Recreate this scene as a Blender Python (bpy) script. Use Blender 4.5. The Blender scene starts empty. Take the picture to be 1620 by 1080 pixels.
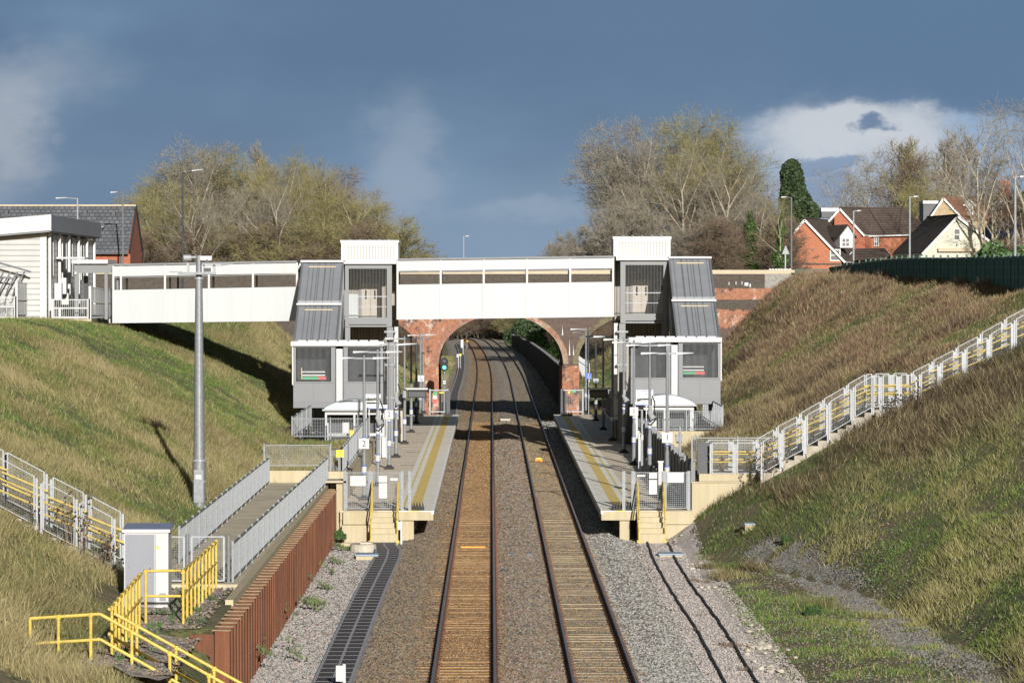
import bpy, math, random
import numpy as np
from mathutils import Vector, Matrix
random.seed(7); rng = np.random.default_rng(11)
C = bpy.context.scene.collection
F = 5225.0; VX = 777.0; VY = 455.0; CZ = 9.4
def X(px, y): return (px-VX)*y/F
def Z(py, y): return CZ-(py-VY)*y/F
# ------------------------------------------------------------------ helpers
class MB:
    def __init__(s): s.v=[]; s.f=[]; s.m=[]; s.mi=0
    def add(s, vs, fs):
        n=len(s.v); s.v.extend([tuple(p) for p in vs]); s.f.extend([tuple(i+n for i in f) for f in fs]); s.m.extend([s.mi]*len(fs)); return s
    def hexa(s, p):   # 4 bottom (ccw), 4 top
        return s.add(p, [(0,3,2,1),(4,5,6,7),(0,1,5,4),(1,2,6,5),(2,3,7,6),(3,0,4,7)])
    def box(s,x0,x1,y0,y1,z0,z1):
        if x0>x1: x0,x1=x1,x0
        if y0>y1: y0,y1=y1,y0
        if z0>z1: z0,z1=z1,z0
        return s.hexa([(x0,y0,z0),(x1,y0,z0),(x1,y1,z0),(x0,y1,z0),(x0,y0,z1),(x1,y0,z1),(x1,y1,z1),(x0,y1,z1)])
    def bar(s,p,q,w,h=None):
        p=Vector(p); q=Vector(q); d=q-p
        if d.length<1e-6: return s
        h=h or w; d.normalize(); up=Vector((0,0,1)) if abs(d.z)<.95 else Vector((0,1,0))
        a=d.cross(up).normalized()*(w/2); b=a.cross(d).normalized()*(h/2)
        return s.hexa([p-a-b,p+a-b,p+a+b,p-a+b,q-a-b,q+a-b,q+a+b,q-a+b])
    def tube(s,p,q,r0,r1=None,n=8,cap=True):
        r1=r0 if r1 is None else r1
        p=Vector(p); q=Vector(q); d=(q-p)
        if d.length<1e-6: return s
        d.normalize(); up=Vector((0,0,1)) if abs(d.z)<.95 else Vector((1,0,0))
        a=d.cross(up).normalized(); b=a.cross(d)
        vs=[p+(a*math.cos(t)+b*math.sin(t))*r0 for t in [2*math.pi*i/n for i in range(n)]]+[q+(a*math.cos(t)+b*math.sin(t))*r1 for t in [2*math.pi*i/n for i in range(n)]]
        fs=[(i,(i+1)%n,n+(i+1)%n,n+i) for i in range(n)]
        if cap: fs+= [tuple(range(n-1,-1,-1)),tuple(range(n,2*n))]
        return s.add(vs,fs)
    def path(s,pts,r,n=6):
        for a,b in zip(pts[:-1],pts[1:]): s.tube(a,b,r,r,n)
        return s
    def prism(s,poly,vec):   # polygon (list of 3d), extruded by vec
        n=len(poly); v=Vector(vec); P=[Vector(p) for p in poly]
        return s.add(P+[p+v for p in P],[tuple(range(n-1,-1,-1)),tuple(range(n,2*n))]+[(i,(i+1)%n,n+(i+1)%n,n+i) for i in range(n)])
    def build(s,name,mats,parent=None,smooth=False,attr=None):
        me=bpy.data.meshes.new(name)
        off=Vector((0,0,0))
        if parent is not None:
            off=parent.matrix_world_loc if hasattr(parent,'matrix_world_loc') else wl(parent)
        me.from_pydata([(p[0]-off[0],p[1]-off[1],p[2]-off[2]) for p in s.v],[],s.f)
        if not isinstance(mats,(list,tuple)): mats=[mats]
        for m in mats: me.materials.append(m)
        if len(mats)>1: me.polygons.foreach_set('material_index',s.m)
        if smooth: me.polygons.foreach_set('use_smooth',[True]*len(me.polygons))
        me.update()
        o=bpy.data.objects.new(name,me); C.objects.link(o)
        if parent is not None: o.parent=parent
        return o
def wl(o):
    p=Vector(o.location)
    while o.parent: o=o.parent; p=p+Vector(o.location)
    return p
def tag(o,label,cat,group=None,kind=None):
    if label: o['label']=label
    if cat: o['category']=cat
    if group: o['group']=group
    if kind: o['kind']=kind
    return o
def T(name,label,cat,loc=(0,0,0),group=None):
    o=bpy.data.objects.new(name,None); C.objects.link(o); o.location=loc; o.empty_display_size=.3
    return tag(o,label,cat,group)
def S(o): o['kind']='structure'; return o
def copy_tree(o,parent=None):
    c=o.copy(); C.objects.link(c); c.parent=parent
    for ch in list(o.children): copy_tree(ch,c)
    return c
# ------------------------------------------------------------------ materials
def nodes(name):
    m=bpy.data.materials.new(name); m.use_nodes=True; nt=m.node_tree
    return m,nt,nt.nodes['Principled BSDF'],nt.links.new
def ramp(nt,stops,interp='LINEAR'):
    r=nt.nodes.new('ShaderNodeValToRGB'); r.color_ramp.interpolation=interp
    el=r.color_ramp.elements
    while len(el)<len(stops): el.new(.5)
    for e,(p,c) in zip(el,stops): e.position=p; e.color=(*c,1)
    return r
def mul(c,k): return tuple(min(1,max(0,a*k)) for a in c)
def mat(name,col,rough=.6,var=.15,scale=1.5,metal=0,bump=0,bscale=20,streak=False,dirt=None,dirtamt=.45):
    m,nt,b,L=nodes(name)
    g=nt.nodes.new('ShaderNodeNewGeometry'); mp=nt.nodes.new('ShaderNodeMapping')
    L(g.outputs['Position'],mp.inputs[0])
    if streak: mp.inputs['Scale'].default_value=(3,3,.25)
    n=nt.nodes.new('ShaderNodeTexNoise'); n.inputs['Scale'].default_value=scale; n.inputs['Detail'].default_value=8; n.inputs['Roughness'].default_value=.65
    L(mp.outputs[0],n.inputs['Vector'])
    r=ramp(nt,[(.3,mul(col,1-var)),(.5,col),(.72,mul(col,1+var))]); L(n.outputs[0],r.inputs[0])
    out=r.outputs[0]
    if dirt:
        n2=nt.nodes.new('ShaderNodeTexNoise'); n2.inputs['Scale'].default_value=scale*.6+.3; n2.inputs['Detail'].default_value=10; n2.inputs['Roughness'].default_value=.75
        L(mp.outputs[0],n2.inputs['Vector'])
        r2=ramp(nt,[(.48,(0,0,0)),(.66,(dirtamt,)*3)]); L(n2.outputs[0],r2.inputs[0])
        mx=nt.nodes.new('ShaderNodeMixRGB'); L(r2.outputs[0],mx.inputs[0]); L(out,mx.inputs[1]); mx.inputs[2].default_value=(*dirt,1); out=mx.outputs[0]
    L(out,b.inputs['Base Color'])
    b.inputs['Roughness'].default_value=rough; b.inputs['Metallic'].default_value=metal
    if bump:
        n3=nt.nodes.new('ShaderNodeTexNoise'); n3.inputs['Scale'].default_value=bscale; n3.inputs['Detail'].default_value=4
        L(g.outputs['Position'],n3.inputs['Vector'])
        bp=nt.nodes.new('ShaderNodeBump'); bp.inputs['Strength'].default_value=bump; bp.inputs['Distance'].default_value=.05
        L(n3.outputs[0],bp.inputs['Height']); L(bp.outputs[0],b.inputs['Normal'])
    return m
def uvnode(nt,L):
    g=nt.nodes.new('ShaderNodeNewGeometry'); sp=nt.nodes.new('ShaderNodeSeparateXYZ'); L(g.outputs['Position'],sp.inputs[0])
    sn=nt.nodes.new('ShaderNodeSeparateXYZ'); L(g.outputs['True Normal'],sn.inputs[0])
    ab=nt.nodes.new('ShaderNodeMath'); ab.operation='ABSOLUTE'; L(sn.outputs[0],ab.inputs[0])
    gt=nt.nodes.new('ShaderNodeMath'); gt.operation='GREATER_THAN'; gt.inputs[1].default_value=.7; L(ab.outputs[0],gt.inputs[0])
    mx=nt.nodes.new('ShaderNodeMix'); mx.data_type='FLOAT'; L(gt.outputs[0],mx.inputs[0]); L(sp.outputs[0],mx.inputs[2]); L(sp.outputs[1],mx.inputs[3])
    cb=nt.nodes.new('ShaderNodeCombineXYZ'); L(mx.outputs[0],cb.inputs[0]); L(sp.outputs[2],cb.inputs[1])
    return g,cb
def brick(name,c1,c2,mortar,patch=None,patchlo=.52,patchhi=.62,bw=.23,bh=.08,ms=.012,white=0,wcol=(.5,.44,.38)):
    m,nt,b,L=nodes(name); g,cb=uvnode(nt,L)
    t=nt.nodes.new('ShaderNodeTexBrick'); L(cb.outputs[0],t.inputs['Vector'])
    t.inputs['Color1'].default_value=(*c1,1); t.inputs['Color2'].default_value=(*c2,1); t.inputs['Mortar'].default_value=(*mortar,1)
    t.inputs['Scale'].default_value=1; t.inputs['Brick Width'].default_value=bw; t.inputs['Row Height'].default_value=bh; t.inputs['Mortar Size'].default_value=ms
    t.inputs['Bias'].default_value=-.1
    out=t.outputs['Color']
    def patchmix(out,col,lo,hi,sc,mult=False,stretch=None):
        n=nt.nodes.new('ShaderNodeTexNoise'); n.inputs['Scale'].default_value=sc; n.inputs['Detail'].default_value=9; n.inputs['Roughness'].default_value=.7
        src=g.outputs['Position']
        if stretch:
            mp=nt.nodes.new('ShaderNodeMapping'); mp.inputs['Scale'].default_value=stretch; L(src,mp.inputs[0]); src=mp.outputs[0]
        L(src,n.inputs['Vector'])
        r=ramp(nt,[(lo,(0,0,0)),(hi,(1,1,1))]); L(n.outputs[0],r.inputs[0])
        mx=nt.nodes.new('ShaderNodeMixRGB'); L(r.outputs[0],mx.inputs[0]); L(out,mx.inputs[1]); mx.inputs[2].default_value=(*col,1)
        if mult: mx.blend_type='MULTIPLY'
        return mx.outputs[0]
    if patch: out=patchmix(out,patch,patchlo,patchhi,.9)
    if white: out=patchmix(out,wcol,.62-white,.74-white,2.2,stretch=(1,1,.55))
    out=patchmix(out,(.55,.5,.48),.45,.7,5,mult=True)
    L(out,b.inputs['Base Color']); b.inputs['Roughness'].default_value=.9
    return m
def ribbed(name,col,gap,period=.2,vertical=True,duty=.25,rough=.5,metal=0.,var=.1,third=None):
    # sheet cladding: narrow grooves of another tone
    m,nt,b,L=nodes(name); g,cb=uvnode(nt,L)
    sp=nt.nodes.new('ShaderNodeSeparateXYZ'); L(cb.outputs[0],sp.inputs[0])
    d=nt.nodes.new('ShaderNodeMath'); d.operation='DIVIDE'; d.inputs[1].default_value=period; L(sp.outputs[0 if vertical else 1],d.inputs[0])
    fr=nt.nodes.new('ShaderNodeMath'); fr.operation='FRACT'; L(d.outputs[0],fr.inputs[0])
    r=ramp(nt,[(0,gap),(duty,gap),(duty+.06,col),(.94,col)]); L(fr.outputs[0],r.inputs[0])
    n=nt.nodes.new('ShaderNodeTexNoise'); n.inputs['Scale'].default_value=1.3; n.inputs['Detail'].default_value=6; L(g.outputs['Position'],n.inputs['Vector'])
    r2=ramp(nt,[(.3,(1-var,)*3),(.7,(1,)*3)]); L(n.outputs[0],r2.inputs[0])
    mx=nt.nodes.new('ShaderNodeMixRGB'); mx.blend_type='MULTIPLY'; mx.inputs[0].default_value=1; L(r.outputs[0],mx.inputs[1]); L(r2.outputs[0],mx.inputs[2])
    out=mx.outputs[0]
    if third:
        fl=nt.nodes.new('ShaderNodeMath'); fl.operation='FLOOR'; L(d.outputs[0],fl.inputs[0])
        wn=nt.nodes.new('ShaderNodeTexWhiteNoise'); wn.noise_dimensions='1D'; L(fl.outputs[0],wn.inputs['W'])
        mx2=nt.nodes.new('ShaderNodeMixRGB'); mx2.inputs[2].default_value=(*third,1); L(wn.outputs['Value'],mx2.inputs[0]); L(out,mx2.inputs[1]); out=mx2.outputs[0]
    L(out,b.inputs['Base Color']); b.inputs['Roughness'].default_value=rough; b.inputs['Metallic'].default_value=metal
    return m
def tiles(name,col,row=.3,w=.33):
    m,nt,b,L=nodes(name); g,cb=uvnode(nt,L)
    t=nt.nodes.new('ShaderNodeTexBrick'); L(cb.outputs[0],t.inputs['Vector'])
    t.inputs['Color1'].default_value=(*mul(col,1.15),1); t.inputs['Color2'].default_value=(*mul(col,.8),1); t.inputs['Mortar'].default_value=(*mul(col,.4),1)
    t.inputs['Scale'].default_value=1; t.inputs['Brick Width'].default_value=w; t.inputs['Row Height'].default_value=row; t.inputs['Mortar Size'].default_value=.035
    n=nt.nodes.new('ShaderNodeTexNoise'); n.inputs['Scale'].default_value=.9; n.inputs['Detail'].default_value=8; L(g.outputs['Position'],n.inputs['Vector'])
    r=ramp(nt,[(.3,(.7,.7,.7)),(.7,(1.0,1.0,1.0))]); L(n.outputs[0],r.inputs[0])
    mx=nt.nodes.new('ShaderNodeMixRGB'); mx.blend_type='MULTIPLY'; mx.inputs[0].default_value=1; L(t.outputs['Color'],mx.inputs[1]); L(r.outputs[0],mx.inputs[2])
    L(mx.outputs[0],b.inputs['Base Color']); b.inputs['Roughness'].default_value=.85
    return m
def gravel(name,cols,scale=18,patch=None,bump=.12,plo=.5,phi=.62,pscale=.35):
    m,nt,b,L=nodes(name); g=nt.nodes.new('ShaderNodeNewGeometry')
    v=nt.nodes.new('ShaderNodeTexVoronoi'); v.inputs['Scale'].default_value=scale; L(g.outputs['Position'],v.inputs['Vector'])
    sp=nt.nodes.new('ShaderNodeSeparateColor'); L(v.outputs['Color'],sp.inputs[0])
    k=len(cols); r=ramp(nt,[((i+.0)/k,c) for i,c in enumerate(cols)],'CONSTANT'); L(sp.outputs[0],r.inputs[0])
    n=nt.nodes.new('ShaderNodeTexNoise'); n.inputs['Scale'].default_value=scale*.25; n.inputs['Detail'].default_value=5; L(g.outputs['Position'],n.inputs['Vector'])
    r3=ramp(nt,[(.3,(.45,.45,.45)),(.65,(1,1,1))]); L(n.outputs[0],r3.inputs[0])
    mx=nt.nodes.new('ShaderNodeMixRGB'); mx.blend_type='MULTIPLY'; mx.inputs[0].default_value=1; L(r.outputs[0],mx.inputs[1]); L(r3.outputs[0],mx.inputs[2])
    out=mx.outputs[0]
    if patch:
        n2=nt.nodes.new('ShaderNodeTexNoise'); n2.inputs['Scale'].default_value=pscale; n2.inputs['Detail'].default_value=7; n2.inputs['Roughness'].default_value=.7; L(g.outputs['Position'],n2.inputs['Vector'])
        r2=ramp(nt,[(plo,(0,0,0)),(phi,(.75,.75,.75))]); L(n2.outputs[0],r2.inputs[0])
        m2=nt.nodes.new('ShaderNodeMixRGB'); L(r2.outputs[0],m2.inputs[0]); L(out,m2.inputs[1]); 
        m3=nt.nodes.new('ShaderNodeMixRGB'); m3.blend_type='MULTIPLY'; m3.inputs[0].default_value=1; m3.inputs[1].default_value=(*patch,1); L(r3.outputs[0],m3.inputs[2]); L(m3.outputs[0],m2.inputs[2]); out=m2.outputs[0]
    L(out,b.inputs['Base Color']); b.inputs['Roughness'].default_value=.95
    bp=nt.nodes.new('ShaderNodeBump'); bp.inputs['Strength'].default_value=bump; bp.inputs['Distance'].default_value=.05; bp.invert=True
    L(v.outputs['Distance'],bp.inputs['Height']); L(bp.outputs[0],b.inputs['Normal'])
    return m
def attrmat(name,rough=.8,trans=0.):
    m,nt,b,L=nodes(name); a=nt.nodes.new('ShaderNodeAttribute'); a.attribute_name='tint'; L(a.outputs['Color'],b.inputs['Base Color']); b.inputs['Roughness'].default_value=rough
    return m
M={}
M['white']=mat('white_cladding',(.385,.405,.415),.45,.035,.6,streak=True,dirt=(.32,.33,.325),dirtamt=.32)
M['whitetrim']=mat('white_trim',(.48,.485,.485),.45,.06,2,dirt=(.4,.36,.3),dirtamt=.35)
M['boxshade']=mat('interior_shade_dark',(.02,.021,.024),.8,.2,2)
M['postwhite']=mat('white_post_paint',(.41,.42,.42),.45,.05,2)
M['grey']=mat('grey_panel',(.15,.157,.165),.5,.06,1.2,dirt=(.15,.15,.15))
M['greymid']=mat('grey_frame',(.13,.137,.148),.45,.08,2)
M['roofgrey']=ribbed('standing_seam_roof',(.225,.236,.255),(.11,.115,.125),.45,True,.05,.6,0.,.12)
M['dark']=mat('dark_steel',(.035,.038,.045),.5,.2,3)
M['black']=mat('black_rubber',(.012,.012,.013),.7,.2,3)
M['galv']=mat('galvanised_steel',(.19,.203,.216),.5,.22,9,.25,dirt=(.2,.2,.2),dirtamt=.3)
M['galvlight']=mat('bright_galvanised_steel',(.29,.305,.32),.5,.15,9,.15)
M['yellow']=mat('yellow_handrail_paint',(.56,.41,.075),.5,.16,6,dirt=(.3,.2,.06),dirtamt=.7)
M['yellowpale']=mat('yellow_edge_line',(.7,.6,.25),.7,.15,6,dirt=(.35,.3,.15))
M['tactile']=mat('yellow_tactile_paving',(.72,.53,.16),.75,.2,5,dirt=(.42,.33,.15),bump=.3,bscale=9)
M['concrete']=mat('platform_concrete',(.66,.56,.43),.9,.14,1.1,dirt=(.42,.36,.29),bump=.1)
M['coping']=mat('platform_coping',(.8,.75,.65),.85,.1,1.4,dirt=(.5,.46,.4))
M['edgewhite']=mat('white_edge_line',(.85,.84,.8),.7,.1,4,dirt=(.45,.43,.4))
M['cream']=mat('pale_cast_concrete',(.41,.35,.23),.8,.12,1.5,streak=True,dirt=(.34,.27,.14),dirtamt=.5)
M['pathconc']=mat('worn_walkway_concrete',(.48,.415,.3),.9,.2,.7,dirt=(.33,.28,.19),dirtamt=.6,bump=.1)
M['stepconc']=mat('stair_concrete',(.33,.3,.24),.9,.2,2,dirt=(.2,.17,.12))
M['rust']=mat('rusted_steel',(.145,.053,.023),.85,.4,1.6,streak=True,dirt=(.075,.026,.014),dirtamt=.75,bump=.3,bscale=12)
M['rusttop']=mat('sandy_pile_cap',(.27,.175,.1),.95,.3,5)
M['cab']=mat('cabinet_white',(.43,.44,.45),.4,.04,2)
M['cabdoor']=mat('cabinet_grey_door',(.2,.21,.24),.45,.05,2)
M['cabroof']=mat('blue_grey_cabinet_roof',(.2,.23,.33),.4,.08,3)
M['glass']=mat('dark_glass',(.02,.024,.03),.4,.1,1)
M['signw']=mat('sign_white',(.46,.46,.45),.4,.02,2)
M['signd']=mat('grey_print_and_shaded_plate',(.3,.31,.33),.5,.02,2)  # grey print, and white plates with shade mixed into the colour
M['ink']=mat('sign_black_ink',(.012,.012,.014),.5,0,1)
M['blue']=mat('sign_blue',(.03,.1,.42),.45,.05,2)
M['yel']=mat('sign_yellow',(.75,.56,.02),.45,.03,2)
M['red']=mat('sign_red',(.6,.05,.04),.5,.05,2)
M['green']=mat('sign_green',(.03,.3,.12),.5,.05,2)
M['orange']=mat('orange_plastic',(.8,.3,.02),.5,.1,3)
M['cover']=mat('blue_grey_pit_lid',(.2,.27,.36),.6,.12,4)
M['beige']=mat('beige_lift_door',(.34,.305,.25),.5,.06,2)
M['railtop']=mat('worn_rail_head',(.24,.21,.2),.32,.15,2,.7)
M['railside']=mat('rusty_rail_web',(.14,.06,.03),.85,.3,4)
M['sleeper']=mat('stained_concrete_sleeper',(.27,.17,.08),.9,.3,3,dirt=(.2,.105,.045),dirtamt=.6)
M['sleeper2']=mat('pale_concrete_sleeper',(.25,.2,.13),.9,.25,3,dirt=(.25,.18,.1),dirtamt=.6)
M['trough']=mat('dark_trough_lid',(.05,.045,.045),.85,.3,6)
M['troughedge']=mat('trough_grey_rim',(.3,.3,.32),.8,.15,6)
M['ballast']=gravel('ballast_grey',[(.3,.27,.21),(.42,.38,.31),(.36,.26,.19),(.18,.16,.135),(.46,.43,.37)],14,(.34,.25,.14),plo=.42,phi=.6)
M['ballastrust']=gravel('ballast_rust_stained',[(.46,.26,.11),(.54,.35,.17),(.34,.19,.085),(.22,.13,.065),(.56,.4,.22)],14,(.44,.23,.09),plo=.45,phi=.6)
M['ballastmix']=gravel('ballast_pinkish',[(.32,.29,.25),(.46,.34,.28),(.4,.35,.29),(.19,.17,.155),(.52,.46,.4)],13,(.26,.23,.2),plo=.5,phi=.6,pscale=.5)
M['palegravel']=gravel('pale_walkway_gravel',[(.66,.56,.5),(.74,.66,.6),(.56,.47,.42),(.46,.4,.36),(.8,.72,.66)],26,(.5,.44,.4),bump=.2,plo=.55,phi=.68,pscale=.6)
M['darkgravel']=gravel('dark_grey_gravel',[(.42,.4,.36),(.5,.47,.42),(.3,.29,.26),(.58,.54,.48)],18,(.4,.34,.22),bump=.3)
M['cable']=mat('black_cable',(.03,.032,.035),.7,.2,5)
M['soil']=None
M['brdark']=brick('blue_brick_wall',(.032,.026,.022),(.06,.046,.037),(.14,.122,.098),(.075,.06,.045),white=0,ms=.011)
M['brred']=brick('weathered_red_brick',(.37,.115,.05),(.22,.07,.038),(.3,.22,.15),(.07,.045,.04),.53,.6,white=.07,wcol=(.5,.4,.33))
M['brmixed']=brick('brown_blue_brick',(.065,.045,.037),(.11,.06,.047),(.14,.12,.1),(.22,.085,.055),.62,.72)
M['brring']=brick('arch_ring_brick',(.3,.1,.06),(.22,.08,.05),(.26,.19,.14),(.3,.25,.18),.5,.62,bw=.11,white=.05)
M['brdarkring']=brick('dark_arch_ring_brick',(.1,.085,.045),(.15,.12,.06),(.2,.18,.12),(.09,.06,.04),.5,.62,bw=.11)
M['brgrey']=brick('grey_stained_brick',(.2,.19,.175),(.26,.25,.23),(.36,.35,.32))
M['copingstone']=mat('cream_coping_stone',(.44,.375,.27),.85,.08,1.2,dirt=(.4,.33,.22))
M['housered']=brick('orange_red_brick',(.42,.13,.055),(.34,.1,.045),(.36,.2,.13))
M['housered2']=brick('new_red_brick',(.42,.12,.06),(.33,.085,.045),(.3,.15,.1))
M['housetan']=brick('tan_brick',(.4,.3,.17),(.33,.24,.13),(.42,.35,.24))
M['render']=mat('cream_render',(.45,.445,.37),.85,.05,.8)
M['tilebrown']=tiles('brown_roof_tiles',(.105,.075,.06))
M['tiledark']=tiles('dark_brown_roof_tiles',(.06,.048,.042))
M['tileorange']=tiles('orange_roof_tiles',(.26,.12,.07))
M['slate']=tiles('grey_slate_tiles',(.13,.14,.155),.28,.4)
M['hwhite']=mat('house_white_trim',(.48,.48,.47),.5,.04,2)
M['cladh']=ribbed('horizontal_white_cladding',(.42,.42,.415),(.25,.25,.245),.3,False,.22,.4,0,.1)
M['cladv']=ribbed('white_ribbed_cladding',(.44,.44,.43),(.27,.265,.25),.17,True,.3,.5,0,.06)
M['cladb']=ribbed('brown_grey_ribbed_cladding',(.33,.3,.26),(.1,.09,.08),.17,True,.35,.6,0,.2,third=(.2,.18,.15))
M['fascia']=ribbed('grey_fascia',(.24,.255,.28),(.12,.12,.13),1.1,True,.03,.5,.2)
M['greenf']=mat('dark_green_fence_paint',(.012,.07,.05),.55,.15,3)
M['greens']=mat('green_fence_scrim',(.025,.125,.095),.8,.25,2)
M['acoustic']=ribbed('grey_acoustic_boards',(.26,.275,.28),(.15,.155,.16),.16,False,.15,.8,0,.2)
M['solar']=mat('solar_panel_blue',(.03,.05,.12),.15,.1,2)
M['solarframe']=M['galv']
M['twigolive']=mat('olive_lichened_twigs',(.2,.18,.075),.9,.3,.35,dirt=(.15,.12,.07))
M['twiggrey']=mat('grey_brown_twigs',(.2,.178,.14),.9,.25,.35,dirt=(.2,.18,.1))
M['twigbrown']=mat('brown_twigs',(.14,.1,.07),.9,.3,.4,dirt=(.12,.1,.05))
M['bark']=mat('pale_bark',(.34,.31,.24),.95,.3,2.5,dirt=(.15,.14,.06))
M['barkdark']=mat('dark_bark',(.12,.105,.08),.95,.3,2.5)
M['leafdark']=mat('dark_evergreen_leaves',(.035,.06,.02),.7,.5,1.2)
M['leafivy']=mat('ivy_leaves',(.05,.095,.02),.6,.5,1.5)
M['leafbush']=mat('bush_leaves',(.05,.1,.025),.65,.5,1.5)
M['seed']=mat('dark_seed_pods',(.06,.04,.03),.9,.2,2)
M['stone']=mat('pale_rubble',(.42,.38,.31),.9,.25,3,bump=.4)
M['road']=mat('asphalt_road',(.05,.05,.052),.9,.15,1)
M['bike']=mat('bicycle_metal',(.1,.1,.11),.4,.3,6,.6)
M['led']=mat('lamp_head_grey',(.27,.28,.29),.4,.1,3)
m,nt,b,L=nodes('green_signal_lens'); b.inputs['Base Color'].default_value=(.02,.5,.4,1); b.inputs['Emission Color'].default_value=(.1,1,.8,1); b.inputs['Emission Strength'].default_value=1.6; M['lens']=m
M['shroof']=mat('pale_polycarbonate_roof',(.4,.44,.47),.35,.06,2)
def soilmat():
    m,nt,b,L=nodes('turf_and_soil'); g=nt.nodes.new('ShaderNodeNewGeometry')
    n=nt.nodes.new('ShaderNodeTexNoise'); n.inputs['Scale'].default_value=.35; n.inputs['Detail'].default_value=12; n.inputs['Roughness'].default_value=.75; L(g.outputs['Position'],n.inputs['Vector'])
    r=ramp(nt,[(.35,(.05,.07,.02)),(.48,(.11,.105,.04)),(.58,(.17,.13,.07)),(.7,(.11,.08,.05))]); L(n.outputs[0],r.inputs[0]); L(r.outputs[0],b.inputs['Base Color']); b.inputs['Roughness'].default_value=1
    n3=nt.nodes.new('ShaderNodeTexNoise'); n3.inputs['Scale'].default_value=5; n3.inputs['Detail'].default_value=8; L(g.outputs['Position'],n3.inputs['Vector'])
    bp=nt.nodes.new('ShaderNodeBump'); bp.inputs['Strength'].default_value=.8; bp.inputs['Distance'].default_value=.25; L(n3.outputs[0],bp.inputs['Height']); L(bp.outputs[0],b.inputs['Normal'])
    return m
M['soil']=soilmat()
# ------------------------------------------------------------------ text
def text(s,size,mat_,parent,loc,name='lettering',rot=(math.pi/2,0,0),ext=.004,label=None):
    cu=bpy.data.curves.new('t','FONT'); cu.body=s; cu.size=size; cu.extrude=ext; cu.align_x='CENTER'; cu.align_y='CENTER'
    ob=bpy.data.objects.new('t',cu); C.objects.link(ob)
    bpy.context.view_layer.update()
    me=bpy.data.meshes.new_from_object(ob.evaluated_get(bpy.context.evaluated_depsgraph_get()))
    bpy.data.objects.remove(ob); me.materials.clear(); me.materials.append(mat_)
    R=Matrix.Rotation(rot[2],4,'Z')@Matrix.Rotation(rot[0],4,'X'); me.transform(R)
    off=wl(parent) if parent else Vector((0,0,0))
    me.transform(Matrix.Translation(Vector(loc)-off))
    o=bpy.data.objects.new(name,me); C.objects.link(o)
    if parent: o.parent=parent
    return o
# ------------------------------------------------------------------ terrain
def interp(y,ys,vs): return np.interp(y,ys,vs)
def off(y):
    y=np.asarray(y,float)
    o=np.where(y>320,-(y-320)**2/24000,0.)
    return o-np.where(y>585,(y-585)**2/1300,0.)
_g=rng.random((97,97,5))
def vnoise(x,y,sc,k=0):
    x=np.asarray(x,float); y=np.asarray(y,float); x,y=.83*x+.56*y,-.56*x+.83*y
    x=x/sc+31.7*k; y=y/sc+17.3*k
    xi=np.floor(x).astype(int); yi=np.floor(y).astype(int); fx=x-xi; fy=y-yi
    fx=fx*fx*(3-2*fx); fy=fy*fy*(3-2*fy)
    g=_g[:,:,k%5]; a=g[xi%97,yi%97]; b=g[(xi+1)%97,yi%97]; c=g[xi%97,(yi+1)%97]; d=g[(xi+1)%97,(yi+1)%97]
    return (a*(1-fx)+b*fx)*(1-fy)+(c*(1-fx)+d*fx)*fy
def fbm(x,y,sc,k=0): return (vnoise(x,y,sc,k)+.5*vnoise(x,y,sc/2.1,k+1)+.25*vnoise(x,y,sc/4.3,k+2))/1.75
def Hf(x,y):
    x=np.asarray(x,float); y=np.asarray(y,float); x=x-off(y)
    # left
    x0=interp(y,[60,84,100,180,200,228,260,700],[-5.2,-5.2,-5.7,-6.26,-6.6,-7.88,-8.5,-9]); t=interp(y,[60,90,180,200,228,260,400,700],[.5,.5,.53,.6,.93,.8,.5,.3])
    zc=interp(y,[60,141,180,215,232,700],[8.2,8.05,7.6,8.0,8.8,8.5])
    zl=t*(x0-x)
    zl=zc-np.log1p(np.exp(np.clip((zc-zl)*2.2,-30,30)))/2.2
    bench=np.where((y>74)&(y<127.4),np.where(x<-6.22,1.72,-.25),np.where(y<=74,np.clip(1.95*(-x-4.9)/2.6-.25,-.25,1.72),-.25))
    bench=np.where((y>=127.4)&(y<163.6)&(x<-6.05),1.82,bench)
    sil=np.maximum(zl,bench)
    sil=np.where((y>=163.6)&(y<226)&(x>-10.6),-.3,sil)
    # right
    x1=interp(y,[60,85,98,108,117,125,163,190,228,260,700],[11.6,11.6,11.,9.4,7.4,6.3,7.3,8.6,11.46,12,13]); t2=interp(y,[60,90,125,163,195,228,260,400,700],[.5,.52,.533,.57,.72,1.13,.8,.6,.3])
    zc2=interp(y,[60,200,228,250,700],[9.75,9.8,10.2,9.6,9.0])
    zr=t2*(x-x1)
    zr=np.where(y<128,zr-.45*np.exp(-np.clip((x-x1),0,50)**2/3.),zr)
    zr=zc2-np.log1p(np.exp(np.clip((zc2-zr)*1.8,-30,30)))/1.8
    zr=np.maximum(zr,-.25+np.clip((x-7.2)*.07,0,.3))
    zr=np.where((y>=163.6)&(y<226)&(x<11.7),-.3,zr)
    z=np.where(x<0,sil,zr)
    lump=(fbm(x,y/2.6,4.,1)-.5)*.42+(fbm(x,y/2.,1.6,3)-.5)*.2
    amt=np.clip((np.abs(x-1.)-7.5)/3,0,1)*np.where((y>74)&(y<163)&(x<-6)&(x>-9.2),0,1)
    amt=np.where((y>120)&(y<130)&(x>7)&(x<12),.3*amt,amt)
    z=z+lump*amt
    z=np.where(y>330,z*np.clip(1-(y-330)/500,0.35,1)-.0,z)
    return z
def H(x,y): return float(Hf(x,y))
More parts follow.
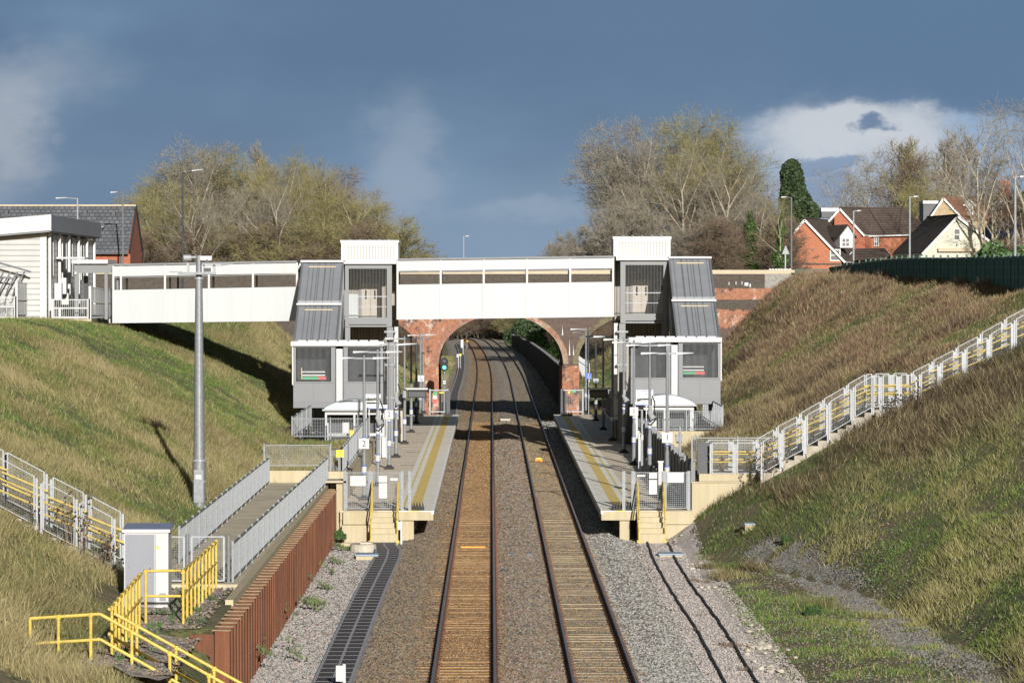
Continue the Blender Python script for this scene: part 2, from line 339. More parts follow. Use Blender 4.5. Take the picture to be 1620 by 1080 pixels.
def ballz(u,y):
    u=np.asarray(u,float); y=np.asarray(y,float)
    z=-.195+.11*np.exp(-((u-1.03)/.55)**2)+.10*np.exp(-((u+2.5)/.4)**2)+.10*np.exp(-((u-4.45)/.45)**2)
    z=z-.09*np.clip((-u-2.9)/.8,0,1)-np.where(y>246,.4*np.clip(-u-4.6,0,1),0)-.08*np.clip((u-4.9)/.6,0,1)
    n=(fbm(u*1.,y,1.3,2)-.5)*.06*np.where(np.abs(np.abs(u-1.03)-1.7)<1.0,.3,1)+(vnoise(u,y,.22,3)-.5)*.02
    return z+n
def grid(xs,ys,zf,name,mats,shift=False,mi=None,smooth=True):
    xs=np.asarray(xs); ys=np.asarray(ys); XX,YY=np.meshgrid(xs,ys)
    ZZ=zf(XX,YY); PX=XX+(off(YY) if shift else 0)
    n=len(xs); v=np.stack([PX,YY,ZZ],-1).reshape(-1,3)
    i=np.arange(len(ys)-1)[:,None]*n+np.arange(n-1)[None,:]; i=i.reshape(-1)
    f=np.stack([i,i+1,i+n+1,i+n],1)
    me=bpy.data.meshes.new(name); me.vertices.add(len(v)); me.vertices.foreach_set('co',v.ravel().astype(np.float32))
    me.loops.add(f.size); me.loops.foreach_set('vertex_index',f.ravel().astype(np.int32)); me.polygons.add(len(f))
    me.polygons.foreach_set('loop_start',np.arange(0,f.size,4,dtype=np.int32)); me.polygons.foreach_set('loop_total',np.full(len(f),4,dtype=np.int32))
    for m in (mats if isinstance(mats,list) else [mats]): me.materials.append(m)
    if mi is not None:
        cx=.5*(xs[1:]+xs[:-1]); CX,CY=np.meshgrid(cx,ys[:-1]); me.polygons.foreach_set('material_index',mi(CX,CY).ravel().astype(np.int32))
    if smooth: me.polygons.foreach_set('use_smooth',[True]*len(f))
    me.update(); me.validate(); o=bpy.data.objects.new(name,me); C.objects.link(o); return o
xs=np.concatenate([np.linspace(-900,-60,22),np.arange(-56,-26,2.),np.arange(-26,-11,.4),np.arange(-11,-6.3,.3),[-6.3,-6.16,-6.0,-5.5,-5,-4],[0,4,4.6,5.2],np.arange(5.6,12,.35),np.arange(12,28,.45),np.arange(28,60,2.),np.linspace(64,900,22)])
ys=np.concatenate([np.linspace(20,60,9),np.arange(61,74,1.),[73.9,74.1],np.arange(75,127,.9),[127.3,127.5],np.arange(128,163,1.1),[163.5,163.7],np.arange(164.5,226,1.2),[225.9,226.1],np.arange(227,262,1.5),np.arange(265,420,5.),np.arange(430,760,12.),np.linspace(800,4000,14)])
def zterr(x,y):
    z=Hf(x,y); u=x-off(y)
    return np.where(((u>-5.2)&(u<5.0))|((u>-6.17)&(u<0)&(y<127)),-.75,z)
ground=grid(xs,ys,zterr,'ground',M['soil'],smooth=True); S(ground)
us=np.concatenate([np.arange(-6.18,-3.2,.28),np.arange(-3.2,5.3,.14),np.arange(5.3,7.01,.28)])
ysb=np.concatenate([np.arange(40,76,2.),np.arange(76,130,.3),np.arange(130,320,.8),np.arange(320,720,4.)])
def bmi(u,y):
    nz=(fbm(u*1.5,y,2.4,1)-.5)*.9
    r=np.zeros_like(u)
    uu=u+nz*.6
    r=np.where((uu>-2.1)&(uu<.5),1,r)           # rusty bed of the left track
    r=np.where((uu>.45)&(uu<1.7),2,r)
    r=np.where((uu>-4.0)&(uu<-2.9)|(u<-4.3),2,r)
    return r
bal=grid(np.concatenate([[-6.25],us[us>-6.0]]) if False else us,ysb,lambda u,y: ballz(u,y),'ballast',[M['ballast'],M['ballastrust'],M['ballastmix']],shift=True,mi=bmi); S(bal)
# pale walkway gravel, right
def ribbon(name,pts,width,mat_,zf,dz=.02,nw=7,rag=.12,step=.5):
    P=[Vector((p[0],p[1],0)) for p in pts]; L_=[]
    for a,b_ in zip(P[:-1],P[1:]):
        n=max(1,int((b_-a).length/step))
        for i in range(n): L_.append(a+(b_-a)*i/n)
    L_.append(P[-1]); mb=MB(); vs=[]; 
    for i,p in enumerate(L_):
        d=(L_[min(i+1,len(L_)-1)]-L_[max(i-1,0)]).normalized(); nrm=Vector((d.y,-d.x,0))
        w=width(i/len(L_)) if callable(width) else width
        for k in range(nw):
            s=(k/(nw-1)-.5)*w
            if k in(0,nw-1): s+=random.uniform(-rag,rag)
            q=p+nrm*s; edge=-.06 if (k in (0,nw-1) and rag>0) else 0
            vs.append((q.x,q.y,zf(q.x,q.y)+dz+edge))
    fs=[(i*nw+k,i*nw+k+1,(i+1)*nw+k+1,(i+1)*nw+k) for i in range(len(L_)-1) for k in range(nw-1)]
    mb.add(vs,fs); return mb.build(name,mat_,smooth=True)
bz=lambda x,y: float(ballz(x-float(off(y)),y))
tz=lambda x,y: max(H(x,y),bz(x,y) if x<7 else -9)
S(ribbon('gravel_path',[(6.35,70),(6.25,90),(6.4,110),(6.6,125.5)],2.1,M['palegravel'],lambda x,y:max(tz(x,y),-.27),.04,9,.2))
def G(px,py,):   # pixel to the point of ground it shows (used to measure the photograph)
    for y in np.arange(62,400,.25):
        x=X(px,y); 
        if Z(py,y)<=H(x,y): return x,float(y)
    return x,float(y)
for x0_,nm,lb in ((5.72,'track_cable','black lineside cable nearer the rails on the pale gravel path'),(6.5,'track_cable','black lineside cable nearer the grass on the pale gravel path')):
    mb=MB(); pts=[]
    for y in np.arange(66,125,1.1): pts.append((x0_+.03*math.sin(y*.22)+random.uniform(-.022,.022)+(.15 if y>118 else 0)*(y-118)/7,y,max(tz(x0_,y),-.27)+.075))
    mb.path(pts,.045,6); tag(mb.build(nm,M['cable']),lb,'cable','cables along the gravel path')
# left walkway troughing
tr=T('cable_trough_walkway','dark lidded twin cable trough walkway with pale rims beside the left track','walkway',(-3.8,100,-.25))
lid=MB(); rim=MB()
cen=[(-4.05,124.3),(-3.98,122.5),(-3.75,120.5),(-3.7,117),(-3.8,105),(-3.85,95),(-3.88,70)]
def cx_at(y):
    c=sorted(cen,key=lambda p:p[1]); return float(np.interp(y,[p[1] for p in c],[p[0] for p in c]))
y=66.
while y<124.2:
    y2=min(y+.95,124.3); a=cx_at(y); b_=cx_at(y2)
    for s0,s1 in ((-.42,-.03),(.03,.42)):
        lid.hexa([(a+s0,y,-.3),(a+s1,y,-.3),(b_+s1,y2-.03,-.3),(b_+s0,y2-.03,-.3),(a+s0,y,-.17),(a+s1,y,-.17),(b_+s1,y2-.03,-.17),(b_+s0,y2-.03,-.17)])
        rim.hexa([(b_+s0,y2-.03,-.3),(b_+s1,y2-.03,-.3),(b_+s1,y2,-.3),(b_+s0,y2,-.3),(b_+s0,y2-.03,-.166),(b_+s1,y2-.03,-.166),(b_+s1,y2,-.166),(b_+s0,y2,-.166)])
    for s in (-.44,0,.44):
        rim.hexa([(a+s-.035,y,-.3),(a+s+.035,y,-.3),(b_+s+.035,y2,-.3),(b_+s-.035,y2,-.3),(a+s-.035,y,-.155),(a+s+.035,y,-.155),(b_+s+.035,y2,-.155),(b_+s-.035,y2,-.155)])
    y=y2
lid.build('lid',M['trough'],tr); rim.build('rim',M['troughedge'],tr)
# far troughing beyond the bridge
tr=T('cable_trough_route','pale rimmed cable trough route beyond the brick bridge, left of the tracks','walkway',(-3.4,300,-.2))
lid=MB(); rim=MB()
def fx(y): return -3.3+float(off(y))*1.0-(.9*((y-300)/150) if y<300 else 0)
y=246.
while y<560:
    y2=y+2.2; a=fx(y); b_=fx(y2)
    lid.hexa([(a-.3,y,-.3),(a+.3,y,-.3),(b_+.3,y2-.7,-.3),(b_-.3,y2-.7,-.3),(a-.3,y,-.1),(a+.3,y,-.1),(b_+.3,y2-.7,-.1),(b_-.3,y2-.7,-.1)])
    for s in (-.36,.36): rim.hexa([(a+s-.07,y,-.3),(a+s+.06,y,-.3),(b_+s+.06,y2,-.3),(b_+s-.06,y2,-.3),(a+s-.06,y,-.06),(a+s+.06,y,-.06),(b_+s+.06,y2,-.06),(b_+s-.06,y2,-.06)])
    y=y2
lid.build('lid',M['trough'],tr); rim.build('rim',M['troughedge'],tr)
# ------------------------------------------------------------------ tracks
def track(u0,label,sm):
    t=T('railway_track',label,'railway track',(u0,60,-.2),'railway tracks side by side')
    for s in (-.7525,.7525):
        mb=MB(); ys_=np.concatenate([np.arange(50,320,5.),np.arange(320,720,4.)])
        prof=[(-.07,-.165),(.07,-.165),(.03,-.13),(.012,-.12),(.012,-.04),(.036,-.03),(.036,-.004),(-.036,-.004),(-.036,-.03),(-.012,-.04),(-.012,-.12),(-.03,-.13)]
        vs=[]; n=len(prof)
        for y in ys_:
            o_=float(off(y)); vs+= [(u0+s+o_+p[0],y,p[1]) for p in prof]
        for i in range(len(ys_)-1):
            for k in range(n):
                mb.mi=1 if k==6 else 0
                k2=(k+1)%n; mb.add([],[]); mb.f.append((i*n+k,i*n+k2,(i+1)*n+k2,(i+1)*n+k)); mb.m.append(mb.mi)
        mb.v=vs; mb.build('rail',[M['railside'],M['railtop']],t)
    y=76.; k=0; rest=MB(); pr=None; clips=MB()
    while y<230:
        o_=0.
        def slp(mb,y,o_,dz_=0.):
            mb.hexa([(u0-1.25+o_,y-.13,-.33),(u0+1.25+o_,y-.13,-.33),(u0+1.25+o_,y+.13,-.33),(u0-1.25+o_,y+.13,-.33),(u0-1.25+o_,y-.105,-.168+dz_),(u0+1.25+o_,y-.105,-.168+dz_),(u0+1.25+o_,y+.105,-.168+dz_),(u0-1.25+o_,y+.105,-.168+dz_)])
        if k<100:
            if pr is None:
                mb=MB(); slp(mb,y,0); pr=mb.build('sleeper',sm,t); y0=y
            else:
                c=pr.copy(); C.objects.link(c); c.parent=t; c.location=(random.uniform(-.015,.015),y-y0,random.uniform(-.03,.006))
        else: slp(rest,y,float(off(y)),-.016-.012*min(1,(y-137)/40))
        if y<150:
            for s in (-.7525,.7525):
                for e in (-.1,.1): clips.box(u0+s+e-.03,u0+s+e+.03,y-.06,y+.06,-.165,-.125)
        y+=.615; k+=1
    o=rest.build('sleeper',sm,t); o['kind']='stuff'
    o=clips.build('rail_clips',M['railside'],t); o['kind']='stuff'
track(-.66,'left railway track, rust brown between its rails','' or M['sleeper']); track(2.73,'right railway track, paler and greyer between its rails',M['sleeper2'])
# loose ballast stones (near part)
def stones(name,n,xr,yr,zf,size,mats,label,kindname):
    mb_v=[];mb_f=[];mi=[]
    ico=[(0,0,1),(.9,0,.1),(.28,.85,0),(-.73,.53,.1),(-.73,-.53,0),(.28,-.85,.1),(0,0,-.6)]
    fc=[(0,1,2),(0,2,3),(0,3,4),(0,4,5),(0,5,1),(6,2,1),(6,3,2),(6,4,3),(6,5,4),(6,1,5)]
    for i in range(n):
        x=random.uniform(*xr); y=yr[0]+(yr[1]-yr[0])*random.random()**1.5; s=size*random.uniform(.6,1.5)*min(1.5,max(1,y/125)); a=random.uniform(0,6.28); ca,sa=math.cos(a),math.sin(a)
        z=zf(x,y); nb=len(mb_v); tx=random.uniform(-.5,.5); k=random.uniform(.6,1.2)
        for p in ico: mb_v.append((x+s*(p[0]*ca-p[1]*sa),y+s*k*(p[0]*sa+p[1]*ca),z+s*(p[2]*.7+tx*p[0]*.6)))
        mb_f.extend([tuple(q+nb for q in f) for f in fc]); mi.extend([random.randrange(len(mats))]*10)
    mb=MB(); mb.v=mb_v; mb.f=mb_f; mb.m=mi; o=mb.build(name,mats); o['kind']='stuff'; 
    if label: o['label']=label; o['category']=kindname
    return o
st=[mat('stone_%s'%n_,c,.95,.2,6) for n_,c in (('grey',(.165,.155,.135)),('pink',(.22,.14,.11)),('pale',(.25,.23,.2)),('dark',(.07,.065,.06)),('tan',(.2,.15,.095)))]
st3=[mat('stone_%s'%n_,c,.95,.2,6) for n_,c in (('buff',(.4,.36,.33)),('blush',(.44,.39,.365)),('mushroom',(.3,.275,.255)))]
stg=[mat('stone_%s'%n_,c,.95,.2,6) for n_,c in (('ashgrey',(.27,.265,.25)),('silver',(.36,.35,.33)),('steelgrey',(.17,.17,.16)),('soft',(.3,.28,.25)),('darkgrey',(.1,.1,.095)))]; stp=mat('stone_rose',(.36,.26,.23),.95,.2,6)
stm=[mat('stone_%s'%n_,c,.95,.2,6) for n_,c in (('olive',(.17,.14,.085)),('brown',(.15,.1,.06)),('drab',(.2,.17,.115)),('soot',(.06,.052,.045)),('clay',(.2,.13,.09)))]
st2=[mat('stone_%s'%n_,c,.95,.2,6) for n_,c in (('ochre',(.34,.2,.085)),('rust',(.27,.13,.05)),('sand',(.33,.235,.12)),('umber',(.14,.08,.045)))]
def balu(x,y): return float(ballz(x,y))+.005
for n_,xr_,yr_,sz,mm in ((12000,(-4.5,5.3),(235,440),.03,stm),(26000,(-3.3,-1.5),(78,235),.034,stm),(24000,(.2,1.9),(78,235),.034,stm+[st[1],st[2]]),(26000,(3.6,5.3),(78,235),.034,stg),
 (20000,(-6.0,-4.3),(78,126),.034,stg+[stp]),(17000,(-1.35,.05),(78,235),.022,st2),(17000,(2.05,3.45),(78,235),.022,[st2[0],st2[2],st[0],st[4]]),(22000,(5.25,7.7),(76,126),.022,st3),(3000,(-8.5,-6.5),(67,84),.035,st),(9000,(7.0,13.),(66,112),.03,st)):
    stones('ballast_stones',n_,xr_,yr_,balu if xr_[1]<5.4 and xr_[0]>-6.4 else (lambda x,y:max(tz(x,y),-.27 if x>0 else 1.5)+(.05 if x<7 else .01)),sz,mm,None,None)
dgq=[G(1195,872),G(1250,888),G(1300,915),G(1345,945),G(1400,985),G(1470,1030),(13.4,66)]
_n=len(dgq)-1; _rk=random.Random(4); _pt=[]
for _i in range(20000):
    _k=_rk.randrange(_n); _t=_rk.random(); a=dgq[_k]; b=dgq[_k+1]; w_=.55+.35*(_k+_t)/_n
    px_=a[0]+(b[0]-a[0])*_t+_rk.gauss(0,w_*.5); py_=a[1]+(b[1]-a[1])*_t+_rk.gauss(0,w_*.9)
    if float(fbm(px_,py_,.9,3))<.66: _pt.append((px_,py_))
_it=iter(_pt)
class _Q: pass
def scatter(pts,name,size,mats):
    ico=[(0,0,1),(.9,0,.1),(.28,.85,0),(-.73,.53,.1),(-.73,-.53,0),(.28,-.85,.1)]; fc=[(0,1,2),(0,2,3),(0,3,4),(0,4,5),(0,5,1)]
    mb=MB(); r=random.Random(8)
    for (x,y) in pts:
        z=H(x,y); s=size*r.uniform(.5,1.5); a=r.uniform(0,6.28); ca,sa=math.cos(a),math.sin(a); n=len(mb.v)
        for p in ico: mb.v.append((x+s*(p[0]*ca-p[1]*sa),y+s*(p[0]*sa+p[1]*ca),z+s*.8*p[2]))
        mb.f.extend([tuple(q+n for q in f) for f in fc]); mb.m.extend([r.randrange(len(mats))]*5)
    o=mb.build(name,mats); o['kind']='stuff'; return o
tag(scatter(_pt,'dark_gravel',.042,[mat('gravel_%s'%n_,c,.95,.2,6) for n_,c in (('slate',(.13,.13,.125)),('ash',(.19,.185,.17)),('coal',(.075,.075,.075)),('mud',(.15,.125,.085)))]),'dark grey gravel strip winding through the grass at the foot of the right embankment','gravel')
for o in [o for o in C.objects if o.name.startswith('ballast_stones')]: o['label']='loose stones lying over the track ballast'; o['category']='stones'
# ------------------------------------------------------------------ platforms
def platform(sgn,label):
    # sgn -1: left ; +1 right
    if sgn<0: e0,e1,e2,e3,e4,bk=-2.2,-2.27,-2.73,-3.13,-3.65,-5.75
    else: e0,e1,e2,e3,e4,bk=4.2,4.27,4.73,5.13,5.65,7.7
    y0,y1=125.6,221.; zt=.915
    t=T('station_platform',label,'platform',((e0+bk)/2,y0,0),'platforms either side of the tracks')
    def strip(a,b,za,zb,nm,m,ya=y0,yb=y1):
        mb=MB(); mb.box(a,b,ya,yb,za,zb); return mb.build(nm,m,t)
    strip(e0,bk,zt-.36,zt-.03,'slab',M['cream'],y0+.02,y1-.02)
    strip(e0-.02*(-sgn)*-1,e1,zt-.12,zt+.004,'edge_line',M['edgewhite'])
    strip(e1,e2,zt-.03,zt,'coping',M['coping']); strip(e2,e3,zt-.03,zt+.006,'tactile_strip',M['tactile'])
    strip(e3,e4,zt-.03,zt,'inner_coping',M['coping']); strip(e4,bk,zt-.03,zt,'surface',M['concrete'])
    strip((e3+e4)/2-.05,(e3+e4)/2+.05,zt,zt+.004,'warning_line',M['yellowpale'])
    # wide area under the stairs
    if sgn<0: strip(bk-.02,-10.6,zt-.3,zt-.004,'surface',M['concrete'],163.8,y1)
    else: strip(bk+.02,11.7,zt-.3,zt-.004,'surface',M['concrete'],163.8,y1)
    # joints
    mb=MB(); y=y0+1.5
    while y<y1-1:
        mb.box(min(e4,bk),max(e4,bk),y-.012,y+.012,zt,zt+.003); y+=3.05
    mb.build('joint',M['trough'],t)
    mb=MB(); y=y0+.4
    while y<y1: mb.box(min(e1,e2)+.003,max(e1,e2)-.003,y-.01,y+.01,zt,zt+.003); y+=1.0
    mb.build('joint',M['trough'],t)
    # supports under the slab
    mb=MB(); y=y0+.2
    sx0,sx1=(-3.45,-2.95) if sgn<0 else (4.9,5.3)
    for y in np.arange(y0+.15,y1,4.8): mb.box(sx0,sx1,y,y+.45,-.5,zt-.36)
    mb.box((bk if sgn<0 else bk-.5),(bk+.5 if sgn<0 else bk),y0+.1,y1,-.5,zt-.36)
    mb.build('support',M['cream'],t)
    # end wall
    mb=MB()
    if sgn<0: mb.box(-5.62,-4.3,y0-.25,y0+.0,.42,zt-.01); mb.box(-5.66,-4.3,y0-.4,y0,-.3,.4)
    else: mb.box(6.55,7.68,y0-.25,y0,.42,zt-.01); mb.box(6.5,7.68,y0-.3,y0,-.3,.4)
    mb.build('end_wall',M['cream'],t)
    # rubber anti-trespass teeth
    for yy in (y0+.35,y1-2.6):
        mb=MB(); a,b=(e1-.35,e3) if sgn<0 else (e1+.35,e3+.25)
        a,b=min(a,b),max(a,b); 
        x=a
        while x<b:
            for r in range(3):
                yb=yy+r*.3; mb.add([(x,yb-.05,zt),(x+.13,yb-.05,zt),(x+.13,yb+.1,zt),(x,yb+.1,zt),(x+.065,yb,zt+.3)],[(0,1,4),(1,2,4),(2,3,4),(3,0,4)])
            x+=.11
        mb.box(a,b,yy-.08,yy+.75,zt,zt+.03); mb.build('anti_trespass_panel',M['black'],t)
    return t
pl=platform(-1,'long concrete platform left of the tracks with yellow tactile strip'); pr_=platform(1,'long concrete platform right of the tracks with yellow tactile strip')
# painted codes on the platforms, read from the far side
for yy in (149,158,170.5,181,192):
    text('E1BE',.34,M['ink'],pl,(-4.0,yy,.925),'painted_marking',(0,0,math.pi),.001)
for yy in (143,157,185): text('E1BE',.34,M['ink'],pr_,(6.1,yy,.925),'painted_marking',(0,0,math.pi),.001)
# end steps
def steps(xa,xb,label):
    t=T('platform_steps',label,'steps',((xa+xb)/2,124.6,-.25),'steps at the platform ends')
    n=5; mb=MB()
    for i in range(n):
        z1=.915-.19*(i+1)+.0; y1=125.58-.28*i; mb.box(xa,xb,y1-.28,y1,-.35,z1+.19-.02)
    mb.build('flight',M['cream'],t)
    mb=MB()
    for i in range(n): y1=125.58-.28*i; z=.915-.19*(i+1)+.17; mb.box(xa+.01,xb-.01,y1-.3,y1-.245,z-.0,z+.012)
    mb.build('nosing',M['copingstone'],t)
    for x in (xa+.02,xb-.02):
        mb=MB(); mb.tube((x,125.5,.9),(x,125.5,2.02),.032); mb.tube((x,124.2,-.25),(x,124.2,.95),.032); mb.path([(x,125.9,2.0),(x,125.5,2.0),(x,124.2,.97),(x,124.1,.7)],.032,8); mb.path([(x,125.5,1.5),(x,124.2,.5)],.025,8)
        mb.box(x-.08,x+.08,124.12,124.28,-.2,-.1); mb.build('handrail',M['yellow'],t)
steps(X(587,125),X(630,125),'pale concrete steps with yellow handrails at the end of the left platform')
steps(X(1009,125),X(1052,125),'pale concrete steps with yellow handrails at the end of the right platform')
# mesh fences
def meshpanel(mb,p0,p1,zb0,zb1,h,sp=.06,w=.006,frame=None,fw=.05,horiz=True):
    a=Vector((p0[0],p0[1],0)); b=Vector((p1[0],p1[1],0)); L_=(b-a).length; n=max(1,int(L_/sp))
    for i in range(1,n):
        t=i/n; q=a+(b-a)*t; z=zb0+(zb1-zb0)*t; mb.bar((q.x,q.y,z),(q.x,q.y,z+h),w)
    if horiz:
        m_=int(h/sp)
        for j in range(1,m_):
            z=j*h/m_; mb.bar((a.x,a.y,zb0+z),(b.x,b.y,zb1+z),w)
    if frame is not None:
        P=[(a.x,a.y,zb0),(b.x,b.y,zb1),(b.x,b.y,zb1+h),(a.x,a.y,zb0+h)]
        for i in range(4): frame.bar(P[i],P[(i+1)%4],fw,fw*.7)
def endfence(xs_,gate,label,mir):
    y=125.85
    t=T('platform_end_fence',label,'fence',(xs_[0],y,.915),'mesh fences closing the platform ends')
    for x in xs_: mb=MB(); mb.box(x-.06,x+.06,y-.05,y+.05,.92,2.42); mb.build('post',M['galv'],t)
    for i,(a,b) in enumerate(zip(xs_[:-1],xs_[1:])):
        if b-a<.5: continue
        mb=MB(); fr=MB(); meshpanel(mb,(a+.08,y),(b-.08,y),1.0,1.0,1.36,.075,.011,fr,.04)
        o=mb.build('mesh_panel',M['galv'],t); fr.build('panel_frame',M['galv'],o)
    return t
f1=endfence([X(545.5,125.8),X(586,125.8),X(636,125.8),X(648,125.8)],None,'mesh fence and gate across the end of the left platform',0)
f2=endfence([X(987,125.8),X(1001.5,125.8),X(1051,125.8),X(1090,125.8)],None,'mesh fence and gate across the end of the right platform',0)
def sign(px0,px1,py0,py1,y,m,par,nm='sign',th=.02):
    mb=MB(); mb.box(X(px0,y),X(px1,y),y-th,y,Z(py1,y),Z(py0,y)); return mb.build(nm,m,par)
def illegible(px0,px1,pys,y,m,par,seed=0,h=1.0):
    r=random.Random(seed); mb=MB()
    for py in pys:
        x=px0
        while x<px1:
            w=r.uniform(.6,2.2); 
            if r.random()<.75: mb.box(X(x,y),X(min(x+w,px1),y),y-.004,y,Z(py+h,y),Z(py,y))
            x+=w+.5
    return mb.build('lettering',m,par)
ys_=125.78
s_=sign(554,578.5,752.5,768.5,ys_,M['signw'],f1); illegible(557,576,[756,760,764],ys_-.022,M['signd'],f1,1)
s_=sign(599,612,752.5,762.5,ys_,M['signw'],f1); sign(599,612,764,788,ys_,M['signw'],f1); illegible(601,610,[768,773,778,783],ys_-.022,M['signd'],f1,2)
sign(617,629,756,760,ys_,M['signw'],f1)
sign(1056,1082,747,763.5,ys_,M['signw'],f2); illegible(1059,1079,[751,755,759],ys_-.022,M['signd'],f2,3)
sign(1027,1039.5,748,757,ys_,M['signw'],f2); sign(1027,1039.5,759,782,ys_,M['signw'],f2); illegible(1029,1037,[763,768,773],ys_-.022,M['signd'],f2,4)
sign(1008,1021,751,754,ys_,M['signw'],f2)
# ------------------------------------------------------------------ retaining walls
w=T('retaining_wall','low pale concrete retaining wall behind the left platform','wall',(-6,145,0))
mb=MB(); mb.box(-6.2,-5.76,127,163.7,-.4,1.86); mb.build('wall_face',M['pathconc'],w)
mb=MB(); mb.box(-6.22,-5.74,127.02,163.72,1.862,1.92); mb.build('coping',M['cream'],w)
w=T('retaining_wall','stepped cream concrete wall closing the ramp beside the left platform end','wall',(-6,126.5,0))
mb=MB(); mb.box(X(532,126),X(546,126),126,127.3,-.4,Z(763,126)); mb.box(X(520,127.6),X(545,127.6),127.4,127.9,1,Z(745,127.6)); mb.box(X(424,128),X(505,128),127.9,128.1,1.6,Z(744,128)); mb.build('wall_face',M['cream'],w)
mb=MB(); mb.box(X(517,126.9),X(548,126),125.8,127.5,Z(763,126),Z(760,126)); mb.build('coping',M['copingstone'],w)
w=T('retaining_wall','tall cream concrete wall holding the stair landing right of the right platform','wall',(9,126,0))
mb=MB(); mb.box(X(1095,126),X(1232,126),126,127.5,-.6,Z(762,126)); mb.build('wall_face',M['cream'],w)
mb=MB(); mb.box(X(1108,125.6),X(1218,125.6),126.2,128.6,Z(762,126),Z(750,126)); mb.build('coping',M['cream'],w)
mb=MB(); mb.box(X(1093.5,125.95),X(1233,125.95),125.95,126.2,Z(763.5,126),Z(762,126)); mb.build('joint',M['pathconc'],w)
w=T('retaining_wall','cream concrete wall under the mesh fence below the right stair tower','wall',(9.5,163,0))
mb=MB(); mb.box(7.85,X(1138,163.3),163.2,163.6,-.3,Z(682,163.2)); mb.build('wall_face',M['cream'],w)
# ------------------------------------------------------------------ guardrail fences
def guard(pts,label,h=1.05,post=2.0,barsp=.11,group=None,m='galv',name='guardrail_fence',bw=.0095,pw=.06,mesh=False):
    t=T(name,label,'fence',pts[0],group)
    for (a,b) in zip(pts[:-1],pts[1:]):
        a=Vector(a); b=Vector(b); L_=(b-a).length; n=max(1,round(L_/post))
        for i in range(n):
            p=a+(b-a)*i/n; q=a+(b-a)*(i+1)/n; up=Vector((0,0,1))
            mb=MB(); mb.box(p.x-pw/2,p.x+pw/2,p.y-pw/2,p.y+pw/2,p.z-.05,p.z+h+.04); mb.build('post',M[m],t)
            mb=MB(); d=(q-p).normalized()*.06
            mb.bar(p+d+up*(h-.02),q-d+up*(h-.02),.045,.035); mb.bar(p+d+up*.1,q-d+up*.1,.045,.035)
            k=int((q-p).length/barsp)
            for j in range(1,k):
                r=p+(q-p)*j/k; mb.bar(r+up*.11,r+up*(h-.03),bw)
            if mesh:
                for j in range(1,12): zz=.1+(h-.13)*j/12; mb.bar(p+up*zz,q+up*zz,.008)
            mb.build('railing_panel',M[m],t)
        mb=MB(); mb.box(b.x-pw/2,b.x+pw/2,b.y-pw/2,b.y+pw/2,b.z-.05,b.z+h+.04); mb.build('post',M[m],t)
    return t
# ramp walkway
rw=MB(); rw.box(-8.6,-6.45,84,127.8,1.6,1.86); S(rw.build('walkway',M['pathconc']))
mb=MB(); mb.box(-6.45,-6.25,80,127,1.62,1.84); mb.box(-8.75,-8.6,84,127,1.62,1.95); S(mb.build('kerb',M['cream']))
guard([(-6.62,84.6,1.86),(-6.3,127.2,1.86)],'grey railing on the sheet pile side of the concrete walkway',1.02,2.05,.13)
guard([(-8.5,90,1.86),(-8.55,127,1.86)],'grey railing on the grass side of the concrete walkway',1.02,2.05,.13)
guard([(X(418,128),128,2.42),(X(523,128),128,2.42)],'low mesh railing across the far end of the concrete walkway',.9,2.3,.07,mesh=True,bw=.008)
guard([(X(522,127.5),127.8,2.1),(X(540,130),130,2.0),(-6.05,163.5,1.98)],'grey railing on the wall behind the left platform',1.08,1.9,.12)
guard([(-6.05,163.4,1.95),(X(462,163.4),163.4,1.95)],'mesh railing in front of the left waiting shelter',1.0,2.3,.12,mesh=True,bw=.012)
guard([(X(462,163.4),163.5,1.95),(X(492,171),171,2.3)],'short grey railing climbing beneath the left stair box',1.05,2.,.12)
guard([(X(1030,163.4),163.4,Z(682,163.4)),(X(1142,163.4),163.4,Z(682,163.4))],'mesh railing on the cream wall in front of the right waiting shelter',1.0,2.1,.09,mesh=True,bw=.012)
guard([(X(1144,163.4),163.5,2.3),(X(1116,178),180,2.3)],'grey railing running back beneath the right stair box',1.25,1.9,.14)
# platform fence on the right, its unlit side's shade put into the colour
t=T('platform_back_fence','solid panelled fence, coloured dark for shade, along the back of the right platform','fence',(7.72,126,.9))
y=126.2
while y<222:
    y2=y+2.35; mb=MB(); mb.box(7.69,7.75,y+.06,y2-.06,1.0,2.55+.06*math.sin(y)); mb.build('fence_panel',M['dark'],t)
    mb=MB(); mb.box(7.64,7.8,y-.06,y+.06,.9,2.75); mb.build('post',M['greymid'],t); y=y2
t=T('platform_back_fence','dark boarded fence behind the far half of the left platform','fence',(-5.72,185,.9))
y=186.
while y<221:
    y2=y+2.35; mb=MB(); mb.box(-5.75,-5.69,y+.06,y2-.06,1.0,2.4); mb.build('fence_panel',M['dark'],t)
    mb=MB(); mb.box(-5.8,-5.64,y-.06,y+.06,.9,2.6); mb.build('post',M['greymid'],t); y=y2
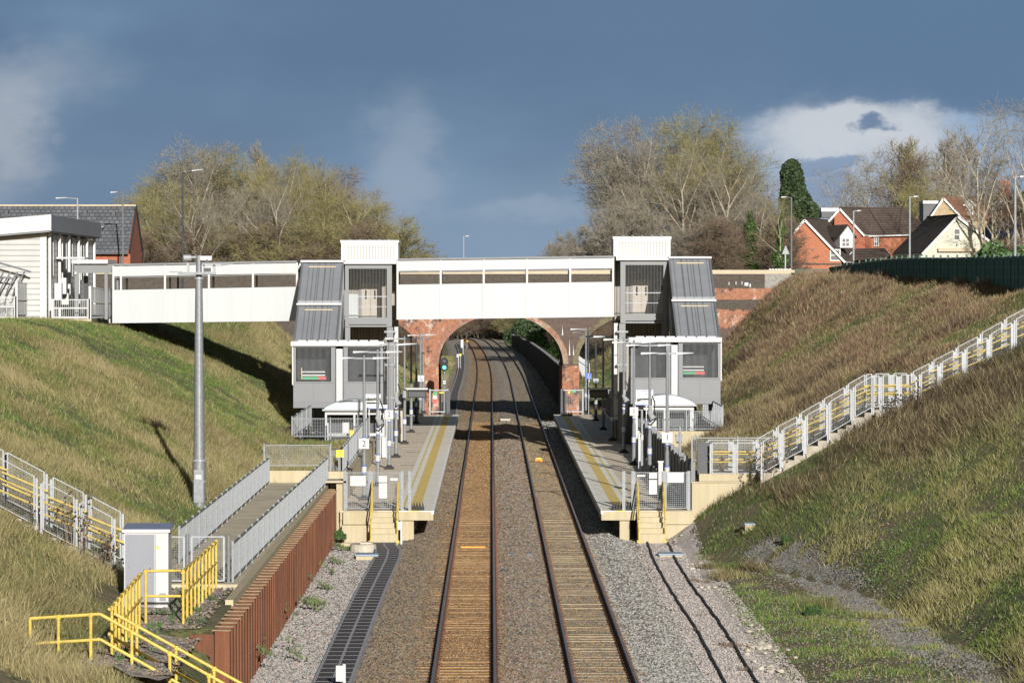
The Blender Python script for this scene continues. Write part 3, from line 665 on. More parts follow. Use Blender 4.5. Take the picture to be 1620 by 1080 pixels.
# ------------------------------------------------------------------ sheet pile wall
t=T('sheet_pile_wall','rust red corrugated steel sheet pile wall below the walkway','wall',(-6.1,100,0))
mb=MB(); cp=MB(); y=74.; xa,xb=-6.22,-5.9; pts=[]
while y<126.6:
    pts+= [(xa,y),(xa,y+.32),(xb,y+.44),(xb,y+.76)]; y+=.88
pts.append((xa,min(y,127)))
for (p,q) in zip(pts[:-1],pts[1:]):
    zt=1.66; mb.add([(p[0],p[1],-.6),(q[0],q[1],-.6),(q[0],q[1],zt),(p[0],p[1],zt),(p[0]-.03,p[1],-.6),(q[0]-.03,q[1],-.6),(q[0]-.03,q[1],zt),(p[0]-.03,p[1],zt)],[(0,1,2,3),(7,6,5,4),(3,2,6,7)])
mb.box(-6.75,-6.22,73.97,74.0,-.6,1.64)
mb.build('pile_sheet',M['rust'],t)
y=74.44
while y<126.5: cp.box(-6.3-random.random()*.06,-5.86+random.uniform(-.03,.02),y-.02+random.uniform(-.03,.03),y+.3+random.uniform(-.07,.05),1.662,1.69); y+=.88
cp.build('pile_cap',M['rusttop'],t)
# ------------------------------------------------------------------ cabinet
yb=78.8; t=T('equipment_cabinet','white lineside cabinet with a grey door and blue-grey roof by the left walkway','cabinet',(X(230,yb),yb,1.7))
mb=MB(); mb.box(X(196,yb),X(266,yb),yb,yb+.8,1.72,Z(842,yb)); mb.build('body',M['cab'],t)
mb=MB(); mb.box(X(193,yb),X(269,yb),yb-.05,yb+.85,Z(842,yb)+.003,Z(837,yb)); mb.build('roof_edge',M['hwhite'],t)
mb=MB(); mb.hexa([(X(193,yb),yb-.05,Z(837,yb)),(X(269,yb),yb-.05,Z(837,yb)),(X(269,yb),yb+.85,Z(837,yb)),(X(193,yb),yb+.85,Z(837,yb)),(X(194,yb),yb,Z(836,yb)),(X(268,yb),yb,Z(836,yb)),(X(268,yb),yb+.85,Z(831,yb)),(X(194,yb),yb+.85,Z(831,yb))]); mb.build('roof',M['cabroof'],t)
mb=MB(); mb.box(X(198,yb),X(244,yb),yb-.02,yb,1.78,Z(845,yb)); o=mb.build('door_frame',M['cabdoor'],t)
mb=MB(); mb.box(X(203,yb),X(240,yb),yb-.035,yb-.02,1.84,Z(853,yb)); d=mb.build('door',M['cabdoor'],t)
for py_ in (862,895,930): mb=MB(); mb.box(X(203.5,yb),X(205,yb),yb-.05,yb-.035,Z(py_+4,yb),Z(py_,yb)); mb.build('hinge',M['galv'],d)
mb=MB(); mb.box(X(252,yb),X(262,yb),yb-.012,yb,Z(950,yb),Z(938,yb)); mb.build('vent_grille',M['cabdoor'],t)
mb=MB(); mb.box(X(245.3,yb),X(246,yb),yb-.006,yb,1.76,Z(845,yb)); mb.build('panel_seam',M['greymid'],t)
mb=MB(); mb.box(X(236,yb),X(238,yb),yb-.06,yb-.035,Z(905,yb),Z(898,yb)); mb.build('handle',M['dark'],d)
mb=MB(); a=(X(246,yb),yb-.004,Z(868,yb)); mb.add([a,(X(252,yb),yb-.004,Z(868,yb)),(X(248.5,yb),yb-.004,Z(861,yb))],[(0,1,2)]); mb.build('warning_label',M['yel'],t)
text('!',.06,M['ink'],t,(X(249,yb),yb-.008,Z(865.8,yb)),'lettering')
mb=MB(); mb.box(X(186,yb),X(276,yb),yb-.3,yb+1,1.5,1.76); mb.build('plinth',M['stone'],t)
# ------------------------------------------------------------------ yellow handrails
def rail(name,label,polys,posts,r=.032,group='yellow handrails by the cabinet'):
    t=T(name,label,'handrail',polys[0][0],group)
    for p in polys: mb=MB(); mb.path(p,r,8); mb.build('rail',M['yellow'],t)
    for p,q in posts:
        mb=MB(); mb.tube(p,q,r,r,8); mb.tube((q[0],q[1],q[2]-.05),(q[0],q[1],q[2]+.04),r*1.6,r*1.6,8); mb.build('post',M['yellow'],t)
xx=-7.0; rail('yellow_handrail','yellow handrail of many posts running from the cabinet to the walkway gate',[[(xx,84,2.93),(xx,75,2.98)],[(xx,84,2.42),(xx,75,2.45)]],[((xx,y,1.7),(xx,y,2.95)) for y in np.linspace(75,84,10)])
rail('yellow_handrail','short yellow handrail crossing in front of the white cabinet',[[(-7.85,75,2.97),(-7.05,75,2.98)],[(-7.85,75,2.4),(-7.05,75,2.4)]],[((-7.85,75,1.7),(-7.85,75,2.97))])
rail('yellow_handrail','yellow handrail of clustered posts stepping down left of the white cabinet',[[(-7.9,74.6,2.95),(-7.95,68.7,2.72)],[(-7.9,74.6,2.4),(-7.95,68.7,2.2)]],[((-7.92,y,1.6),(-7.92,y,2.72+.23*(y-68.7)/5.9)) for y in np.linspace(68.9,74.3,9)])
def strail(yv,pts,lo,posts,label):
    P=[(X(a,yv),yv,Z(b_,yv)) for a,b_ in pts]
    pl_=[P,[(p[0],p[1],p[2]-.52) for p in P]]
    if lo: pl_.append([(p[0],p[1],p[2]-1.08) for p in P[lo:]]); pl_.append([P[0],(P[0][0],yv,P[0][2]-.52)])
    ps=[]
    for a in posts:
        b_=np.interp(a,[p[0] for p in pts],[p[1] for p in pts]); ps.append(((X(a,yv),yv,Z(b_,yv)-1.25),(X(a,yv),yv,Z(b_,yv))))
    rail('yellow_handrail',label,pl_,ps,.034)
strail(67.8,[(47,978),(158,971),(500,1164)],1,[92,143,208,268,330,390],'yellow stair handrail nearest the camera with a looped end')
strail(69.3,[(180,970),(520,1158)],0,[216,278,338,398],'yellow stair handrail on the far side of the foreground steps')
t=T('lineside_steps','concrete steps descending to the track below the yellow handrails','steps',(-6.5,68.5,0))
mb=MB(); 
for i in range(11): mb.box(-7.9+i*.3,-7.6+i*.3,67.9,69.2,-.5,1.6-.17*i)
mb.build('flight',M['stepconc'],t)
mb=MB(); mb.bar((-8.05,69,1.62),(-8.9,79,1.75),.18,.16); tag(mb.build('kerb_edging',M['cream']),'pale concrete edging running back past the white cabinet','kerb')
S(ribbon('gravel_bench',[(-7.6,66.5),(-7.7,73),(-7.6,83.5)],2.0,M['ballastmix'],lambda x,y:max(H(x,y),1.5 if y>66 else 0),.05,7,.15))
# ------------------------------------------------------------------ slope stairs with mesh panels
def slopestairs(segs,yf,yk,h,label,dirn):
    # segs: list of pixel panel bottoms ((px,py),(px,py)) measured in the plane y=yf
    t=T('embankment_stairs',label,'stairs',(X(segs[0][0][0],yf),yf,Z(segs[0][0][1],yf)))
    flight=MB()
    a0=segs[0][0]; 
    for yy in (yf,yk):
        for (a,b_) in segs:
            xa_,za=X(a[0],yf),Z(a[1],yf); xb_,zb=X(b_[0],yf),Z(b_[1],yf)
            mb=MB(); fr=MB(); meshpanel(mb,(xa_,yy),(xb_,yy),za,zb,h,.06,.004,fr,.038)
            o=mb.build('mesh_panel',M['galv'],t); fr.build('panel_frame',M['galvlight'],o)
            mb=MB()
            for (x,z) in ((xa_-.06*dirn,za),(xb_+.06*dirn,zb)):
                mb.box(x-.03,x+.03,yy+.04,yy+.09,z-.3,z+h-.05)
            mb.build('post',M['galvlight'],t)
            ins=.14 if yy==yf else -.14
            mb=MB()
            for zz in (.42,.72):
                mb.tube((xa_-.12*dirn,yy+ins,za+zz),(xb_+.12*dirn,yy+ins,zb+zz),.028,.028,6)
            mb.build('handrail',M['yellow'],t)
    for (a,b_) in segs:
        xa_,za=X(a[0],yf),Z(a[1],yf)-.12; xb_,zb=X(b_[0],yf)+.1*dirn,Z(b_[1],yf)-.12
        n=max(1,round(abs(zb-za)/.17))
        for i in range(n):
            x0=xa_-.06*dirn+(xb_-xa_+.12*dirn)*i/n; x1=xa_-.06*dirn+(xb_-xa_+.12*dirn)*(i+1)/n; z=za+(zb-za)*(i+.5)/n
            flight.box(x0,x1,yf+.07,yk-.07,z-.45,z-.0)
    flight.build('flight',M['stepconc'],t)
    return t
segR=[((1207.8,746.7),(1232.8,732.8)),((1240.6,727),(1270.3,712)),((1277.8,705),(1308,688)),((1315,683),(1346.7,664.7)),((1353.6,659),(1380,644)),((1383,643.5),(1391,643)),((1398,642.5),(1419,642.5)),((1427,642),(1448,642)),((1458.6,639),(1484,626)),((1491.7,621),(1523,605)),((1530.5,599),(1562,583)),((1569.7,576),(1600.8,559)),((1609,553),(1640,537)),((1648,531),(1679,514))]
slopestairs(segR,124.4,126.8,1.16,'long flight of stairs with galvanised mesh panels climbing the right embankment',1)
t=slopestairs([((1127,748.5),(1160,748.5)),((1167,748.5),(1199,748.5))],126.2,128.4,1.16,'level stair landing with mesh panels on the cream wall beside the right platform',1)
segL=[((-60,769),(-12,794)),((-5,797),(54,828.5)),((68.6,837),(117,862)),((130,868),(177,893))]
slopestairs([(b_,a) for a,b_ in segL][::-1],84.3,86.2,1.22,'flight of stairs with galvanised mesh panels on the left embankment',-1)
mb=MB();fr=MB()
t=T('walkway_gate','open mesh gates at the near end of the concrete walkway','gate',(-7.5,84.4,1.86))
for a,b_ in ((268,291),(303,354)):
    mb=MB();fr=MB(); meshpanel(mb,(X(a,84.4),84.4),(X(b_,84.4),84.4),1.92,1.92,1.12,.06,.006,fr,.05); o=fr.build('gate_frame',M['galvlight'],t); mb.build('mesh_panel',M['galv'],o)
for a in (296,361): mb=MB(); mb.tube((X(a,84.5),84.5,1.7),(X(a,84.5),84.5,3.1),.045); mb.build('post',M['galv'],t)
guard([(X(1095,130),130,Z(732,130)+.0),(X(1240,130),130,Z(732,130))],'grey mesh railing behind the right stair landing',1.0,2.2,.09,mesh=True,bw=.008)
# dark panels at right landing
mb=MB(); mb.box(X(1104,126.6),X(1124,126.6),126.6,126.7,Z(750,126.6),Z(700,126.6)); tag(mb.build('screen_panel',M['dark']),'dark solid screen panel left of the right stair landing','panel')
# ------------------------------------------------------------------ footbridge spans
YB=180.
def span(px_list,label,pyt0,pyt1,pyb0,pyb1,group='white footbridge spans'):
    # px_list: post positions; pyt/pyb: top and bottom at both ends; front plane YB, rear plane YB+2.9
    x0,x1=X(px_list[0],YB),X(px_list[-1],YB)
    zt=lambda x: Z(pyt0+(pyt1-pyt0)*(x-x0)/(x1-x0),YB); zb=lambda x: Z(pyb0+(pyb1-pyb0)*(x-x0)/(x1-x0),YB)
    t=T('footbridge',label,'footbridge',((x0+x1)/2,YB,zb(x0)),group)
    P=[X(p,YB) for p in px_list]
    def slab(a,b,ya,yb_,z0,z1,nm,m):
        mb=MB(); mb.hexa([(a,ya,z0(a)),(b,ya,z0(b)),(b,yb_,z0(b)),(a,yb_,z0(a)),(a,ya,z1(a)),(b,ya,z1(b)),(b,yb_,z1(b)),(a,yb_,z1(a))]); return mb.build(nm,m,t)
    for ya in (YB,YB+2.86):
        for a,b in zip(P[:-1],P[1:]):
            slab(a+.045,b-.045,ya,ya+.04,zb,lambda x:zt(x)-1.42,'lower_panel',M['white'])
            slab(a+.045,b-.045,ya,ya+.04,lambda x:zt(x)-.68,lambda x:zt(x)-.12,'upper_panel',M['white'])
            mb=MB(); zz=zb((a+b)/2)
            mb.bar((a,ya+.06,zb(a)+.05),(b,ya+.06,zb(b)+.05),.06,.1); mb.bar((a,ya+.06,zt(a)-.74),(b,ya+.06,zt(b)-.74),.04,.05); mb.build('rail',M['greymid'],t)
        for p in P: mb=MB(); mb.box(p-.055,p+.055,ya-.05,ya+.09,zb(p)+.0,zt(p)-.1); mb.build('post',M['postwhite'],t)
    slab(P[0],P[-1],YB-.12,YB+3.02,lambda x:zt(x)-.1,lambda x:zt(x),'roof',M['greymid'])
    slab(P[0],P[-1],YB+.1,YB+2.8,lambda x:zb(x)+.1,lambda x:zb(x)+.35,'deck',M['grey'])
    return t
span([629,697.3,765.3,833.8,902,970],'white panelled footbridge span crossing over the two tracks',409,404.5,505.5,501)
span([180,192,261.5,331,400.5,470],'white panelled footbridge span from the station building to the left tower',417.5,412.3,511,507.5)
# ------------------------------------------------------------------ stair towers
CXm=.82
def tower(sg,dz,lab):
    y=YB
    def xm(px,yy):           # left pixel -> mirrored world x
        x=X(px,yy); return x if sg<0 else 2*CXm-x
    side='left' if sg<0 else 'right'
    root=T('lift_tower','white topped lift tower with ribbed cladding and glazed lobby, %s of the tracks'%side,'lift tower',(xm(585,184),184,.915),'lift towers of the footbridge')
    def bx(par,nm,m,pa,pb,ya,yb_,z0,z1):
        mb=MB(); yr=ya; mb.box(xm(pa,yr),xm(pb,yr),ya,yb_,z0+0,z1); return mb.build(nm,m,par)
    # lift shaft
    bx(root,'shaft_cladding',M['cladb'],542,628,184,187.2,.9,10.9)
    xa,xb=sorted((xm(540,184),xm(630,184)))
    zt=Z(380,184)+dz; zb=10.9
    mb=MB(); mb.box(xa+.2,xb-.2,183.98,187.3,zb,zt-.12); mb.build('top_cladding',M['cladv'],root)
    mb=MB(); mb.box(xa,xa+.22,183.93,187.35,zb,zt-.14); mb.box(xb-.22,xb,183.93,187.35,zb,zt-.14); mb.box(xa+.22,xb-.22,183.93,183.97,zt-.34,zt-.14); mb.build('corner_trim',M['whitetrim'],root)
    mb=MB(); mb.box(xa-.05,xb+.05,183.88,187.4,zt-.14,zt-.0); mb.build('roof_cap',M['whitetrim'],root)
    for i in range(5): mb=MB(); x=xa+.5+i*(xb-xa-1)/4; mb.box(x-.05,x+.05,183.8,187.45,zt-.0,zt+.05); mb.build('roof_bracket',M['galv'],root)
    # lobby
    L0=Z(517,y)+dz; WB=Z(502,y)+dz; WT=Z(425,y)+dz; RT=Z(411,y)+dz; RB=Z(417.5,y)+dz
    xl,xr=sorted((xm(546,y),xm(620,y))); wl0,wr0=sorted((xm(552,y),xm(612,y)))
    mb=MB()
    mb.box(xl,wl0,y,y+.15,L0+.1,RB); mb.box(wr0,xr,y,y+.15,L0+.1,RB); mb.box(wl0,wr0,y,y+.15,WT,RB); mb.box(wl0,wr0,y+.01,y+.15,L0+.14,WB); mb.box(xl,xr,y-.04,y+.19,L0,L0+.1)
    mb.build('lobby_frame',M['grey'],root)
    mb=MB(); mb.box(xl,xr,y+.2,y+4,L0+.2,L0+.38); mb.build('lobby_floor',M['grey'],root)
    # window mesh, thin bars and rails
    mb=MB(); n=26
    for i in range(1,n): x=wl0+(wr0-wl0)*i/n; mb.bar((x,y+.06,WB),(x,y+.06,WT),.008)
    mb.build('window_bars',M['galv'],root)
    mb=MB(); mb.bar((wl0,y+.03,Z(469,y)+dz),(wr0,y+.03,Z(469,y)+dz),.045); mb.bar((wl0,y+.03,Z(485,y)+dz),(wr0,y+.03,Z(485,y)+dz),.03); mb.build('guard_rail',M['galvlight'],root)
    # door recess of the lift
    yd=183.9
    dl,dr=sorted((xm(568,yd),xm(604,yd))); 
    mb=MB(); mb.box(dl,dr,yd,yd+.08,L0+.38,Z(443,yd)+dz); mb.build('door_surround',M['greymid'],root)
    a,b=sorted((xm(572,yd),xm(600,yd))); 
    for (p,q) in ((a,(a+b)/2-.01),((a+b)/2+.01,b)):
        mb=MB(); mb.box(p,q,yd-.05,yd-.002,L0+.4,Z(448.5,yd)+dz); d=mb.build('lift_door',M['beige'],root)
        c=(p+q)/2; mb=MB(); mb.box(c-.05,c+.05,yd-.056,yd-.05,Z(473,yd)+dz,Z(459,yd)+dz); mb.build('vision_slit',M['black'],d)
    cx_=(a+b)/2-.1; mb=MB(); mb.box(cx_-.06,cx_+.06,yd-.03,yd+.08,Z(438,yd)+dz,Z(429,yd)+dz); mb.build('lobby_lamp',M['signw'],root)
    wx=xm(556,yd); mb=MB(); mb.box(min(xm(552,yd),xm(567,yd)),max(xm(552,yd),xm(567,yd)),yd-.2,yd-.1,L0+.4,Z(465,yd)+dz); mb.build('inner_panel',M['white'],root)
    # lobby roof
    ra,rb=sorted((xm(544,y),xm(627,y)))
    mb=MB(); mb.box(ra,rb,y-.25,y+4.,RB,RT); mb.build('lobby_roof',M['whitetrim'],root)
    # columns
    for pa,pb,z1 in ((612,622,L0),(546,554,L0)):
        xa_,xb_=sorted((xm(pa,y),xm(pb,y)))
        mb=MB(); mb.box(xa_,xb_,y+.0,y+.3,.9,z1-.02); c=mb.build('column',M['grey'],root)
        mb=MB(); mb.box(xa_-.12,xb_+.12,y-.12,y+.42,.92,1.0)
        if pa==612:
            for zz in (7.0,5.2,3.4): mb.box(xa_-.14,xb_+.14,y-.03,y+.33,zz-.05,zz+.05)
        mb.build('bracket',M['galv'],c)
    xa_,xb_=sorted((xm(624,y+.5),xm(630,y+.5)))
    mb=MB(); mb.box(xa_,xb_,y+.5,y+.7,2.2,L0); mb.box(xa_-1.5*(-sg)*0,xb_,y+.7,y+1.2,2.2,4.6); mb.build('white_pipe_casing',M['postwhite'],root)
    for i in range(4): mb=MB(); zz=2.4+i*1.1; mb.box(xa_-.02,xb_+.02,y+.45,y+.5,zz,zz+.04); mb.build('pipe_clip',M['greymid'],root)
    # ------- covered staircase
    st_=T('covered_staircase','grey roofed covered stair flight and landing box of the footbridge, %s of the tracks'%side,'staircase',(xm(500,172),172,.915),'covered staircases of the footbridge')
    x0,x1=sorted((X(478,180),X(544,180))); 
    if sg>0: x0,x1=2*CXm-x1,2*CXm-x0
    yT,yBm,yM=180.,172.3,176.1
    zT=Z(415,yT)+dz; zM=Z(479,yM)+dz; zBm=Z(539,yBm)+dz
    skew=.0
    for k,(ya,yb_,za,zc) in enumerate(((yM,yT,zM+.12,zT),(yBm,yM,zBm,zM-.12))):
        mb=MB(); mb.hexa([(x0,ya,za-.16),(x1,ya,za-.16),(x1,yb_,zc-.16),(x0,yb_,zc-.16),(x0,ya,za),(x1,ya,za),(x1,yb_,zc),(x0,yb_,zc)]); r=mb.build('roof_section',M['roofgrey'],st_)
        mb=MB()
        for e in (x0+.03,x1-.03): mb.bar((e,ya,za+.03),(e,yb_,zc+.03),.1,.1)
        for j in range(1,5): e=x0+.35+(x1-x0-.7)*j/5; mb.bar((e,ya,za+.015),(e,yb_,zc+.015),.035,.05)
        mb.build('roof_seam',M['greymid'],r)
        mb=MB(); mb.bar((x0-.06,yb_-.1,zc+.06),(x1+.06,yb_-.1,zc+.06),.3,.1); 
        mb.build('roof_flashing',M['whitetrim'],r)
        mb=MB(); mb.box(x0+.4,x1-.4,yb_-.55,yb_-.5,zc-.42,zc-.27); 
        mb.bar((x0+.4,yb_-.55,zc-.24),(x1-.4,yb_-.55,zc-.24),.12,.06); mb.build('vent_strip',M['copingstone'],r)
    # sides + slab
    FL=Z(640,171)+dz+.25
    for e,w_ in ((x0,.06),(x1-.06,.06)):
        mb=MB(); mb.hexa([(e,yBm,FL-.3),(e+w_,yBm,FL-.3),(e+w_,yT,L0),(e,yT,L0),(e,yBm,FL+1.2),(e+w_,yBm,FL+1.2),(e+w_,yT,L0+1.9),(e,yT,L0+1.9)]); mb.build('side_panel',M['grey'],st_)
        mb=MB()
        for i in range(34):
            f=(i+.5)/34; yy=yBm+(yT-yBm)*f; zz=(FL+1.2)*(1-f)+(L0+1.9)*f; z2=(zBm)*(1-f)+(zT)*f-.18; mb.bar((e+w_/2,yy,zz),(e+w_/2,yy,z2),.02)
        mb.build('side_bars',M['greymid'],st_)
        for f in (0.02,.5,.98):
            mb=MB(); yy=yBm+(yT-yBm)*f; zz=(FL-.3)*(1-f)+(L0)*f; z2=(zBm)*(1-f)+(zT)*f-.2; mb.box(e-.02,e+w_+.02,yy-.06,yy+.06,zz,z2); mb.build('side_post',M['grey'],st_)
    mb=MB(); mb.hexa([(x0+.06,yBm,FL-.3),(x1-.06,yBm,FL-.3),(x1-.06,yT,L0),(x0+.06,yT,L0),(x0+.06,yBm,FL),(x1-.06,yBm,FL),(x1-.06,yT,L0+.3),(x0+.06,yT,L0+.3)]); mb.build('stair_flight',M['greymid'],st_)
    mb=MB(); mb.box(x0-.08,x1+(.0),yT,yT+4,RT-.22,RT-.02); mb.build('upper_roof',M['whitetrim'],st_)
    mb=MB(); mb.box(x0,x1,yT,yT+4,L0+.2,L0+.4); mb.box(x0,x1,yT+3.9,yT+4,L0+.4,L0+1.9); mb.build('upper_landing',M['grey'],st_)
    # landing box
    yf=170.9
    A,B=sorted((xm(464,yf),xm(606,yf))); Rt=Z(540,yf)+dz; Rb=Z(547,yf)+dz; BB=Z(645,yf)+dz; WBz=Z(602.5,yf)+dz; WTz=Z(549.5,yf)+dz
    c0,c1=sorted((xm(528,yf),xm(546,yf)))
    mb=MB(); mb.box(A-.12,B+.06,yf-.2,yf+2.2,Rb,Rt); rf=mb.build('landing_roof',M['whitetrim'],st_)
    mb=MB()
    n=8
    for i in range(n): x=A+.2+(B-A-.4)*i/n; mb.box(x+.05,x+(B-A-.4)/n-.05,yf-.1,yf+.6,Rt+.003,Rt+.07)
    mb.build('roof_sheet',M['whitetrim'],rf)
    for (p,q) in ((A,c0),(c1,B)):
        mb=MB(); mb.box(p,q,yf+.02,yf+.1,BB,WBz-.1); o=mb.build('lower_panel',M['grey'],st_)
        mb=MB(); mb.box(p,q,yf-.01,yf+.019,BB,BB+.34); mb.box(p,q,yf-.01,yf+.12,WBz-.1,WBz-.02); mb.box((p+q)/2-.02,(p+q)/2+.02,yf+.0,yf+.019,BB+.34,WBz-.1); mb.build('panel_trim',M['greymid'],o)
        mb=MB(); fw=.14; mb.box(p,p+fw,yf,yf+.12,WBz-.02,Rb-.002); mb.box(q-fw,q,yf,yf+.12,WBz-.02,Rb-.002); mb.box(p+fw,q-fw,yf,yf+.12,WTz,Rb-.002); mb.build('window_frame',M['grey'],st_)
        mb=MB(); n=30
        for i in range(1,n): x=p+fw+(q-p-2*fw)*i/n; mb.bar((x,yf+.05,WBz),(x,yf+.05,WTz),.011)
        mb.build('window_bars',M['galv'],st_)
    # interior of the box: near-black sheet standing in for its shade, floor, light rails with coloured strip
    mb=MB(); mb.box(A,B,yf+.13,yf+2.2,BB-.02,BB+.3); mb.box(A,A+.05,yf+.13,yf+2.2,BB+.3,WBz); mb.box(B-.05,B,yf+.13,yf+2.2,BB+.3,WBz); mb.build('landing_floor',M['greymid'],st_)
    mb=MB(); mb.box(A,B,yf+2.25,yf+2.3,BB+.3,Rb-.01); mb.build('back_shade_sheet',M['boxshade'],st_)  # near-black sheet puts the interior's shade into colour
    if sg<0: ga,gb,rc=(477,500,(500,514))
    else: ga,gb,rc=(477,500,(500,514))
    if sg<0: gx=(X(477,yf),X(503,yf),X(515,yf))
    else: gx=(X(1082,yf),X(1101,yf),X(1116,yf))
    zz=Z(598.5,yf)+dz*1.3
    mb=MB(); mb.box(gx[0],gx[1],yf+.5,yf+.55,zz-.06,zz+.07); mb.build('green_panel',M['green'],st_)
    mb=MB(); mb.box(gx[1],gx[2],yf+.5,yf+.55,zz-.06,zz+.07); mb.build('red_panel',M['red'],st_)
    mb=MB(); mb.box(gx[0],gx[2]-.05,yf+.5,yf+.55,zz+.12,zz+.19); mb.box(gx[0],gx[2]-.05,yf+.5,yf+.55,zz+.3,zz+.36); mb.build('bench_rail',M['whitetrim'],st_)
    if sg<0: mb=MB(); mb.bar((gx[0],yf+.4,zz-.05),(gx[0]-.02,yf+.4,zz+.55),.05); mb.build('yellow_handrail',M['yellow'],st_)
    cc0,cc1=sorted((xm(532,yf),xm(542,yf)))
    mb=MB(); mb.box(cc0,cc1,yf-.02,yf+.3,.9,Rb-.15); mb.build('white_column',M['postwhite'],st_)
    mb=MB(); mb.box(c0,cc0-.04,yf+.0,yf+.2,BB,Rb-.01); mb.box(cc1+.04,c1,yf+.0,yf+.2,BB,Rb-.01); mb.build('column_frame',M['greymid'],st_)
    # corner mullion
    xo=A if sg<0 else B
    mb=MB(); mb.box(xo-.06 if sg<0 else xo,xo if sg<0 else xo+.06,yf-.04,yf+.1,WBz-.2,Rb); mb.build('corner_trim',M['whitetrim'],st_)
    # lower flight back to the platform
    if sg<0: q0,q1=c1,B
    else: q0,q1=A,c0
    mb=MB(); mb.hexa([(q0,yf+2.3,BB),(q1,yf+2.3,BB),(q1,180,.7),(q0,180,.7),(q0,yf+2.3,BB+.3),(q1,yf+2.3,BB+.3),(q1,180,1.),(q0,180,1.)]); mb.build('lower_flight',M['greymid'],st_)
    for e in (q0,q1-.06):
        mb=MB(); mb.hexa([(e,yf+2.3,BB),(e+.06,yf+2.3,BB),(e+.06,180,.9),(e,180,.9),(e,yf+2.3,BB+1.5),(e+.06,yf+2.3,BB+1.5),(e+.06,180,2.3),(e,180,2.3)]); mb.build('lower_side_panel',M['grey'],st_)
    for e in (A+.2,B-.4,(A+B)/2+1.0):
        mb=MB(); mb.box(e,e+.2,yf+1.9,yf+2.1,.9,BB-.02); mb.build('leg',M['dark'],st_)
tower(-1,0,''); tower(1,.2,'')
# ------------------------------------------------------------------ waiting shelters
def shelter(pa,pb,ya,dz,label,signpx):
    t=T('waiting_shelter',label,'shelter',(X((pa+pb)/2,ya),ya,.915),'waiting shelters on the platforms')
    x0,x1=X(pa,ya),X(pb,ya); w=x1-x0; ze=3.3+dz
    mb=MB(); n=14; vs=[]
    for yy in (ya-.25,ya+1.9):
        for i in range(n+1):
            f=i/n; vs.append((x0-.12+(w+.24)*f,yy,ze+.52*(1-(2*f-1)**2)**.8+.0))
    fs=[(i,i+1,n+1+i+1,n+1+i) for i in range(n)]+[tuple(range(n,-1,-1)),tuple(range(n+1,2*n+2))]
    mb.add(vs,fs); mb.build('curved_roof',M['shroof'],t)
    mb=MB(); mb.box(x0-.12,x1+.12,ya-.27,ya-.25,ze-.04,ze+.05); mb.build('gutter',M['galvlight'],t)
    mb=MB()
    for f in (0,.495,.56,1): mb.box(x0+(w-.1)*f,x0+(w-.1)*f+.1,ya,ya+.1,.92,ze-.04)
    mb.box(x0,x1,ya-.01,ya+.08,ze-.24,ze-.06); mb.box(x0,x1,ya-.01,ya+.08,2.0+dz*.5,2.14+dz*.5); mb.box(x0,x1,ya,ya+.08,.98,1.08)
    for f in (0,1): mb.box(x0+(w-.1)*f,x0+(w-.1)*f+.1,ya+1.6,ya+1.7,.92,ze-.04)
    mb.build('frame',M['postwhite'],t)
    mb=MB(); mb.box(x0,x1,ya+1.66,ya+1.7,1.0,ze-.1); mb.build('back_panel',M['dark'],t)
    mb=MB(); mb.box(x0+w*.27,x0+w*.4,ya+1.55,ya+1.64,1.9,2.7); mb.build('timetable_board',M['signw'],t)
    mb=MB(); mb.box(x0+.3,x1-.3,ya+1.1,ya+1.4,1.35,1.4); mb.build('bench',M['galv'],t)
    return t
sh1=shelter(514,608,165,0,'curved pale roofed waiting shelter beneath the left stair box',None)
sh2=shelter(1006,1098,165,.23,'curved pale roofed waiting shelter beneath the right stair box',None)
def board(nm,label,p0,p1,q0,q1,y,cols,seed,par=None,m='signw',strip=None,post=None):
    t=T(nm,label,'sign',(X((p0+p1)/2,y),y,.915)); sign(p0,p1,q0,q1,y,M[m],t,'board',.04); illegible(p0+2,p1-1,cols,y-.042,M['blue'],t,seed,.8)
    if strip: sign(p0,p1,q1-1,q1,y-.042,M['blue'],t,'blue_strip',.004)
    mb=MB()
    for p in ((p0+1,p1-1) if post is None else post): mb=MB(); mb.box(X(p,y)-.03,X(p,y)+.03,y,y+.06,.92,Z(q1-1,y)); mb.build('post',M['postwhite'],t)
board('station_sign','white sign with small blue writing above the left shelter roof',578,602.5,623,636,164.5,[624.5,628.5],3)
board('station_sign','white sign with a blue lower edge on the left shelter roof edge',583,613,640,646.5,164.2,[642],4,strip=1)
board('station_sign','white sign with small blue writing above the right shelter roof',1006,1033.5,616.5,630,164.5,[618,622.5],5)
board('station_sign','white sign with a blue lower edge on the right shelter roof edge',1004,1024,635,641,164.2,[636.5],6,strip=1)
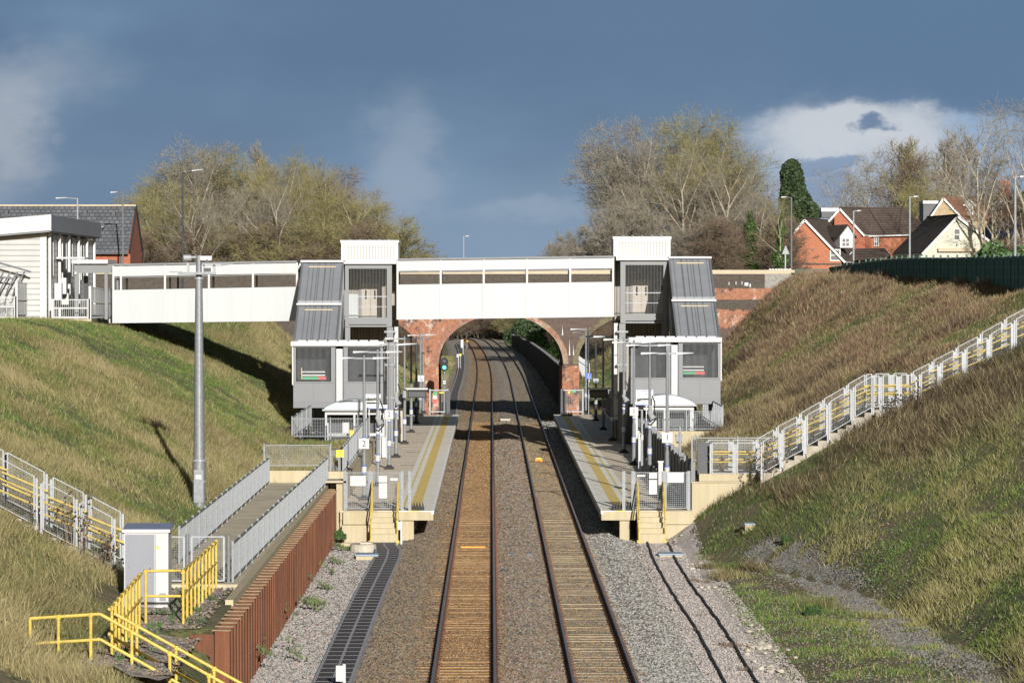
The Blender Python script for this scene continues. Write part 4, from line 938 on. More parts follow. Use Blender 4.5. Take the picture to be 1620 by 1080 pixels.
# ------------------------------------------------------------------ lamp posts on the platforms
def lamppost(px,y,topz,arms,label,plate=None,shaded=False,bands=True,dz=0,speaker=False,group='lamp posts along the platforms',m='galv'):
    x=X(px,y); t=T('lamp_post',label,'lamp post',(x,y,.915),group)
    mt=M['dark'] if shaded else M[m]  # shaded posts carry their shade as a darker pole and plate colour
    mb=MB(); mb.tube((x,y,.93),(x,y,2.9),.095,.085,10); mb.tube((x,y,2.9),(x,y,topz),.065,.055,10); mb.build('pole',mt,t,smooth=False)
    mb=MB(); mb.box(x-.22,x+.22,y-.22,y+.22,.93,1.02); mb.tube((x,y,1.02),(x,y,1.12),.14,.11,10); mb.build('base',M['black'],t)
    if bands:
        for zz in (2.0,3.15) if y<170 else (2.0,):
            mb=MB(); r=.105 if zz<2.9 else .075; mb.tube((x,y,zz),(x,y,zz+.26),r,r,10); b=mb.build('white_band',M['signw'],t)
            mb=MB(); mb.tube((x,y,zz-.04),(x,y,zz),r+.004,r+.004,10); mb.tube((x,y,zz+.26),(x,y,zz+.3),r+.004,r+.004,10); mb.build('blue_rim',M['blue'],b)
    for s in arms:
        mb=MB(); z=topz-.12; mb.box(x,x+s*.45,y-.03,y+.03,z-.03,z+.03); mb.build('arm',mt,t)
        mb=MB(); xa,xb=sorted((x+s*.35,x+s*1.05)); mb.hexa([(xa,y-.11,z-.04),(xb,y-.08,z-.0),(xb,y+.08,z-.0),(xa,y+.11,z-.04),(xa,y-.09,z+.05),(xb,y-.06,z+.04),(xb,y+.06,z+.04),(xa,y+.09,z+.05)]); mb.build('lamp_head',M['dark'] if shaded else M['led'],t)
    if plate:
        s,py,sz=plate
        z=Z(py,y); mb=MB(); mb.box(x-sz/2,x+sz/2,y-.13,y-.11,z-sz/2,z+sz/2); b=mb.build('number_plate',M['signd'] if shaded else M['signw'],t)
        text(s,sz*.82,M['ink'],b,(x,y-.135,z),'number')
    if speaker:
        mb=MB(); z=3.9; mb.tube((x+.02,y-.1,z+.28),(x+.02,y-.1,z-.0),.08,.09,8); mb.tube((x-.05,y-.12,z-.0),(x+.16,y-.22,z-.35),.07,.17,10); mb.build('horn_speaker',M['led'],t)
        mb=MB(); pts=[(x+.1,y-.1,z+.7),(x+.22,y-.12,z+.4),(x+.2,y-.12,z),(x+.28,y-.15,z-.35),(x+.05,y-.1,z-.6),(x-.1,y-.1,z-.55)]; mb.path(pts,.03,6); mb.build('cable_loop',M['black'],t)
    return t
Y_=lambda py: F*8.485/(py-VY)
lamppost(576,132,6.7,(-1,1),'lamp post bearing the front 2 plate nearest the camera on the left platform',('2',701.5,.40))
lamppost(597.5,141,6.77,(-1,1),'second lamp post from the camera on the left platform, with a looped cable',None,speaker=True)
lamppost(615.5,154.5,6.85,(-1,1),'third lamp post from the camera on the left platform, bearing a 2 plate',('2',655.5,.41),speaker=False)
lamppost(626.5,165,6.7,(-1,1),'fourth lamp post from the camera on the left platform, beside the grey column',None,speaker=True)
lamppost(640.,179.5,6.75,(-1,),'lamp post carrying the left platform display screen',None)
lamppost(650.5,193.5,6.6,(-1,),'sixth lamp post from the camera on the left platform, just behind the screen',None)
lamppost(658.5,206,6.35,(-1,1),'shade-coloured lamp post with a shade-grey 2 plate, far part of the left platform',('2',608,.36),shaded=True)
lamppost(665,218,6.4,(1,),'slim lamp post second from the far end of the left platform',None)
lamppost(669.6,222.5,6.3,(-1,),'slim lamp post at the far end of the left platform against red brick',None)
lamppost(1055.6,131.5,6.9,(-1,1),'lamp post bearing the front 1 plate nearest the camera on the right platform',('1',692,.41))
lamppost(1028,147,6.95,(-1,1),'second lamp post from the camera on the right platform, with a horn speaker',None,speaker=True)
lamppost(1003,158,6.9,(-1,1),'third lamp post from the camera on the right platform, bearing a 1 plate',('1',650.5,.4))
lamppost(987,169.5,6.85,(-1,1),'fourth lamp post from the camera on the right platform, beside the white casings',None,speaker=True)
lamppost(969.,183,6.8,(-1,),'lamp post carrying the right platform display screen',None)
lamppost(954.5,197,6.6,(-1,1),'sixth lamp post from the camera on the right platform, behind the screen',None)
lamppost(942.7,210.5,6.35,(-1,1),'shade-coloured lamp post with a shade-grey 1 plate, far part of the right platform',('1',603,.36),shaded=True)
lamppost(930.5,221.5,6.5,(-1,),'slim shade-coloured lamp post at the far right platform end',None,shaded=True)
lamppost(927,223.5,6.7,(-1,),'slim bright lamp post at the far end of the right platform by the brick pier',None)
def stan(px,pt,pb,y,label):
    x=X(px,y); t=T('camera_pole',label,'pole',(x,y,.915)); mb=MB(); mb.tube((x,y,.9),(x,y,Z(pt,y)),.06,.05,8); mb.build('pole',M['galvlight'],t)
    mb=MB(); z=Z((pt+pb)/2,y); mb.tube((x,y,z),(x,y,z+.25),.075,.075,8); mb.build('white_band',M['signw'],t)
    mb=MB(); mb.box(x-.12,x+.12,y-.12,y+.12,.9,1.0); mb.build('base',M['black'],t)
stan(1015.7,648,744,150,'short bright pole between the second and third lamp posts on the right platform')
stan(1076,675,790,134,'short pole right of the front 1 plate on the right platform')
# display screens
def display(p0,p1,y,label,sg):
    t=T('display_screen',label,'display screen',(X((p0+p1)/2,y),y,3.6),'departure screens on the platforms')
    sx0,sx1=X(p0,y),X(p1,y); zt=Z(616,y); zb=Z(629,y)
    mb=MB(); mb.box(sx0,sx1,y-.2,y+.2,zb,zt); mb.build('case',M['black'],t)
    mb=MB(); mb.box(sx0-.08,sx1+.08,y-.35,y+.35,zt+.002,zt+.09); mb.build('hood',M['postwhite'],t)
    mb=MB(); mb.box(sx0+.06,sx1-.06,y-.21,y-.2,zb+.06,zt-.12); mb.build('screen',M['glass'],t)
    e=sx0-.18 if sg<0 else sx1+.18
    mb=MB(); mb.tube((e,y+.1,zt+.05),((sx0+.1) if sg<0 else (sx1-.1),y+.1,zt+.05),.04); mb.tube((e,y,zb+.0),(e,y,zt-.05),.12,.1,8); mb.build('bracket',M['galvlight'],t)
display(645,674.5,179,'dark departure screen under a white hood on the left platform',-1)
display(933,961.5,182.5,'dark departure screen under a white hood on the right platform',1)
# gates at the far ends
def farg(p0,p1,y,label):
    t=T('platform_end_gate',label,'gate',(X(p0,y),y,.915)); 
    P=[(X(p0,y),y,1.1),(X(p1,y),y,1.1),(X(p1,y),y,Z(617,y)),(X(p0,y),y,Z(617,y))]
    mb=MB()
    for i in range(4): mb.bar(P[i],P[(i+1)%4],.07)
    mb.build('gate_frame',M['galvlight'],t)
    mb=MB(); meshpanel(mb,P[0][:2],P[1][:2],1.15,1.15,P[2][2]-1.2,.12,.01); mb.build('mesh_panel',M['galv'],t)
    for p in (p0,p1): mb=MB(); x=X(p,y); mb.box(x-.06,x+.06,y+.04,y+.16,.9,Z(615,y)); mb.build('post',M['galv'],t)
    return t
fg1=farg(680,708,221.2,'pale framed gate closing the far end of the left platform'); fg2=farg(889,922,221.2,'pale framed gate closing the far end of the right platform')
y=221.0
def fsign(par,p0,p1,q0,q1,m): mb=MB(); mb.box(X(p0,y),X(p1,y),y-.02,y,Z(q1,y),Z(q0,y)); mb.build('sign_plate',M[m],par)
fsign(fg1,685,691,620,625,'green'); fsign(fg1,685,691,625.5,631,'signw'); fsign(fg1,685,691,631,638,'red'); fsign(fg1,695,702,620,622,'yel')
fsign(fg2,905,911,617.5,621,'green'); fsign(fg2,899,902,619,622,'yel')
mb=MB(); mb.box(X(706,221),X(712,221),220.8,221,.9,Z(618,221)); tag(mb.build('screen_panel',M['dark']),'dark solid panel on the track side of the left far gate','panel')
mb=MB(); mb.box(X(887,221),X(896,221),220.8,221,.9,Z(618,221)); tag(mb.build('screen_panel',M['dark']),'dark solid panel on the track side of the right far gate','panel')
# accessible signs
def acc(px,py,y,m,label):
    t=T('wheelchair_sign',label,'sign',(X(px,y),y,.915)); mb=MB(); s=.2; x,z=X(px,y),Z(py,y); mb.box(x-s,x+s,y-.02,y,z-s,z+s); b=mb.build('board',M[m],t)
    mk=M['blue'] if m=='signw' else M['signw']
    mb=MB(); r=.09; pts=[(x+.0+r*math.cos(a),y-.026,z-.05+r*math.sin(a)) for a in np.linspace(2.6,6.5,9)]; mb.path(pts,.014,4); mb.bar((x-.02,y-.026,z+.1),(x-.01,y-.026,z-.03),.03); mb.bar((x-.01,y-.026,z-.03),(x+.08,y-.026,z-.04),.025); mb.bar((x+.08,y-.026,z-.04),(x+.12,y-.026,z-.13),.025); mb.tube((x-.02,y-.03,z+.14),(x-.02,y-.02,z+.14),.03,.03,8); mb.build('wheelchair_symbol',mk,b)
    mb=MB(); mb.tube((x,y+.03,.9),(x,y+.03,z+s),.03); mb.build('post',M['galvlight'],t)
acc(666,598.5,216,'signw','small white wheelchair sign by the far lamp posts of the left platform')
acc(931.3,595,221,'blue','small blue wheelchair sign by the far lamp post of the right platform')
# yellow 7 sign
t=T('marker_sign','small yellow sign reading 7 on the railing corner','sign',(X(538,127.4),127.4,2.4)); mb=MB(); yy=127.5; mb.box(X(532,yy),X(544,yy),yy-.02,yy,Z(723,yy),Z(711.5,yy)); b=mb.build('board',M['yel'],t); text('7',.2,M['ink'],b,(X(538,yy),yy-.026,Z(716.5,yy)),'number'); text('.',.2,M['ink'],b,(X(538,yy),yy-.026,Z(720.5,yy)),'dot')
mb=MB(); mb.box(X(535.5,yy),X(537,yy),yy,yy+.05,1.9,Z(711,yy)); mb.build('post',M['galv'],t)
# platform furniture
def pbox(nm,label,cat,p0,p1,q0,q1,y,d,m,base=.915):
    x0,x1=X(p0,y),X(p1,y); t=T(nm,label,cat,((x0+x1)/2,y,base)); z1=Z(q0,y); mb=MB(); mb.box(x0,x1,y,y+d,base+.05,z1-.05); mb.build('body',M[m],t)
    mb=MB(); mb.box(x0-.03,x1+.03,y-.03,y+d+.03,z1-.05,z1); mb.build('lid',M[m],t); mb=MB(); mb.box(x0+.03,x1-.03,y+.03,y+d-.03,base-.02,base+.05); mb.build('base',M['dark'],t); return t
pbox('information_totem','white slim information panel beside the left shelter','information panel',604,611,691,722,164.3,.12,'postwhite')
pbox('help_point','tan and orange slim panel on the left platform by the column','panel',629,637,645,683,181.5,.25,'beige')
pbox('help_point','white narrow panel against the shade-dark fence of the right platform','panel',1010,1015,685,720,152,.12,'postwhite')
pbox('control_box','small white gridded box hanging at the right platform fence','cabinet',1042,1049,729,748,128,.1,'signw',1.6)
pbox('control_box','small grey box on the cream wall below the right shelter','cabinet',1070,1080,687,698,163.1,.1,'galv',1.75)
pbox('grit_bin','low yellow grit bin inside the left shelter','bin',553,560,680,684,164,.3,'yel',1.1)
# brown/dark base pads near left platform: catch pit covers in the ballast
def cover(px0,px1,py,label,tone='cover',d=.5,th=.09,z0=-.16):
    y=F*(CZ-z0)/(py-VY); x0,x1=X(px0,y),X(px1,y); t=T('catch_pit_cover',label,'pit cover',((x0+x1)/2,y,z0),'blue-grey pit covers')
    mb=MB(); mb.box(x0,x1,y,y+d,z0-.3,z0); mb.build('frame',M['cream'],t); mb=MB(); mb.box(x0-.03,x1+.03,y+.1,y+d+.4,z0+.004,z0+.06); mb.build('lid',M[tone],t)
cover(805,840,880,'blue-grey pit cover in the ballast between the two tracks, nearest the camera'); cover(806,826,807,'blue-grey pit cover between the two tracks, second from the camera',d=.4)
cover(563,597,880,'blue-grey pit cover beside the trough walkway on the left'); cover(1044,1080,879,'blue-grey pit cover on the pale gravel path on the right')
cover(794,806,712,'blue-grey pit cover between the two tracks beside the platforms',d=.5); cover(792,807,664,'pale pit cover between the tracks in front of the brick bridge','signw',z0=-.02)
x_,y_=G(1187,842); t=T('catch_pit_cover','small grey box lid lying in the grass of the right embankment','pit cover',(x_,y_,H(x_,y_)),'blue-grey pit covers'); mb=MB(); z_=H(x_,y_); mb.box(x_-.17,x_+.17,y_,y_+.5,z_-.3,z_+.22); mb.build('frame',M['cream'],t); mb=MB(); mb.box(x_-.19,x_+.19,y_-.02,y_+.6,z_+.222,z_+.27); mb.build('lid',M['cover'],t)
t=T('axle_counter_box','orange yellow box lying inside the right track','track equipment',(X(852,180),180,-.1)); mb=MB(); y=182; mb.box(X(847,y),X(858,y),y,y+.3,-.2,-.02); mb.build('body',M['orange'],t); mb=MB(); mb.box(X(849,y),X(856,y),y+.05,y+.25,-.02,.03); mb.build('lid',M['yel'],t)
mb=MB(); mb.bar((X(729,122),121.5,-.14),(X(768,122),121.5,-.14),.07,.05); tag(mb.build('orange_batten',M['orange']),'thin orange batten across the left track','batten')
# manhole, marker posts
t=T('concrete_manhole','round pale concrete manhole ring beside the left platform steps','manhole',(X(575,121),121,-.2)); mb=MB(); x=X(574,121.); mb.tube((x,121.2,-.3),(x,121.2,.0),.5,.48,20); mb.build('ring',M['stone'],t); mb=MB(); mb.box(x-.1,x+.35,121.1,121.5,.0,.07); mb.build('cover',M['stone'],t); mb=MB(); mb.box(X(541,123),X(566,123),122.6,122.9,-.2,-.08); mb.build('slab',M['cream'],t)
def marker(px0,px1,q0,q1,y,label,nm='marker_post'):
    t=T(nm,label,'marker post',(X((px0+px1)/2,y),y,-.2)); mb=MB(); mb.box(X(px0,y),X(px1,y),y,y+.06,Z(q1,y),Z(q0,y)); mb.build('plate',M['signw'],t); mb=MB(); x=X(px1,y); mb.box(x-.02,x+.05,y+.06,y+.13,-.3,Z(q0,y)+.03); mb.build('post',M['postwhite'],t)
marker(531,543,1053,1078,79,'white marker post at the bottom edge on the trough walkway'); marker(627.5,634,825,838,124.2,'white marker post beside the left platform steps')
marker(729,732.5,537,550,470,'white marker post on the green bank beyond the brick bridge'); marker(722.5,725,560,565,390,'small white marker beyond the bridge, left of the yellow one')
t=T('marker_post','small yellow marker beyond the bridge beside the trough','marker post',(X(728,390),390,0)); mb=MB(); mb.box(X(726.5,390),X(730,390),390,390.1,Z(563,390),Z(559.5,390)); mb.build('plate',M['yel'],t); mb=MB(); mb.box(X(728,390),X(729,390),390.1,390.2,-.3,Z(560,390)); mb.build('post',M['galv'],t)
t=T('marker_post','tiny yellow marker farthest away by the bend of the track','marker post',(X(739,520),520,0)); mb=MB(); mb.box(X(737.5,520),X(740.5,520),520,520.1,Z(541,520),Z(538.5,520)); mb.build('plate',M['yel'],t); mb=MB(); mb.box(X(738,520),X(739.5,520),520.1,520.2,-.3,Z(539,520)); mb.build('post',M['galv'],t)
# ------------------------------------------------------------------ signal
y=226.; x=X(703,y); t=T('railway_signal','railway signal showing a green light in front of the arch','signal',(x,y,-.2))
mb=MB(); mb.tube((x,y,-.3),(x,y,Z(584,y)),.07,.07,10); mb.build('post',M['galv'],t)
mb=MB(); r=.26; zc_=Z(581,y); zt_=Z(571,y); pts=[(x+r*math.cos(a),y-.1,zt_+r*math.sin(a)) for a in np.linspace(0,math.pi,9)]+[(x+r*math.cos(a),y-.1,zc_+r*math.sin(a)) for a in np.linspace(math.pi,2*math.pi,9)]
mb.prism(pts,(0,.06,0)); mb.build('backboard',M['black'],t)
mb=MB(); mb.tube((x,y-.22,zc_),(x,y-.1,zc_),.15,.17,14); mb.tube((x,y-.18,zt_),(x,y-.1,zt_),.1,.12,12); mb.build('lens_housing',M['dark'],t)
mb=MB(); mb.tube((x,y-.24,zc_),(x,y-.22,zc_),.12,.12,14); mb.build('green_lens',M['lens'],t)
mb=MB(); zz=Z(604.5,y); mb.box(x-.15,x+.15,y-.12,y-.08,zz-.17,zz+.17); o=mb.build('number_plate',M['ink'],t); mb=MB(); mb.box(x-.11,x+.11,y-.13,y-.12,zz+.02,zz+.12); mb.box(x-.11,x+.11,y-.13,y-.12,zz-.12,zz-.02); mb.build('white_stripes',M['signw'],o)
# ------------------------------------------------------------------ CCTV mast
y=111.; x=X(315,y); t=T('camera_mast','tall tapered galvanised mast with a ring of cameras on the left embankment','mast',(x,y,2.2)); zt_=Z(404,y)
mb=MB(); mb.tube((x,y,1.5),(x,y,3.6),.225,.215,20); mb.tube((x,y,3.6),(x,y,Z(440,y)),.19,.12,20); mb.tube((x,y,Z(440,y)),(x,y,zt_),.1,.095,16); mb.build('pole',M['galv'],t,smooth=False)
mb=MB(); mb.box(x-.16,x+.16,y-.24,y-.2,2.2,3.3); mb.build('access_door',M['galv'],t)
mb=MB(); 
for zz in (2.9,3.6,Z(440,y)): mb.tube((x,y,zz-.03),(x,y,zz+.03),.24 if zz<5 else .16,.24 if zz<5 else .16,16)
mb.build('flange',M['galvlight'],t)
mb=MB(); zz=Z(433,y); mb.box(X(283,y),X(343,y),y-.35,y-.27,zz-.03,zz+.05); mb.box(X(288,y),X(340,y),y+.25,y+.33,zz-.03,zz+.05); mb.box(x-.08,x+.08,y-.3,y+.3,zz-.02,zz+.04); mb.box(X(270,y),X(290,y),y-.3,y-.25,zz+.04,zz+.08); mb.build('head_frame',M['galv'],t)
mb=MB(); zz=Z(408,y); mb.tube((X(291,y),y-.15,zz),(X(303,y),y-.1,zz),.11,.1,10); mb.tube((X(303,y),y,zz+.02),(x,y,zz+.02),.05); mb.build('camera',M['galvlight'],t)
mb=MB(); mb.box(X(318,y),X(336,y),y-.2,y+.1,Z(412,y),Z(405,y)); mb.build('equipment_box',M['hwhite'],t)
mb=MB(); mb.box(X(322,y),X(352,y),y-.3,y-.1,Z(421,y),Z(417.5,y)); mb.tube((X(350,y),y-.2,Z(419,y)),(X(370,y),y-.2,Z(416.5,y)),.03); mb.build('camera_arm',M['led'],t)
for a,b_ in ((323,325.5),(338,342),(297,301)): mb=MB(); mb.box(X(a,y),X(b_,y),y-.3,y-.22,Z(431,y),Z(419 if a>300 else 416,y)); mb.build('bracket',M['led'],t)
mb=MB(); mb.box(X(324,y),X(334,y),y-.32,y-.05,Z(430,y),Z(424,y)); mb.tube((X(329,y),y-.35,Z(413,y)),(X(329,y),y-.25,Z(413,y)),.05); mb.build('dark_fitting',M['dark'],t)
mb=MB(); mb.box(x-.1,x+.1,y-.245,y-.235,Z(757,y)-.0,Z(750,y)); mb.build('warning_label',M['signw'],t)
# ------------------------------------------------------------------ brick road bridge
y0b,y1b=232.,243.
S22=F/y0b
xc=X(792.5,y0b); ha=4.37; zs=4.05; rise=3.45; pw=1.05
xl_p=xc-ha-pw; xr_p=xc+ha+pw
cl=xl_p-ha; cr=xr_p+ha
def zbot(x):
    for c in (xc,cl,cr):
        if abs(x-c)<ha: return zs+rise*math.sqrt(max(0,1-((x-c)/ha)**2))
    return -.6
Wl,Wr=-30.,X(1256,y0b)
zpar=Z(433.5,y0b)
bt=T('road_bridge','old brick road bridge with three arches behind the footbridge','bridge',(xc,y0b,0))
def facestrip(xa,xb,mt,nm,zlo=None,zhi=None,yy=y0b,back=False,off_=0.):
    xs_=[xa]
    n=max(1,int((xb-xa)/.12)); xs_=[xa+(xb-xa)*i/n for i in range(n+1)]
    mb=MB()
    for a,b in zip(xs_[:-1],xs_[1:]):
        m_=(a+b)/2; z0=zbot(m_) if zlo is None else zlo
        za=zbot(a+1e-4) if zbot(m_)>0 and zlo is None else z0; zb_=zbot(b-1e-4) if zbot(m_)>0 and zlo is None else z0
        if zbot(m_)>0 and zlo is None: za=max(za,zs); zb_=max(zb_,zs)
        zh=zhi if zhi else zpar
        P=[(a,yy-off_,za),(b,yy-off_,zb_),(b,yy-off_,zh),(a,yy-off_,zh)]
        mb.add(P if not back else P[::-1],[(0,1,2,3)])
    return mb.build(nm,mt,bt)
zstr=7.75
xm_=xc+.9
facestrip(Wl,Wr,M['brdark'],'parapet',zstr,zpar,off_=.0)
facestrip(Wl,xl_p-3.2,M['brdark'],'wing_wall',None,zstr); facestrip(xl_p-3.2,xm_,M['brred'],'red_spandrel',None,zstr)
facestrip(xm_,xr_p+3.4,M['brmixed'],'brown_spandrel',None,zstr); facestrip(xr_p+3.4,Wr,M['brmixed'],'wing_wall',None,zstr)
facestrip(Wl,Wr,M['brdark'],'rear_face',None,zpar,yy=y1b,back=True)
for a,b in ((xl_p,xc-ha),(xc+ha,xr_p)):
    mb=MB(); mb.box(a-.08,b+.0 if a<0 else b+.08,y0b-.08,y1b+.05,-.6,zs-.12); mb.build('pier',M['brred'],bt)
# red and yellow patches on the right wing wall
def patchb(p0,p1,q0,q1,m,nm,o=.02): mb=MB(); mb.box(X(p0,y0b),X(p1,y0b),y0b-o,y0b,Z(q1,y0b),Z(q0,y0b)); mb.build(nm,M[m],bt)
patchb(1124,1236,456,474,'brred','repair_brickwork'); patchb(1124,1236,489,520,'brred','repair_brickwork',.021); patchb(1210,1254.5,433.8,455.8,'brgrey','repair_brickwork')
# arch rings and barrels
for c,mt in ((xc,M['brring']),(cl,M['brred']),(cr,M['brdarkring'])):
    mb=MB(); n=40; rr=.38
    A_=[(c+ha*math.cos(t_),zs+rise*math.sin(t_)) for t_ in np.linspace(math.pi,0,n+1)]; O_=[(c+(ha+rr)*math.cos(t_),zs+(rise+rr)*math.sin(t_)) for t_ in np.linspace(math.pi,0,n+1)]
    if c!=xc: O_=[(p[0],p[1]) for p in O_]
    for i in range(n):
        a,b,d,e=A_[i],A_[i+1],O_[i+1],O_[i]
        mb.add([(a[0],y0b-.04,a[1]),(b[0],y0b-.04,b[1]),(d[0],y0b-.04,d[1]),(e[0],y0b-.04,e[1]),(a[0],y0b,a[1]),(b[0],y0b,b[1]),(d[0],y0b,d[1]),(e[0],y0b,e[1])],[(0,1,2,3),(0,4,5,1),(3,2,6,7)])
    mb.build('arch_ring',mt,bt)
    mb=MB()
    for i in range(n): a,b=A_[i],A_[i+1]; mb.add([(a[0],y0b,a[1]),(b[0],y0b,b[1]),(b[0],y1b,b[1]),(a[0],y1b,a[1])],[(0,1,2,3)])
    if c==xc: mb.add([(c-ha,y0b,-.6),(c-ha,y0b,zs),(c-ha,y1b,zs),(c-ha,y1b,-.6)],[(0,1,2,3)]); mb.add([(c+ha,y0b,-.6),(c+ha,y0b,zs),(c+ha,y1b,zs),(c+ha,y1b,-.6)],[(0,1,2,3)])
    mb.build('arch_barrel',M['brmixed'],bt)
mb=MB(); mb.box(Wl,Wr,y0b+.4,y1b-.4,zstr+.8,zstr+1.2); mb.build('road_deck',M['road'],bt)
mb=MB(); mb.box(Wl,Wr,y0b+.35,y0b+.4,zstr,zpar); mb.box(Wl,Wr,y1b-.4,y1b-.35,zstr,zpar); mb.box(Wr-.05,Wr,y0b+.001,y1b-.001,0,zpar); mb.build('parapet_back',M['brdark'],bt)
# coping: cream, stepped
zc=Z(428.7,y0b)
for a,b,dzc in ((Wl,X(662,y0b),-.06),(X(662,y0b),X(838,y0b),.0),(X(838,y0b),X(1215,y0b),.08),(X(1215,y0b),Wr+.1,.08)):
    mb=MB(); mb.box(a,b,y0b-.08,y0b+.48,zpar+.002,zc+dzc); mb.build('coping',M['copingstone'],bt)
mb=MB(); 
for px in np.arange(1217,1250,4.5): mb.box(X(px,y0b),X(px+3.4,y0b),y0b+.0,y0b+.4,zc+.082,zc+.16)
mb.build('coping_blocks',M['whitetrim'],bt)
mb=MB()
for p0,p1,q in ((1153,1154,447),(1164,1165,446),(1173.5,1174.5,446),(1178,1184,448),(1186,1188,450),(1236.5,1237.5,447)): mb.box(X(p0,y0b),X(p1,y0b),y0b-.006,y0b-.0,Z(q+4,y0b),Z(q-1,y0b))
mb.build('white_scrawl',M['whitetrim'],bt)
mb=MB()
for p0,p1,q0,q1 in ((900,902,537,562),(906.5,908,545,562),(889,891,515,530)): mb.add([(X(p0,y0b),y0b-.045,Z(q1,y0b)),(X(p1,y0b),y0b-.045,Z(q1,y0b)),(X((p0+p1)/2,y0b),y0b-.045,Z(q0,y0b))],[(0,1,2)])
mb.build('lime_streaks',M['whitetrim'],bt)
# ------------------------------------------------------------------ fences beyond the bridge
t=T('acoustic_fence','tall grey boarded noise barrier running away right of the tracks beyond the arch','fence',(5.5,250,0))
y=244.5
while y<545:
    y2=y+3.0; xa=5.55+float(off(y)); xb=5.55+float(off(y2)); za=float(np.interp(y,[250,360,420,540],[3.35,2.7,2.45,1.75])); zb_=float(np.interp(y2,[250,360,420,540],[3.35,2.7,2.45,1.75])); 
    mb=MB(); mb.hexa([(xa,y,-.4),(xb,y2,-.4),(xb+.08,y2,-.4),(xa+.08,y,-.4),(xa,y,za),(xb,y2,zb_),(xb+.08,y2,zb_),(xa+.08,y,za)]); mb.build('panel',M['acoustic'],t)
    mb=MB(); mb.box(xa-.09,xa+.1,y-.09,y+.09,-.4,za+.06); mb.build('post',M['dark'],t); y=y2
t=T('palisade_fence','pale palisade fence on the bank beyond the arch','fence',(12,420,2))
mb=MB()
for i in range(90):
    yy=330+i*1.7; x=X(857+27*(1-i/90.),yy)+.0; x=9.8+float(off(yy))*.8; z=H(x,yy); mb.box(x-.06,x+.06,yy-.02,yy+.02,z,z+1.9)
mb.build('pales',M['galvlight'],t); mb=MB(); 
mb.bar((9.8,330,H(9.8,330)+1.4),(9.8+float(off(480))*.8,480,H(9,480)+1.4),.06); mb.build('rail',M['galvlight'],t)
# ------------------------------------------------------------------ green fence on the right crest
def gpt(px,y): return X(px,y)
fp=[(1624,150.),(1588,158.),(1545,166.),(1500,175.),(1455,185.),(1410,198.),(1370,212.),(1312,228.)]
t=T('green_fence','dark green mesh fence with scrim along the top of the right embankment','fence',(X(1500,175),175,9.6),'green fences on the right crest')
ftop=[400,402,402.5,404,404,406,411,420]
pts=[(X(p,y),y,Z(q,y)) for (p,y),q in zip(fp,ftop)]
for (a,b) in zip(pts[:-1],pts[1:]):
    a=Vector(a); b=Vector(b); n=max(2,int((b-a).length/2.4))
    for i in range(n):
        p=a+(b-a)*i/n; q=a+(b-a)*(i+1)/n
        mb=MB(); mb.hexa([(p.x,p.y,9.0),(q.x,q.y,9.0),(q.x,q.y+.02,9.0),(p.x,p.y+.02,9.0),(p.x,p.y,p.z-.12),(q.x,q.y,q.z-.12),(q.x,q.y+.02,q.z-.12),(p.x,p.y+.02,p.z-.12)]); o=mb.build('scrim_panel',M['greens'],t)
        mb=MB()
        for f in (0,.5): r=p+(q-p)*f; w=.05 if f==0 else .025; mb.box(r.x-w,r.x+w,r.y-.1,r.y-.02,8.9,r.z+(.02 if f==0 else -.1))
        for zz in (-.2,-.65,-1.1): mb.bar((p.x,p.y-.05,p.z+zz),(q.x,q.y-.05,q.z+zz),.04)
        mb.build('mesh_rails',M['greenf'],o)
t=T('green_fence','low dark green palisade at the end of the bridge parapet','fence',(X(1285,230),230,9.6),'green fences on the right crest')
for px in np.arange(1258,1312,1.8): 
    mb=MB(); x=X(px,231); mb.box(x-.02,x+.02,231,231.04,9.2,Z(425,231)); mb.build('pale',M['greenf'],t)
mb=MB(); mb.bar((X(1257,231),231.05,Z(427,231)),(X(1312,231),231.05,Z(427,231)),.05); mb.build('rail',M['greenf'],t)
# road sign
y=236; t=T('road_sign','triangular road sign seen from behind on a grey post','road sign',(X(1242.5,y),y,9)); mb=MB(); x=X(1242.5,y); mb.tube((x,y,8.8),(x,y,Z(389,y)),.05); mb.build('post',M['postwhite'],t)
mb=MB(); mb.prism([(X(1237,y),y-.06,Z(402,y)),(X(1249,y),y-.06,Z(402,y)),(X(1243,y),y-.06,Z(388,y))],(0,.02,0)); mb.build('triangle_plate',M['galv'],t)
# ------------------------------------------------------------------ street lamps
def street(px,pyt,arm,y,label,m='galvlight',head='led',zb=8.5,up=0.):
    x=X(px,y); zt=Z(pyt,y); t=T('street_lamp',label,'street lamp',(x,y,zb),'street lamps behind the station')
    mb=MB(); mb.tube((x,y,zb-1),(x,y,zt),.085,.055,8); mb.build('pole',M[m],t)
    xe=X(px+arm,y); s=1 if arm>0 else -1; mb=MB(); mb.tube((x,y,zt-.05),(x+(xe-x)*.6,y,zt+up*.6),.035); mb.build('arm',M[m],t)
    mb=MB(); a,b=sorted((x+(xe-x)*.45,xe)); mb.hexa([(a,y-.12,zt-.06+up*.7),(b,y-.12,zt-.02+up),(b,y+.12,zt-.02+up),(a,y+.12,zt-.06+up*.7),(a,y-.1,zt+.04+up*.7),(b,y-.08,zt+.05+up),(b,y+.08,zt+.05+up),(a,y+.1,zt+.04+up*.7)]); mb.build('lamp_head',M[head],t)
street(123.5,313.5,-34,230,'street lamp with a long left arm above the white station building')
street(195,304.5,-19,245,'grey street lamp in front of the slate roofed brick house','greymid')
street(289.5,274.5,33,228,'tall dark street lamp in front of the left trees','dark',up=.25)
street(733.5,373.5,9,300,'small distant street lamp above the middle of the footbridge')
street(1350.5,333.5,12,240,'short pale street lamp in front of the orange brick gable')
street(1439.5,311,14,225,'pale street lamp between the brick house and the cream house')
street(1606.5,279.5,16,175,'tall white street lamp at the right edge behind the green fence')
